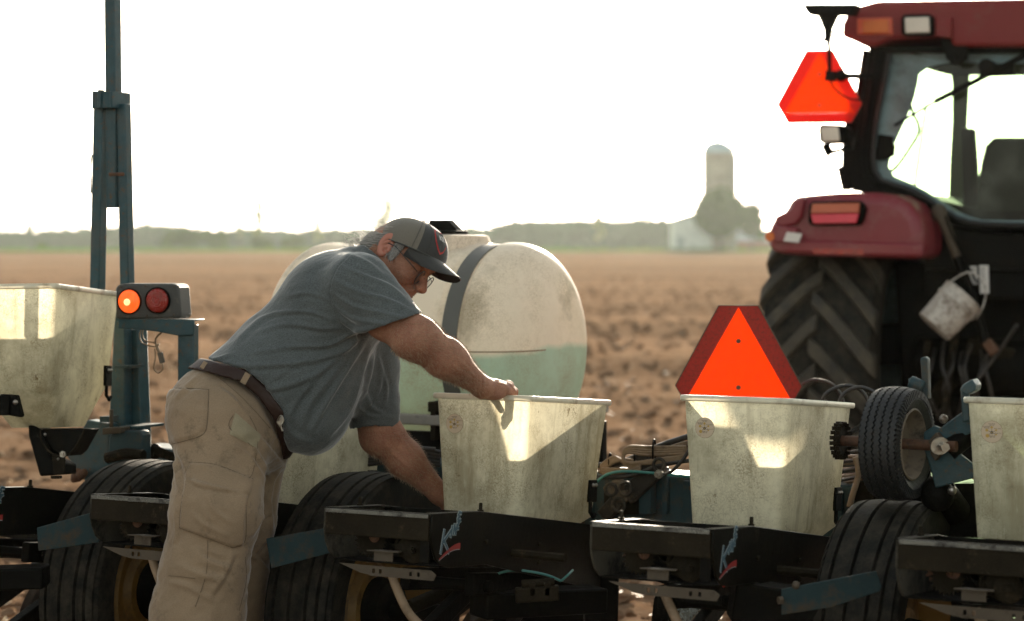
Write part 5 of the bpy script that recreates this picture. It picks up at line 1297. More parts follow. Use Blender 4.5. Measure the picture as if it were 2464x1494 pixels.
def mat_cloth(name, base, var, weave=900.0, stain=None, sheen=0.3, mottle=60.0, bump=0.25):
    m, nt = new_mat(name); N = NT(nt); out = N.n('ShaderNodeOutputMaterial'); p = N.n('ShaderNodeBsdfPrincipled', Roughness=0.85)
    p.inputs['Specular IOR Level'].default_value = .2; p.inputs['Sheen Weight'].default_value = sheen; p.inputs['Sheen Roughness'].default_value = .35
    tc = N.n('ShaderNodeTexCoord'); b = Vector(base)
    mp = N.n('ShaderNodeMapping'); mp.inputs['Scale'].default_value = (1, 1, 3.0); N.l(tc.outputs['Object'], mp.inputs[0])
    n1 = N.n('ShaderNodeTexNoise', Scale=mottle*4, Detail=4.0, Roughness=.7); N.l(mp.outputs[0], n1.inputs[0])
    r1 = ramp(N, n1.outputs[0], [(.35, tuple(b*(1-var))), (.65, tuple(b*(1+var)))]); c = r1.outputs[0]
    n2 = N.n('ShaderNodeTexNoise', Scale=7.0, Detail=6.0); N.l(tc.outputs['Object'], n2.inputs[0]); r2 = ramp(N, n2.outputs[0], [(.3, g3(.86)), (.7, g3(1.1))])
    mx = N.n('ShaderNodeMixRGB', blend_type='MULTIPLY'); mx.inputs[0].default_value = 1; N.l(c, mx.inputs[1]); N.l(r2.outputs[0], mx.inputs[2]); c = mx.outputs[0]
    if stain:
        n3 = N.n('ShaderNodeTexNoise', Scale=11.0, Detail=8.0, Roughness=.75); N.l(tc.outputs['Object'], n3.inputs[0]); r3 = ramp(N, n3.outputs[0], [(.55, g3(0)), (.70, g3(.85))])
        mx = N.n('ShaderNodeMixRGB'); N.l(r3.outputs[0], mx.inputs[0]); N.l(c, mx.inputs[1]); mx.inputs[2].default_value = tuple(stain)+(1,); c = mx.outputs[0]
    N.l(c, p.inputs['Base Color'])
    n4 = N.n('ShaderNodeTexNoise', Scale=18.0, Detail=6.0, Roughness=.55); N.l(tc.outputs['Object'], n4.inputs[0])
    bp = N.n('ShaderNodeBump', Strength=bump, Distance=.02); N.l(n4.outputs[0], bp.inputs['Height'])
    n5 = N.n('ShaderNodeTexNoise', Scale=weave, Detail=2.0); N.l(tc.outputs['Object'], n5.inputs[0]); bp2 = N.n('ShaderNodeBump', Strength=.2, Distance=.001); N.l(n5.outputs[0], bp2.inputs['Height']); N.l(bp.outputs[0], bp2.inputs['Normal']); N.l(bp2.outputs[0], p.inputs['Normal'])
    tr = N.n('ShaderNodeBsdfTranslucent'); N.l(c, tr.inputs[0]); ms = N.n('ShaderNodeMixShader'); ms.inputs[0].default_value = .06; N.l(p.outputs[0], ms.inputs[1]); N.l(tr.outputs[0], ms.inputs[2]); N.l(ms.outputs[0], out.inputs[0])
    return m
M_shirt = mat_cloth('heather_blue_tee', (0.092, 0.103, 0.103), .45, sheen=.55)
M_pants = mat_cloth('khaki_canvas', (0.27, 0.192, 0.122), .12, stain=(0.10, 0.072, 0.045), sheen=.45)
M_skin = surf('skin', (0.34, 0.160, 0.095), .6, spec=.35, dirt=(0.22,0.080,0.048), dirt_scale=24, dirt_lo=.42, dirt_hi=.72, var=.22, bump=.45, bump_scale=170, sss=.10, dirt_rough=.65, fine=.12)
M_ear = surf('skin_ear', (0.38, 0.145, 0.095), .55, var=.1, bump=.1, sss=.15)
M_hair = surf('grey_hair', (0.17, 0.155, 0.14), .6, var=.5, dirt_scale=60, bump=.6, bump_scale=200, sheen=.3)
M_belt = surf('brown_leather', (0.028, 0.013, 0.009), .5, bump=.2, spec=.25)
M_capmesh = surf('cap_mesh_grey', (0.15, 0.13, 0.10), .85, var=.2, bump=.5, bump_scale=300, sheen=.3, stretch=(1,1,1))
M_capfront = surf('cap_front_black', (0.030, 0.029, 0.026), .8, var=.2, bump=.2, bump_scale=300, sheen=.4)
M_brimu = surf('brim_underside', (0.012, 0.011, 0.010), .85, bump=.2, bump_scale=200)
M_frame = surf('spectacle_frame', (0.02,0.025,0.03), .35, .3, bump=0)
M_boot = surf('boot_leather', (0.08,0.05,0.03), .6, bump=.2)

YC = 5.85
person = thing('person', 'man in grey blue t-shirt, khaki work trousers and cap leaning over a hopper', 'person', Matrix.Translation((W(520,600,5.7).x, 5.7, 0)))
def person_body():
    A = lambda px, py, Y: np.array(W(px, py, Y)[:])
    parts = []
    # ---- core: torso, hips, legs (mostly under the clothes) and both arms
    f = Fld()
    f.cone(A(560,1010,YC), A(700,890,YC), .08, .10, .03).cone(A(700,890,YC), A(815,760,YC), .11, .11, .05)
    f.cone(A(830,730,5.78), A(830,740,5.95), .085, .085, .05)
    f.cone(A(850,690,YC), A(905,640,YC), .062, .06, .04)
    f.cone(A(520,1010,5.76), A(500,1390,5.62), .07, .055, .03); f.cone(A(500,1390,5.62), A(470,1810,5.64), .05, .04, .02)
    f.cone(A(570,1030,5.93), A(578,1390,5.95), .07, .05, .03); f.cone(A(578,1390,5.95), A(572,1800,5.98), .05, .04, .02)
    V, Q = surfnet(f, (-1.25, 5.3, -.02), (-.2, 6.25, 1.6), .014); parts.append((V, Q))
    # ---- near arm
    f = Fld()
    f.cone(A(862,710,5.70), A(930,768,5.64), .050, .053, .02).cone(A(930,768,5.64), A(1005,812,5.60), .053, .054, .03)
    f.ell(A(990,826,5.60), (.045,.042,.036), .04)
    f.cone(A(1005,812,5.60), A(1070,864,5.63), .054, .051, .03).cone(A(1070,862,5.63), A(1160,931,5.735), .053, .0275, .02, )
    f.ell(A(1086,862,5.64), (.05,.030,.030), .04, M=[(.8,.1,-.6),(0,1,0),(.6,0,.8)])
    # hand over the rim: palm, heel, fingers curled inside, thumb on the far side
    f.cone(A(1160,931,5.735), A(1186,934,5.765), .028, .026, .02)
    f.ell(A(1196,934,5.785), (.040,.042,.024), .015, M=[(.97,.1,-.12),(-.1,1,0),(.12,0,.97)])
    f.ell(A(1188,950,5.757), (.030,.020,.014), .012)
    kn = [(1217,938,5.765),(1223,931,5.790),(1225,927,5.812),(1222,925,5.832)]
    tips = [((1228,947,5.800),(1226,982,5.818),(1214,1000,5.818)),((1236,944,5.820),(1234,988,5.838),(1221,1010,5.838)),((1238,942,5.842),(1236,986,5.858),(1222,1009,5.858)),((1233,940,5.862),(1234,976,5.878),(1222,996,5.878))]
    for i, (k_, t_) in enumerate(zip(kn, tips)):
        r = [.0092,.0102,.0105,.0100][i]
        f.cone(A(1196,935,5.765+.018*i), A(*k_), .013, r*1.15, .008)
        f.ell(A(*k_), (r*1.25,)*3, .006)
        f.cone(A(*k_), A(*t_[0]), r*1.08, r, .004).cone(A(*t_[0]), A(*t_[1]), r, r*.9, .003).cone(A(*t_[1]), A(*t_[2]), r*.9, r*.75, .003)
    f.cone(A(1176,938,5.81), A(1196,950,5.845), .016, .0125, .01).cone(A(1196,950,5.845), A(1214,972,5.85), .012, .009, .004)
    V, Q = surfnet(f, (-.50, 5.45, .80), (.06, 5.96, 1.48), .0042)
    Nn = vnormals(V, Q); V = V + Nn*(.0012*fbm(V*45, 3, 2))[:,None]
    # tendons and veins at the wrist and forearm
    V = folds(V, Q, [([(1080,870),(1110,895),(1140,915)],4,.0010), ([(1090,850),(1120,880),(1150,912)],4,.0010), ([(1150,905),(1152,925),(1146,945)],2.5,-.0014), ([(1158,905),(1161,925),(1156,948)],2.5,-.0014),([(1180,918),(1205,921),(1222,928)],3,.0012),([(990,770),(1005,785),(1010,800)],6,.001),([(1172,952),(1190,957),(1210,955)],2,-.0012)])
    parts.append((V, Q))
    # ---- far arm
    f = Fld()
    f.cone(A(862,800,6.02), A(902,1000,6.03), .062, .055, .02).cone(A(902,1000,6.03), A(922,1045,6.03), .052, .054, .03)
    f.cone(A(922,1045,6.03), A(975,1105,6.04), .054, .050, .03).cone(A(975,1105,6.04), A(1058,1188,6.08), .050, .030, .03)
    f.ell(A(905,1058,6.03), (.045,.045,.04), .03)
    f.cone(A(1058,1188,6.08), A(1080,1208,6.10), .029, .026, .02); f.ell(A(1092,1222,6.11), (.036,.04,.024), .015)
    for i in range(4):
        Y = 6.075+.021*i; r = (.0095,.0105,.0105,.0095)[i]
        f.cone(A(1090,1220,Y), A(1118,1236,Y), .013, r, .008).cone(A(1118,1236,Y), A(1132,1256,Y+.004), r, r*.9, .004).cone(A(1132,1256,Y+.004), A(1130,1272,Y+.004), r*.9, r*.8, .003)
    f.cone(A(1084,1220,6.07), A(1092,1244,6.05), .014, .011, .008).cone(A(1092,1244,6.05), A(1106,1258,6.05), .011, .009, .004)
    V, Q = surfnet(f, (-.52, 5.93, .58), (-.05, 6.20, 1.35), .005)
    V = folds(V, Q, [([(950,1035),(985,1080),(1030,1130)],5,.002), ([(920,1060),(960,1105),(1010,1150)],6,.002), ([(890,1040),(935,1045),(960,1030)],3,-.0012)])
    parts.append((V, Q))
    # ---- head, in its own axes: x forward, y to his left (away), z up
    S = 1.06
    f = Fld()
    f.ell((.008,0,.028), (.094,.074,.070), .02, M=[(.945,0,.326),(0,1,0),(-.326,0,.945)]).ell((.045,0,-.02), (.056,.060,.085), .03)
    f.cone((.012,.050,-.045), (.068,.018,-.098), .022, .020, .025).cone((.012,-.050,-.045), (.068,-.018,-.098), .022, .020, .025).ell((.078,0,-.100), (.020,.024,.017), .015)
    f.ell((.060,.040,-.022), (.032,.026,.024), .018).ell((.060,-.040,-.022), (.032,.026,.024), .018)
    f.ell((.084,0,.032), (.018,.052,.012), .014)
    f.ell((.098,.031,.008), (.016,.019,.013), .010, 's').ell((.098,-.031,.008), (.016,.019,.013), .010, 's')
    f.ell((.080,.031,.008), (.0135,.0135,.0135), .002).ell((.080,-.031,.008), (.0135,.0135,.0135), .002)
    f.ell((.083,.031,.017), (.014,.017,.005), .004).ell((.083,-.031,.017), (.014,.017,.005), .004)
    f.ell((.083,.031,-.004), (.013,.016,.0045), .004).ell((.083,-.031,-.004), (.013,.016,.0045), .004)
    f.cone((.092,0,.018), (.121,0,-.024), .0075, .0125, .010); f.ell((.111,.013,-.029), (.012,.0085,.009), .006).ell((.111,-.013,-.029), (.012,.0085,.009), .006)
    f.ell((.112,.007,-.038), (.006,.0035,.004), .003, 's').ell((.112,-.007,-.038), (.006,.0035,.004), .003, 's')
    f.ell((.094,0,-.048), (.016,.028,.014), .012)
    f.ell((.0985,0,-.0605), (.012,.025,.0055), .005).ell((.094,0,-.0735), (.012,.022,.0065), .005).ell((.106,0,-.0670), (.014,.022,.0022), .003, 's')
    f.cone((.100,-.018,-.035), (.085,-.036,-.062), .0035, .003, .012, 's'); 
    f.cone((-.02,0,-.02), (-.065,0,-.13), .062, .066, .04)
    def hd(P): return f(P/S)*S
    Vh, Qh = surfnet(hd, (-.16,-.11,-.20), (.16,.11,.16), .0034)
    Nn = vnormals(Vh, Qh); Vh = Vh + Nn*(.0007*fbm(Vh*110, 2, 5))[:,None]
    # ears
    f2 = Fld()
    for s in (1, -1):
        Mx = [(math.cos(R(12)), s*-.30, math.sin(R(12))),(0.28, s*1.0, 0),(-math.sin(R(12)), 0, math.cos(R(12)))]
        f2.ell((-.006, s*.080, .004), (.021,.008,.033), .004, M=Mx).ell((-.002, s*.078, -.020), (.011,.007,.012), .006)
    for s in (1, -1):
        f2.ell((-.002, s*.089, .006), (.011,.007,.019), .003, 's'); f2.ell((.004, s*.086, -.008), (.008,.009,.008), .003, 's')
        f2.cone((.000, s*.086, .018), (-.012, s*.084, .000), .0025, .0025, .003); f2.ell((.011, s*.080, -.004), (.005,.006,.008), .003)
    def ear(P): return f2(P/S)*S
    Ve, Qe = surfnet(ear, (-.05,-.115,-.05), (.05,.115,.06), .0025)
    # head pose
    Rm = Matrix.Rotation(R(41), 4, 'Y') @ Matrix.Rotation(-R(24), 4, 'Z')
    Oh = W(957, 613, 5.86)
    HM = Matrix.Translation(Oh) @ Rm
    HA = np.array(HM)
    def tw(V): return V@HA[:3,:3].T+HA[:3,3]
    parts.append((tw(Vh), Qh)); parts.append((tw(Ve), Qe))
    # neck joining head and shoulders
    f = Fld(); f.cone(A(850,680,YC), A(925,625,5.86), .075, .062, .03)
    V, Q = surfnet(f, (-.6,5.7,1.2), (-.2,6.0,1.6), .008); parts.append((V, Q))
    body = mesh_obj('body', parts, [M_skin, M_ear], person, [0,0,0,0,1,0])
    return HM, tw, S
HM, tw, HS = person_body()

def shirt():
    A = lambda px, py, Y: np.array(W(px, py, Y)[:])
    e1 = np.array([.77, 0, .64]); e3 = np.array([0, 1, 0]); e2 = np.array([-.64, 0, .77]); Mx = [e1, e3, e2]
    f = Fld(); k = YC/F
    f.ell(A(800,752,YC), (150*k,.205,132*k), .05, M=Mx).ell(A(720,885,YC), (150*k,.205,166*k), .06, M=Mx)
    f.ell(A(748,1004,YC), (88*k,.165,92*k), .05).ell(A(610,900,YC), (130*k,.185,92*k), .06, M=Mx)
    f.ell(A(690,960,YC), (105*k,.18,105*k), .05)
    f.cone(A(862,682,5.75), A(862,690,5.98), .082, .082, .05).ell(A(790,700,YC), (100*k,.17,84*k), .05, M=Mx)
    f.cone(A(868,660,YC), A(898,642,YC), .080, .070, .03)
    f.cone(A(554,924,YC), A(520,948,YC), .090, .075, .05, flat=((0,1,0), 1.9))
    # sleeves
    f.cone(A(862,688,5.68), A(953,788,5.62), .092, .082, .045)
    f.cone(A(880,740,6.00), A(893,880,6.03), .088, .080, .05).cone(A(893,880,6.03), A(903,1040,6.03), .080, .074, .03)
    # cloth hanging between chest and far arm
    f.cone(A(850,880,5.92), A(850,960,5.95), .05, .04, .05)
    # hems: near sleeve, far sleeve, belt line, neck
    pn = A(946,776,5.62)
    def cut_sleeve(P):
        n = np.array([.31, 0, -.95]); d = (P-pn)@(n/np.linalg.norm(n)); near = np.minimum(d, 5.725-P[:,1])
        x = P[:,0]-A(872,800,5.62)[0]; return -np.minimum(near, x+.02)      # remove where d>0, near camera, right of the arm pit
    f.fn(lambda P: cut_sleeve(P), 's', .004)
    pf = A(900,1026,6.03)
    def cut_far(P):
        n = np.array([.05, 0, -1.0]); c = .03*np.cos((P[:,0]-pf[0])*18); d = (P-pf)@n - .012 + c*.6
        return -np.minimum(np.minimum(d, P[:,1]-5.86), P[:,0]-A(822,1000,6.0)[0])
    f.fn(lambda P: cut_far(P), 's', .004)
    # belt line curve
    bl = np.array([(440,845),(515,868),(588,887),(640,929),(676,988),(684,1040),(690,1085),(700,1140)], float)
    def cut_belt(P):
        q = pix(P); d, t, sd = seg_dist(q, bl); return sd*(-1)*YC/F
    f.fn(lambda P: -cut_belt(P)*1.0, 's', .006)
    # hollow the sleeve mouths
    f.cone(A(915,742,5.64), A(965,800,5.62), .069, .074, .003, 's'); f.cone(A(896,950,6.03), A(905,1060,6.03), .064, .068, .003, 's')
    f.cone(A(905,640,5.86), A(960,590,5.86), .064, .09, .004, 's')
    V, Q = surfnet(f, (-1.05, 5.45, .70), (-.18, 6.20, 1.52), .0050)
    V = relax(V, Q, 1)
    Nn = vnormals(V, Q); u_ = np.stack([V[:,0]*.85+V[:,2]*.5, V[:,1], -V[:,0]*.5+V[:,2]*.85], 1); V = V + Nn*(.0035*fbm(V*np.array([9,9,16]), 3, 8) - .0035*np.abs(fbm(u_*np.array([7,9,30]), 3, 41)))[:,None]
    FL = [
     ([(905,790),(850,800),(790,830),(700,835),(600,850)],7,.005), ([(880,800),(820,845),(740,870),(620,880),(540,880)],8,.005), ([(860,815),(800,870),(740,910),(660,935),(600,925)],9,.005),
     ([(820,790),(770,790),(690,780),(620,800)],7,.004), ([(800,770),(740,750),(660,755),(610,780)],6,.004), ([(790,720),(740,705),(690,715)],6,.003),
     ([(880,815),(840,880),(790,960),(745,1040)],9,.006), ([(893,825),(868,900),(840,985),(790,1050)],8,.007), ([(900,830),(890,900),(870,960)],6,.005),
     ([(850,830),(800,900),(740,980),(720,1070)],12,.005), ([(800,870),(740,930),(700,990),(690,1050)],10,.004), ([(760,850),(690,890),(640,925)],7,.003),
     ([(560,850),(530,862),(500,868)],6,.004), ([(640,760),(600,790),(560,830)],8,.003),
     # near sleeve
     ([(820,640),(880,665),(940,690),(985,730)],7,.004), ([(800,670),(860,700),(930,720),(990,748)],7,.0045), ([(795,700),(850,735),(920,752),(975,765)],6,.004), ([(800,730),(845,765),(900,775),(940,782)],6,.004), ([(810,760),(850,790),(880,795)],6,.004), ([(830,610),(880,630),(925,665)],8,.003),
     # armhole seam
     ([(855,605),(815,640),(795,690),(800,740),(825,780),(860,800)],2.2,-.0025),
     # hem stitch near sleeve
     ([(1004,738),(960,750),(915,770),(872,786)],1.8,-.0018),
     # far sleeve
     ([(905,840),(915,900),(905,950),(870,985)],8,.005), ([(915,870),(930,930),(925,980)],6,.004), ([(880,930),(890,975),(930,1000)],7,.004), ([(860,975),(890,1000),(950,1002)],5,.003),
     # belly hem
     ([(612,940),(655,982),(682,1035),(694,1075)],6,.004), ([(640,960),(700,1040),(760,1070)],10,.003)]
    V = folds(V, Q, FL)
    return mesh_obj('tshirt', [(V, Q)], M_shirt, person)
tee = shirt()

def trousers():
    A = lambda px, py, Y: np.array(W(px, py, Y)[:])
    f = Fld(); k = 5.7/F
    f.cone(A(565,965,YC), A(525,990,5.80), .135, .135, .05, flat=((0,1,0), 1.25)); f.ell(A(505,1005,5.76), (.115,.13,.12), .05); f.ell(A(600,1040,5.84), (.105,.15,.115), .06)
    f.ell(A(640,1050,5.86), (.065,.13,.10), .05)
    # near leg
    f.cone(A(535,1040,5.70), A(520,1230,5.62), .128, .122, .05, flat=((0,1,0), .95)).cone(A(520,1230,5.62), A(492,1375,5.60), .116, .110, .04).cone(A(492,1375,5.60), A(476,1480,5.60), .116, .126, .04).cone(A(476,1480,5.60), A(468,1640,5.64), .126, .110, .03).cone(A(478,1640,5.64), A(470,1850,5.66), .100, .085, .02)
    # far leg
    f.cone(A(600,1060,5.93), A(583,1250,5.95), .115, .095, .04).cone(A(583,1250,5.95), A(572,1400,5.95), .090, .085, .03).cone(A(572,1400,5.95), A(570,1830,6.0), .085, .08, .03)
    bl = np.array([(430,878),(492,886),(577,914),(629,955),(665,1002),(684,1060),(692,1110),(694,1150)], float)
    def cut(P): q = pix(P); d, t, sd = seg_dist(q, bl); return np.where(q[:,1] < 1100, -sd*YC/F, .2)
    f.fn(lambda P: -cut(P)*-1.0, 's', .006)
    V, Q = surfnet(f, (-1.22, 5.35, .02), (-.35, 6.2, 1.38), .0060)
    V = relax(V, Q, 1)
    Nn = vnormals(V, Q); V = V + Nn*(.005*fbm(V*np.array([10,10,7]), 4, 18) - .0065*np.abs(fbm(V*np.array([14,14,24])+3*vnoise(V*6,4)[:,None]*.3, 3, 40)))[:,None]
    P = pix(V); toC = np.array([0,0,H])-V; face = ((vnormals(V,Q)*toC).sum(1) > 0)
    def inside(poly, P):
        c = np.zeros(len(P), bool); n = len(poly)
        for i in range(n):
            x0,y0 = poly[i]; x1,y1 = poly[(i+1)%n]
            m = ((y0 > P[:,1]) != (y1 > P[:,1])) & (P[:,0] < (x1-x0)*(P[:,1]-y0)/((y1-y0) or 1e-9)+x0); c ^= m
        return c
    def patch(poly, hgt, soft=5):
        d, _, _ = seg_dist(P, poly+[poly[0]]); ins = inside(poly, P); g = np.where(ins, np.clip(d/soft, 0, 1), 0)*face; return hgt*g
    dd = patch([(450,1150),(597,1190),(592,1215),(585,1310),(560,1318),(432,1270),(440,1190)], .009, 4)
    dd = dd + patch([(456,1112),(520,1118),(608,1152),(600,1190),(540,1184),(470,1172),(450,1150)], .007, 3)
    dd = dd + patch([(402,935),(502,937),(497,1030),(478,1050),(408,1070),(399,1010)], .006, 4)
    V = V + Nn*dd[:,None]
    FL = [([(640,1010),(660,1050),(690,1100)],6,.005), ([(620,1050),(655,1090),(688,1130)],7,.006), ([(600,1060),(630,1110),(650,1150)],7,.005),
          ([(560,1070),(600,1100),(640,1160)],7,.004), ([(680,1120),(655,1160),(650,1220)],7,.006), ([(640,1180),(650,1230),(655,1280)],7,.006),
          ([(600,1330),(625,1350),(650,1380)],6,.005), ([(650,1230),(628,1250),(606,1290)],6,.005), ([(648,1290),(630,1310),(610,1340)],6,.005),
          ([(470,1320),(500,1350),(560,1370)],9,.005), ([(430,1360),(480,1380),(560,1400)],10,.005), ([(560,1330),(540,1380),(500,1440)],9,.005), ([(400,1400),(450,1410),(520,1450)],9,.005),
          ([(410,1090),(425,1130),(430,1180)],7,.006), ([(425,1080),(450,1130),(445,1200)],6,.004), ([(420,1230),(425,1280),(415,1330)],6,.004),
          ([(500,1190),(520,1230),(560,1260)],7,.004), ([(460,1230),(490,1260),(550,1290)],7,.004), ([(480,1200),(500,1250),(500,1290)],6,.004),
          ([(520,930),(560,960),(600,1010)],7,.004), ([(480,900),(450,930),(420,960)],7,.004),
          # pocket slit, flap edge
          ([(455,1150),(475,1172),(540,1184),(600,1190)],2.2,-.003), ([(568,1000),(556,1040),(600,1072)],2.5,-.003)]
    V = folds(V, Q, FL)
    return V, Q, mesh_obj('trousers', [(V, Q)], M_pants, person)
tV, tQ, trs = trousers()

def drape(pts, V, Q, lift=.0015):
    """curve traced in the photo laid on a garment"""
    bv = BVHTree.FromPolygons([Vector(v) for v in V.tolist()], Q.tolist()); out = []
    for p in spline([(x, y, 0) for x, y in pts], 6):
        d = (W(p.x, p.y, 1.0)-CAM).normalized(); h = bv.ray_cast(CAM, d)
        if h[0] is not None: out.append(h[0]-d*lift)
    return out
def details():
    A = lambda px, py, Y: np.array(W(px, py, Y)[:])
    # belt
    f = Fld(); f.cone(A(565,958,YC), A(525,982,5.80), .141, .139, .05, flat=((0,1,0), 1.25)); f.ell(A(600,1030,5.84), (.120,.158,.128), .06); f.ell(A(640,1045,5.86), (.072,.14,.108), .05); f.cone(A(554,924,YC), A(520,948,YC), .094, .079, .05, flat=((0,1,0), 1.9)); f.ell(A(610,900,YC), (.134*1.15,.190,.112), .05, M=[(.77,0,.64),(0,1,0),(-.64,0,.77)]); f.ell(A(690,960,YC), (.125,.185,.125), .05)
    c0 = np.array([(430,868),(500,880),(583,904),(634,945),(670,998),(688,1060),(697,1110)], float)
    def band(P): q = pix(P); d, t, sd = seg_dist(q, c0); return (d-15)*YC/F
    f.fn(lambda P: band(P), 'i', .003)
    def keep(P): q = pix(P); return (np.abs(q[:,0]-580)-100)*YC/F
    V, Q = surfnet(f, (-1.1,5.5,.85), (-.5,6.2,1.3), .005); mesh_obj('belt', [(V, Q)], M_belt, person)
    b = MB()
    for pts in ([(497,872),(476,902)], [(600,893),(577,935)]):
        d = drape(pts, V, Q, .004)
        if len(d) > 1: b.beam(d[0], d[-1], .017, .004, up=(0,-1,0))
    b.build('belt_loop', M_pants, person, world=True, bevel=.001)
    # stitched seams
    b = MB()
    for pts in ([(402,934),(450,934),(502,937)], [(502,937),(500,1000),(494,1038),(476,1052)], [(476,1052),(440,1062),(408,1070)], [(455,1112),(520,1118),(608,1152)], [(432,1270),(500,1295),(560,1318)], [(560,1318),(590,1300),(592,1215)], [(440,1190),(434,1230),(432,1270)],
                [(470,885),(520,905),(570,945),(610,985),(650,1030)], [(500,1300),(496,1380),(470,1460)], [(590,1340),(592,1400),(575,1470)], [(405,1385),(440,1388),(470,1392)], [(560,1000),(553,1030),(610,1075)], [(600,1000),(620,1050),(610,1130),(600,1150)]):
        d = drape(pts, tV, tQ, .0004)
        if len(d) > 2: b.tube(d, .0011, 5)
    b.build('seam', surf('seam_thread', (0.13,0.09,0.055), .9), person, world=True, smooth=True)
    # pale folded-out pocket lining and key ring at the front
    f = Fld(); f.ell(A(587,1020,5.66), (.040,.02,.028), .01, M=[(.8,0,-.6),(0,1,0),(.6,0,.8)]).ell(A(600,1035,5.66), (.030,.016,.024), .01)
    d = drape([(562,1005),(590,1022),(612,1045)], tV, tQ, .0)
    b = MB(); bvt = BVHTree.FromPolygons([Vector(v) for v in tV.tolist()], tQ.tolist()); nu, nv = 14, 10; vs = []
    for j in range(nv+1):
        for i in range(nu+1):
            a, c = i/nu, j/nv; x = (566*(1-a)+628*a)*(1-c)+(552*(1-a)+618*a)*c; y = (992*(1-a)+1046*a)*(1-c)+(1044*(1-a)+1078*a)*c
            d = (W(x, y, 1.0)-CAM).normalized(); h = bvt.ray_cast(CAM, d); vs.append(h[0]-d*(.0015+.005*math.sin(math.pi*a)*math.sin(math.pi*c)*(1+.5*math.sin(9*a+5*c))))
    b.add(vs, [(j*(nu+1)+i, j*(nu+1)+i+1, (j+1)*(nu+1)+i+1, (j+1)*(nu+1)+i) for j in range(nv) for i in range(nu)])
    b.build('pocket_lining', mat_cloth('pocket_lining_cloth', (0.28,0.235,0.15), .09, sheen=.4), person, world=True, smooth=True, fix=False)
    b = MB(); b.tube(spline([W(668,1012,5.64), W(676,1000,5.63), W(682,1012,5.63), W(676,1024,5.63), W(680,1038,5.63)], 5), .0028, 6); b.build('key_clip', M_steel, person, world=True, smooth=True)
    b = MB(); b.prism([W(664,1015,5.66), W(678,1000,5.66), W(682,1020,5.66), W(674,1030,5.66)], (0,.01,0)); b.build('belt_buckle', M_steel, person, world=True, bevel=.002)
    # shirt seams
    # boots
    for px, Y in ((465, 5.66), (570, 6.0)):
        f = Fld(); c = W(px, 1860, Y); z = .0
        f.cone((c.x,Y,.24), (c.x,Y,.07), .065, .055, .03).cone((c.x,Y,.055), (c.x+.17,Y-.02,.045), .052, .045, .03).plane((0,0,.0), (0,0,-1))
        V, Q = surfnet(f, (c.x-.1,Y-.1,-.02), (c.x+.27,Y+.1,.32), .008); mesh_obj('boot', [(V, Q)], M_boot, person)
    # ---- hair: shell round the back and sides plus loose strands
    f = Fld(); f.ell((.001,0,.020), (.098,.081,.070), .01, M=[(.945,0,.326),(0,1,0),(-.326,0,.945)]); f.ell((-.060,0,-.040), (.038,.062,.045), .03)
    f.fn(lambda P: P[:,0]-(.030+.25*np.maximum(P[:,2],-.02)), 'i', .01); f.fn(lambda P: P[:,2]-(.007+.36*(P[:,0]+.073)), 'i', .004); f.fn(lambda P: (-.055-.35*P[:,0])-P[:,2]-.02, 'i', .01)
    f.ell((-.002,-.088,.0), (.026,.022,.036), .006, 's').ell((-.002,.088,.0), (.026,.022,.036), .006, 's')
    f.cone((.024,-.078,.045), (.026,-.074,-.012), .014, .011, .01, flat=((0,1,0), .5)); f.cone((.024,.078,.045), (.026,.074,-.012), .014, .011, .01, flat=((0,1,0), .5))
    V, Q = surfnet(lambda P: f(P/HS)*HS, (-.17,-.12,-.14), (.10,.12,.12), .0032)
    Nn = vnormals(V, Q); u = np.stack([V[:,0]*60+V[:,2]*40, V[:,1]*60, V[:,2]*200-V[:,0]*200],1); V = V+Nn*(.0022*fbm(u,3,4))[:,None]
    hair = mesh_obj('hair', [(tw(V), Q)], M_hair, person)
    bA, bB, bC = MB(), MB(), MB(); rng = random.Random(2)
    for i in range(460):
        k_ = rng.random(); b = bA if k_ < .62 else (bB if k_ < .85 else bC)
        if k_ < .62:   # nape and back of the head
            p = Vector((-.098+rng.uniform(-.01,.03), rng.uniform(-.07,.05), rng.uniform(-.075,-.012))); d = Vector((-.026, rng.uniform(-.008,.008), rng.uniform(-.03,.01)))
        elif k_ < .85:
            p = Vector((rng.uniform(-.06,-.02), -.083, rng.uniform(-.03,.05))); d = Vector((-.030, -.004, -.020))
        else:
            p = Vector((rng.uniform(.01,.036), -.080, rng.uniform(-.012,.045))); d = Vector((rng.uniform(-.004,.016), -.003, -.020))
        p = p*HS; d = d*rng.uniform(.4,1.2); c = Vector((rng.uniform(-.006,.006),)*3)
        b.tube([HM@p, HM@(p+d*.5+c*.5), HM@(p+d+c+Vector((0,0,rng.uniform(-.004,.008))))], [.0006,.0005,.0002], 4, caps=False)
    M_strand = surf('hair_strands', (0.42,0.40,0.37), .4, transl=.3, bump=0)
    bA.build('hair_strand', M_strand, hair, world=True, fix=False); bB.build('hair_strand', M_strand, hair, world=True, fix=False); bC.build('hair_strand', M_strand, hair, world=True, fix=False)
    # ---- cap
    C = Vector((.020,0,.034)); cap = None; Tl = Matrix.Rotation(-R(19), 3, 'Y')
    n = 48; m = 16; rx, ry, rz = .101, .088, .087
    def crown(u, v, o=0): # u around, v 0 rim..1 top
        a = 2*math.pi*u; s = v**.9*math.pi/2; rr = math.cos(s)**.78 if v < 1 else 0
        x = (rx+o)*math.cos(a)*rr; y = (ry+o)*math.sin(a)*rr; z = (rz+o)*math.sin(s)**1.05
        if x > 0: x *= 1.0+.05*math.sin(math.pi*v)
        return C+Tl@Vector((x, y, z-.006))
    b = MB(); vs = [HM@(crown(k/n, j/m)*HS) for j in range(m+1) for k in range(n)]
    fs = []; mi = []
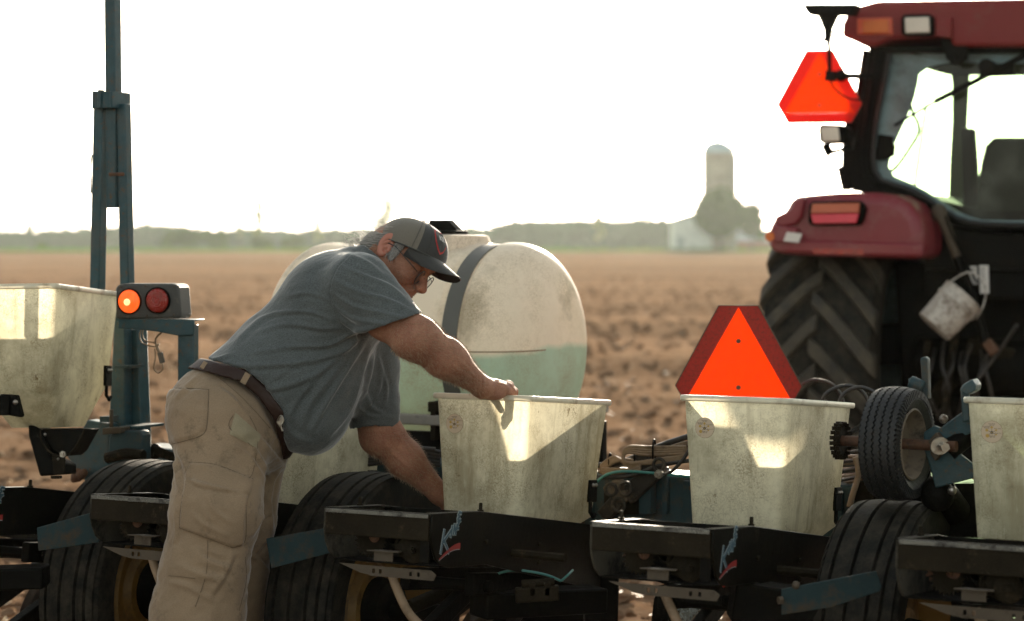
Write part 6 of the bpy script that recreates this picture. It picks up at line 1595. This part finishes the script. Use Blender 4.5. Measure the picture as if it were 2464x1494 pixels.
    for j in range(m):
        for k in range(n):
            a = (k+.5)/n*2*math.pi; front = math.cos(a) > .50 + .0*j
            b.cur = 1 if front else 0
            fs.append((j*n+k, j*n+(k+1)%n, (j+1)*n+(k+1)%n, (j+1)*n+k)); mi.append(1 if front else 0)
    b.v = [Vector(v) for v in vs]; b.f = [list(x) for x in fs]; b.m = mi
    cap = b.build('cap', [M_capmesh, M_capfront], person, world=True, smooth='auto', ang=60)
    b = MB(); b.ball(HM@(crown(0,1)*HS), .006, 6)
    for u in (.19,.81,.5,.12,.88): b.tube([HM@(crown(u, v, .0006)*HS) for v in np.linspace(.02,.97,12)], .0011, 4)
    b.tube([HM@(crown(k/40, .0, .0005)*HS) for k in range(40)], .002, 5, closed=True)
    b.build('cap_seam', M_capfront, cap, world=True, smooth=True)
    # brim: a curved visor with thickness
    na, nr = 24, 8; top = []; bot = []
    for j in range(nr+1):
        for i in range(na+1):
            a = -1+2*i/na; y = .080*a*(1-.05*(j/nr)**2); x0 = .020+.094*math.sqrt(max(0,1-(a*.93)**2)); ext = .072*max(0,1-abs(a)**4.5)**.5
            x = x0-.004+ext*j/nr; z = .034+.344*(x0-.020)-.001-5.2*y*y*(j/nr)**.8
            top.append(Vector((x, y, z))*HS); bot.append(Vector((x-.0006, y, z-.0032))*HS)
    b = MB(); w_ = na+1; T_ = [HM@p for p in top]; B_ = [HM@p for p in bot]
    q = [(j*w_+i, j*w_+i+1, (j+1)*w_+i+1, (j+1)*w_+i) for j in range(nr) for i in range(na)]
    b.add(T_, q, 0); b.add(B_, [x[::-1] for x in q], 1)
    o_ = len(T_); edge = [nr*w_+i for i in range(na+1)]
    for i in range(na): b.f.append([edge[i], edge[i+1], o_+edge[i+1], o_+edge[i]]); b.m.append(0)
    for c_ in (0, na):
        for j in range(nr): b.f.append([j*w_+c_, (j+1)*w_+c_, o_+(j+1)*w_+c_, o_+j*w_+c_]); b.m.append(0)
    b.build('brim', [M_capfront, M_brimu], cap, world=True, smooth='auto', ang=50, fix=False)
    # badge: dark shield with red edge and white letters, on the front panel
    def on(u, v, o): return HM@(crown(u, v, o)*HS)
    b = MB(); sh = [(-.034,.62),(.034,.62),(.040,.50),(.034,.30),(.016,.16),(0,.10),(-.016,.16),(-.034,.30),(-.040,.50)]
    for sc, o_, mi in ((1.0,.0012,0),(.84,.0020,1)):
        ring = [on((u*sc*1.25-.055)%1, .36+(v-.36)*sc, o_) for u, v in sh]; b.add([on(-.055,.36,o_)]+ring, [(0,1+i,1+(i+1)%len(ring)) for i in range(len(ring))], mi)
    b.build('badge', [surf('badge_red', (0.45,0.02,0.02), .6), M_capfront], cap, world=True, fix=False)
    b = MB(); tmp = MB(); tmp.text('KE', .024, Matrix.Identity(4), 0, depth=.0003, bold=.0005);
    vs = []
    for v in tmp.v: vs.append(on((v.x/(2*math.pi*.105)-.055)%1, .42+v.y/.16, .0030+v.z))
    b.v = vs; b.f = tmp.f; b.m = tmp.m; b.build('badge_letter', M_label, cap, world=True, fix=False)
    # ---- glasses
    g = MB(); L = MB()
    for s in (-1, 1):
        cc = Vector((.108, s*.033, -.004)); ring = []
        for k in range(28):
            a = 2*math.pi*k/28; ring.append(cc+Vector((-.010*abs(s*.023*math.cos(a))/.023*0 -.25*s*(.023*s*math.cos(a))*1.0, .0255*math.cos(a)*1.0, .0205*math.sin(a)*(1+.0))))
        g.tube([HM@(p*HS) for p in ring], .0014, 6, closed=True)
        L.add([HM@(cc*HS)]+[HM@(p*HS) for p in ring], [(0,1+k,1+(k+1)%28) for k in range(28)])
        g.tube([HM@(Vector(p)*HS) for p in ((.102,s*.056,.004),(.085,s*.072,.008),(.02,s*.084,.016),(-.002,s*.084,.010))], .0014, 6)
    g.tube([HM@(Vector(p)*HS) for p in ((.109,-.0095,.0),(.114,0,.004),(.109,.0095,.0))], .0011, 6)
    gl = g.build('glasses', M_frame, person, world=True, smooth=True); L.build('lens', M_specs, gl, world=True, fix=False)
    # eyebrows and eyes
    b = MB(); 
    for s in (-1,1):
        for i in range(40):
            y = s*rng.uniform(.014,.048); p = Vector((.098-.25*(abs(y)-.014), y, .028+rng.uniform(-.002,.003))); b.tube([HM@(p*HS), HM@((p+Vector((.004, s*.005, .001)))*HS)], [.0007,.0003], 4, caps=False)
    b.build('eyebrow', M_hair, person, world=True, fix=False)
    # stubble of short hairs on the upper lip and arm hair that catches the sun
    b = MB(); bv = BVHTree.FromObject([o for o in person.children if o.name.startswith('body')][0], bpy.context.evaluated_depsgraph_get())
    me = [o for o in person.children if o.name.startswith('body')][0].data; off = MW[person]
    c = np.empty(len(me.vertices)*3); me.vertices.foreach_get('co', c); c = c.reshape(-1,3)+np.array(off.translation); P = pix(c)
    nr = np.empty(len(me.vertices)*3); me.vertices.foreach_get('normal', nr); nr = nr.reshape(-1,3)
    arm = np.where((((P[:,0] > 940) & (P[:,0] < 1165) & (P[:,1] > 770) & (P[:,1] < 950) & (c[:,1] < 5.85)) | ((P[:,0] > 880) & (P[:,0] < 1050) & (P[:,1] > 1030) & (P[:,1] < 1190) & (c[:,1] > 5.9))))[0]
    R_ = np.random.RandomState(1); sel = R_.choice(arm, min(3600, len(arm)), replace=False)
    for i in sel:
        p = Vector(c[i]); nn = Vector(nr[i]); d = (nn*.5+Vector((.6,0,-.5))*rng.uniform(.4,1)+Vector((rng.uniform(-.3,.3),)*3)).normalized()*rng.uniform(.006,.013)
        b.tube([p, p+d*.6+nn*.001, p+d], [.00030,.00024,.00008], 3, caps=False)
    st = np.where((P[:,0] > 955) & (P[:,0] < 1012) & (P[:,1] > 650) & (P[:,1] < 716) & (c[:,1] < 5.87))[0]; q_ = MB()
    for i in R_.choice(st, min(900, len(st)), replace=False):
        p = Vector(c[i]); nn = Vector(nr[i]); d = (nn+Vector((rng.uniform(-.5,.5),rng.uniform(-.5,.5),rng.uniform(-.9,0)))).normalized()*rng.uniform(.002,.0045); q_.tube([p, p+d], [.0003,.0001], 3, caps=False)
    q_.build('stubble', M_hair, person, world=True, fix=False)
    b.build('arm_hair', surf('fine_hair', (0.40,0.28,0.18), .5, transl=.3, bump=0), person, world=True, fix=False)
details()
# ------------------------------------------------------------------ tractor
def tractor():
    fr = Frame(((2095-CX)/F*10.4, 10.4, 0), 24, 0)
    t = thing('tractor', 'large red tractor with dusty cab and big lugged rear tyre at the right', 'tractor', fr.M)
    L = fr.loc
    def P(b, pts, y0, y1, mi=None): return b.prism([L(x, y, y0) for x, y in pts], (0, y1-y0, 0), mi)
    # --- tyre
    r = .84; cyl = .50; cy = cyl; x0 = L(1812,760,cy-r).x; x1 = L(2092,760,cy-r).x; cxx = (x0+x1)/2; hw = (x1-x0)/2; cz = r
    b = MB(); b.lathe([(-hw*.8,r*.60),(-hw*.98,r*.72),(-hw*1.0,r*.86),(-hw*.93,r*.925),(-hw*.5,r*.945),(0,r*.95),(hw*.5,r*.945),(hw*.93,r*.925),(hw*1.0,r*.86),(hw*.98,r*.72),(hw*.8,r*.60)], (cxx,cy,cz), (1,0,0), 96)
    ty = b.build('tyre', M_rubber, t, smooth='auto', ang=35)
    b = MB(); nl = 21
    for s in (-1, 1):
        for k in range(nl):
            a0 = 2*math.pi*(k+(.5 if s > 0 else 0))/nl+.08; pts = []
            ns = 7
            for i in range(ns+1):
                f = i/ns; x = s*hw*(-.06+1.08*f); a = a0 + .42*f**1.15
                rb = r*(.94-.03*f*f); rt = r*(1.0-.025*f*f); w = .038+.008*f
                if f > .9: rb = r*.86; rt = r*.95
                for rr, dw in ((rb, 1.3), (rt, 1), (rt, -1), (rb, -1.3)):
                    # width measured along the circumference
                    aa = a + dw*w/rr; pts.append(Vector((cxx+x, cy+rr*math.sin(-aa)*-1*-1, cz+rr*math.cos(aa))) if False else Vector((cxx+x, cy-rr*math.sin(aa), cz+rr*math.cos(aa))))
            fs = []
            for i in range(ns):
                for q in range(3): fs.append((i*4+q, i*4+q+1, (i+1)*4+q+1, (i+1)*4+q))
            fs.append((0,1,2,3)); e = ns*4; fs.append((e+3,e+2,e+1,e)); b.add(pts, fs)
    b.build('tread_lug', M_lug, ty, bevel=.006)
    b = MB(); b.lathe([(-hw*.7,r*.61),(-hw*.5,r*.58),(-hw*.3,r*.50),(-hw*.1,r*.3),(-hw*.1,0)], (cxx,cy,cz), (1,0,0), 48); b.lathe([(hw*.7,r*.61),(hw*.5,r*.58),(0,r*.55),(-hw*.05,r*.3)], (cxx,cy,cz), (1,0,0), 48)
    b.build('rim', M_greyplastic, t, smooth='auto')
    # --- fender
    yf = -.42
    b = MB(); prof = [(1845,590),(1842,572),(1848,545),(1860,522),(1884,508),(1897,484),(1912,472),(1950,468),(2010,463),(2100,462),(2150,468),(2188,488),(2212,520),(2221,560),(2222,624),(2160,622),(2100,620),(1960,616),(1880,611),(1856,604)]
    P(b, prof, yf, yf+1.15); b.build('fender', M_red, t, bevel=.06, seg=5)
    # raised shoulder and lower rolled lip on the fender
    b = MB(); P(b, [(1862,522),(1900,504),(1912,478),(1935,474),(1930,520),(1915,540),(1880,548),(1866,540)], yf-.035, yf+.02); P(b, [(1848,592),(1856,575),(2218,585),(2220,618),(2100,616),(1870,606)], yf-.02, yf+.02); P(b, [(1848,560),(1858,540),(1920,548),(1910,585),(1860,585)], yf-.05, yf+.02)
    b.build('fender_panel', M_red, t, bevel=.014, seg=3)
    b = MB(); b.lathe([(0,0),(0,.022),(.004,.024)], L(1853,569,yf-.052), (0,-1,0), 20); b.build('corner_lamp', M_lenso, t); b = MB(); P(b, [(1956,598),(2078,600),(2078,614),(1956,610)], yf-.024, yf-.021); o = b.build('reflector', M_lensr, t)
    b = MB(); P(b, [(1893,558),(1930,562),(1922,584),(1885,580)], yf-.053, yf-.050); b.build('fender_label', M_label, t)
    b = MB(); P(b, [(1945,492),(1955,484),(2066,483),(2078,490),(2082,505),(2074,535),(2064,542),(1952,543),(1943,535)], yf-.04, yf+.01); tl = b.build('tail_light', M_blackdull, t, bevel=.012, seg=3)
    b = MB(); P(b, [(1954,490),(2068,488),(2066,512),(1950,514)], yf-.05, yf-.035); b.build('amber_lens', M_lenso2, tl, bevel=.005)
    b = MB(); P(b, [(1950,515),(2066,513),(2060,537),(1956,538)], yf-.05, yf-.035); b.build('red_lens', M_lensp, tl, bevel=.005)
    # --- cab: roof
    yc = -.05
    b = MB(); P(b, [(2024,88),(2026,58),(2036,36),(2060,16),(2110,2),(2800,-10),(2800,112),(2290,112),(2285,90),(2250,88),(2140,96),(2100,112)], yc-.10, yc+1.55); b.build('roof', M_redroof, t, bevel=.06, seg=5)
    b = MB(); P(b, [(2030,88),(2090,112),(2800,112),(2800,128),(2130,126),(2096,118)], yc-.04, yc+1.45); b.build('roof_underside', M_blackdull, t, bevel=.006)
    b = MB(); P(b, [(2062,44),(2146,42),(2148,84),(2062,82)], yc-.115, yc-.09); ind = b.build('indicator_lamp', surf('amber_housing',(0.5,0.07,0.02),.35), t, bevel=.006)
    b = MB(); P(b, [(2076,50),(2136,46),(2138,78),(2076,80)], yc-.125, yc-.112); b.build('lens', M_lenso, ind, bevel=.003); b = MB(); P(b, [(2252,40),(2290,40),(2288,92),(2252,86)], yc-.13, yc-.09); b.build('roof_trim', M_redroof, t, bevel=.006)
    b = MB(); P(b, [(2168,40),(2176,34),(2236,33),(2244,40),(2244,80),(2238,86),(2174,86),(2168,80)], yc-.14, yc-.08); wl = b.build('work_lamp', M_blackdull, t, bevel=.012, seg=3)
    b = MB(); P(b, [(2176,42),(2235,40),(2237,78),(2178,80)], yc-.15, yc-.135); b.build('lens', M_clear, wl, bevel=.006)
    b = MB(); P(b, [(2260,92),(2330,92),(2326,140),(2310,155),(2290,155),(2276,140)], yc-.09, yc-.05); b.lathe([(0,0),(0,.016),(.012,.014),(.012,0)], L(2300,138,yc-.09), (0,-1,0), 12); b.build('hinge_bracket', M_blackdull, t, bevel=.006)
    # --- cab: pillars and rear window
    outer = [(2092,112),(2080,190),(2066,290),(2052,370),(2048,440),(2056,462),(2120,464),(2180,476),(2230,500),(2300,542),(2406,552),(2800,552)]
    seal = [(2142,118),(2128,200),(2110,290),(2102,370),(2106,412),(2124,436),(2160,446),(2212,466),(2262,500),(2312,528),(2406,540),(2800,542)]
    inner = [(2290,150),(2236,160),(2212,172),(2206,200),(2196,240),(2176,290),(2156,332),(2140,376),(2136,408),(2150,424),(2190,440),(2232,462),(2280,494),(2330,520),(2406,530),(2800,532)]
    def strip(b, A_, B_, y0, y1):
        n = len(A_)
        A0 = [L(*p, y0) for p in A_]; B0 = [L(*p, y0) for p in B_]; d = Vector((0, y1-y0, 0))
        for i in range(n-1): b.prism([A0[i], A0[i+1], B0[i+1], B0[i]], d)
    def resample(pts, n=36):
        s = spline([(x,y,0) for x,y in pts], 6); ln = [0]
        for i in range(1, len(s)): ln.append(ln[-1]+(s[i]-s[i-1]).length)
        return [(float(np.interp(k/(n-1)*ln[-1], ln, [p.x for p in s])), float(np.interp(k/(n-1)*ln[-1], ln, [p.y for p in s]))) for k in range(n)]
    def band(b, A_, B_, y0, y1):
        A_ = resample(A_); B_ = resample(B_); n = len(A_)
        A0 = [L(*p, y0) for p in A_]; B0 = [L(*p, y0) for p in B_]; A1 = [p+Vector((0,y1-y0,0)) for p in A0]; B1 = [p+Vector((0,y1-y0,0)) for p in B0]
        vs = A0+B0+A1+B1; fs = []
        for i in range(n-1):
            fs += [(i,i+1,n+i+1,n+i), (2*n+i,3*n+i,3*n+i+1,2*n+i+1), (i,2*n+i,2*n+i+1,i+1), (n+i,n+i+1,3*n+i+1,3*n+i)]
        fs += [(0,n,3*n,2*n), (n-1,3*n-1,4*n-1,2*n-1)]; b.add(vs, fs)
    b = MB(); band(b, outer, seal, yc-.02, yc+.10); b.build('rear_pillar', M_blackdull, t, smooth='auto')
    b = MB(); band(b, seal, inner, yc+.01, yc+.035); wf = b.build('window_frame', M_greyplastic, t, smooth='auto')
    b = MB(); band(b, [(2150,116),(2800,100)], [(2290,150),(2800,160)], yc+.012, yc+.03); b.build('window_header', M_greyplastic, wf)
    b = MB(); b.tube([L(x,y,yc-.02) for x,y in resample(seal)], .013, 8); b.build('window_seal', M_rubberd, wf, smooth=True)
    b = MB(); b.tube([L(x,y,yc-.03) for x,y in resample([(2115,112),(2098,200),(2084,300),(2078,370),(2084,420),(2110,448)])], .014, 8); b.build('grab_rail', M_blackdull, t, smooth=True)
    b = MB(); poly = resample(seal, 30)+[(2800,110),(2150,116)]; p0 = [L(x,y,yc+.04) for x,y in poly]; b.add(p0, [tuple(range(len(p0)))]); b.build('rear_glass', M_glass, t, fix=False)
    b = MB(); P(b, [(2100,385),(2112,348),(2146,338),(2154,350),(2152,375),(2130,385)], yc-.01, yc+.008); P(b, [(2113,322),(2150,328),(2144,365),(2108,366)], yc-.01, yc+.01); b.build('door_lock', M_blackdull, t, bevel=.006)
    # wiper and the cable
    b = MB(); b.tube([L(2152,302,yc-.05), L(2250,244,yc-.06)], .007, 6); b.tube([L(2250,244,yc-.06), L(2345,196,yc-.07), L(2470,130,yc-.07)], .014, 8); b.lathe([(-.04,0),(-.04,.035),(.06,.035),(.06,0)], L(2376,160,yc-.05), (0,1,0), 20); b.box(L(2360,0,yc-.05).x, L(2440,0,yc-.05).x, yc-.06, yc, L(2370,185,yc).z, L(2370,158,yc).z); b.build('wiper', M_blackdull, t, smooth='auto')
    b = MB(); b.tube(spline([L(x,y,yc+.06) for x,y in ((2190,250),(2198,275),(2210,300),(2208,325),(2190,355),(2170,385),(2150,408),(2130,412))], 6), .009, 7); b.ball(L(2128,412,yc+.05), .02, 8); b.build('antenna_cable', M_blackdull, t, smooth=True)
    # front of the cab seen through the glass
    yi = yc+1.45
    b = MB(); P(b, [(2284,150),(2330,170),(2326,250),(2322,320),(2318,400),(2316,560),(2280,560),(2284,400),(2290,290),(2290,200)], yi, yi+.06); P(b, [(2120,560),(2800,560),(2800,620),(2100,620)], yi-.05, yi+.05); P(b, [(2150,110),(2800,110),(2800,160),(2330,172),(2290,150),(2200,128)], yi, yi+.05); P(b, [(2225,250),(2232,250),(2206,430),(2196,560),(2188,560),(2200,420)], yi, yi+.02)
    b.build('front_pillar', surf('cab_trim_olive', (0.13,0.14,0.10), .8, bump=.1), t, bevel=.008)
    b = MB(); P(b, [(2310,308),(2342,308),(2348,390),(2352,500),(2340,520),(2318,520),(2314,400)], yc+.5, yc+.58); b.build('armrest_console', M_blackdull, t, bevel=.01)
    b = MB(); P(b, [(2370,350),(2390,330),(2480,330),(2490,380),(2500,560),(2352,560),(2352,440),(2360,390)], yc+.45, yc+.65); P(b, [(2180,500),(2240,492),(2300,500),(2420,520),(2420,600),(2180,600)], yc+.3, yc+.9); b.lathe([(0,0),(0,.035),(.03,.035),(.03,0)], L(2372,432,yc+.44), (0,-1,0), 20); b.build('seat', surf('seat_cloth', (0.02,0.02,0.016), .9, bump=.2), t, bevel=.02, seg=3)
    b = MB(); P(b, [(2200,465),(2235,475),(2330,498),(2406,508),(2800,510),(2800,560),(2180,540)], yc+.2, yc+1.3); b.build('cab_floor', M_blackdull, t)
    # --- lower body
    b = MB(); P(b, [(2222,486),(2290,545),(2406,560),(2800,560),(2800,720),(2226,720)], -.02, 1.2); P(b, [(2226,646),(2800,646),(2800,656),(2226,656)], -.05, .0); b.build('rear_panel', M_blackdull, t, bevel=.01)
    b = MB(); P(b, [(2150,625),(2800,700),(2800,1130),(2180,1130),(2165,900)], .25, 1.3); P(b, [(2100,780),(2180,780),(2180,880),(2100,880)], .4,.7); b.lathe([(-.3,0),(-.3,.14),(.3,.14),(.3,0)], L(2350,880,.2), (1,0,0), 20); b.lathe([(0,0),(0,.07),(.14,.06),(.14,0)], L(2380,1000,.2), (0,-1,0), 16); b.build('transmission_housing', M_blackdull, t, bevel=.02)
    b = MB()
    b.beam(L(2190,1030,-.1), L(2330,860,.2), .05, .07); b.beam(L(2235,820,.05), L(2225,960,.0), .03, .05); b.beam(L(2300,790,.1), L(2270,1010,-.1), .03,.04); b.tube([L(2160,930,.1), L(2160,1040,.1)], .03, 10); b.beam(L(2330,830,.1), L(2440,860,.1), .06,.08)
    b.build('hitch_arm', M_mud, t, bevel=.006)
    b = MB(); rnd = random.Random(9)
    for i in range(7):
        x = 2250+i*22; b.tube(spline([L(x,820+rnd.uniform(0,40),.05), L(x+rnd.uniform(-20,10),880,-.05), L(x+rnd.uniform(-25,15),940,-.05), L(x+rnd.uniform(-20,20),1010,0)], 6), .010, 7)
    b.tube(spline([L(2448,780,-.1), L(2400,850,-.1), L(2350,920,-.15), L(2335,985,-.1)], 6), .010, 7)
    b.build('hydraulic_hose', M_hosek, t, smooth=True)
    # lift link, from the cab side down
    b = MB(); b.tube([L(2262,515,-.15), L(2282,560,-.15), L(2304,622,-.15)], [.030,.026,.022], 14); b.ball(L(2260,512,-.15), (.040,.03,.045), 10); b.build('link_eye', M_galv, t, smooth='auto')
    b = MB(); b.tube([L(2304,618,-.15), L(2345,730,-.15), L(2378,850,-.15)], .024, 12); b.tube([L(2300,600,-.12), L(2318,640,-.12)], .012, 8); b.tube(spline([L(2275,520,-.18), L(2290,560,-.18), L(2330,640,-.17), L(2350,680,-.17)], 5), .006, 6); b.build('lift_link', M_blackdull, t, smooth='auto')
    b = MB(); b.beam(L(2372,820,-.15), L(2395,850,-.15), .05, .05); b.build('link_fork', M_rust, t, bevel=.008)
    for pts in ([(2332,640),(2350,640),(2352,684),(2334,684)], [(2356,638),(2378,638),(2380,706),(2358,706)]):
        b = MB(); P(b, pts, -.055, -.05); b.cur = 1; (x0_, y0_) = pts[0]
        for j in range(5): P(b, [(x0_+3,y0_+8+j*8),(x0_+14,y0_+8+j*8),(x0_+14,y0_+10+j*8),(x0_+3,y0_+10+j*8)], -.057, -.0555)
        b.build('safety_label', [M_label, M_ink], t)
    # --- mirror stalk, arm, side lamp at the left of the cab
    b = MB(); b.tube([L(1990,60,-.35), L(1995,110,-.35), L(1996,185,-.35)], .011, 8); b.tube([L(1994,34,-.35), L(1993,72,-.35), L(1992,92,-.35)], [.055,.022,.018], 10); b.tube([L(1990,92,-.35), L(1990,100,-.35)], .022, 8); b.tube([L(1996,90,-.35), L(2008,84,-.35), L(2004,74,-.35)], .006, 6)
    b.beam(L(1988,182,-.35), L(2010,184,-.35), .04, .05); b.beam(L(2005,182,-.35), L(2098,184,-.10), .025, .028); b.ball(L(2024,182,-.33), .03, 8)
    P(b, [(1930,10),(2060,10),(2050,34),(1945,34)], -.40, -.30)
    b.tube(spline([L(1998,195,-.35), L(2010,215,-.36), L(2040,236,-.36), L(2072,240,-.2)], 6), .005, 6); b.build('mirror_stalk', M_blackdull, t, smooth='auto')
    b = MB(); b.beam(L(2084,120,-.08), L(2052,330,-.08), .03, .03); b.beam(L(2056,240,-.06), L(2040,360,-.06), .05, .05); b.beam(L(2040,360,-.06), L(2038,440,-.04), .05,.05)
    b.beam(L(1990,370,-.2), L(2050,352,-.1), .015, .02); b.beam(L(1985,346,-.2), L(1998,372,-.2), .03, .04); b.tube([L(1995,365,-.2), L(1996,382,-.2)], .006, 6); b.beam(L(2030,400,-.06), L(2042,455,-.02), .05,.05); b.beam(L(1985,290,-.18), L(2050,292,-.1), .03,.02)
    b.tube(spline([L(2050,290,-.14), L(2064,300,-.14), L(2062,340,-.12)], 5), .008, 6); b.build('lamp_bracket', M_blackdull, t, bevel=.004)
    b = MB(); P(b, [(1968,306),(1974,298),(2028,300),(2036,308),(2038,338),(2030,344),(1976,345),(1970,338)], -.28, -.14); o = b.build('side_lamp', M_blackdull, t, bevel=.012, seg=3)
    b = MB(); P(b, [(1973,305),(2016,304),(2020,340),(1978,341)], -.295, -.275); b.build('lens', M_clear, o, bevel=.008)
    # --- bucket hung on the link
    c0 = fr.M @ L(2318,713,-.22); c1 = fr.M @ L(2248,787,-.28); axx = (c1-c0).normalized(); Ml = Matrix.Translation(c0)
    t2 = thing('bucket', 'dirty white plastic bucket hanging tilted behind the tractor', 'bucket', Ml); ln = (c1-c0).length
    rr = .105
    b = MB(); b.lathe([(ln,0),(ln,rr*.88),(ln*.98,rr*.90),(ln*.30,rr*.98),(ln*.29,rr*1.04),(ln*.22,rr*1.05),(ln*.21,rr),(0,rr*1.03),(-.003,rr*1.05),(-.006,rr*1.0),(.004,rr*.97),(ln*.95,rr*.86),(ln*.95,0)], (0,0,0), axx, 40); b.build('pail', M_white, t2, smooth='auto', ang=40)
    b = MB(); b.tube(spline([fr.M@L(2276,694,-.2), fr.M@L(2290,676,-.2), fr.M@L(2330,655,-.2), fr.M@L(2362,672,-.2), fr.M@L(2372,700,-.2), fr.M@L(2366,735,-.2), fr.M@L(2348,768,-.2)], 6), .0045, 6); b.build('handle', M_white, t2, world=True, smooth=True)
    return t
tractor()

# ------------------------------------------------------------------ air
def haze():
    m, nt = new_mat('haze_air'); N = NT(nt); out = N.n('ShaderNodeOutputMaterial'); v = N.n('ShaderNodeVolumePrincipled')
    v.inputs['Color'].default_value = (0.90, 0.98, 0.92, 1); v.inputs['Density'].default_value = 0.00017; v.inputs['Anisotropy'].default_value = 0.45
    N.l(v.outputs[0], out.inputs['Volume'])
    b = MB(); b.box(-700, 700, -12, 1300, -1.6, 40); o = b.build('haze', m); o['kind'] = 'stuff'; o['label'] = 'pale haze over the far field and woods'; o['category'] = 'haze'
haze()
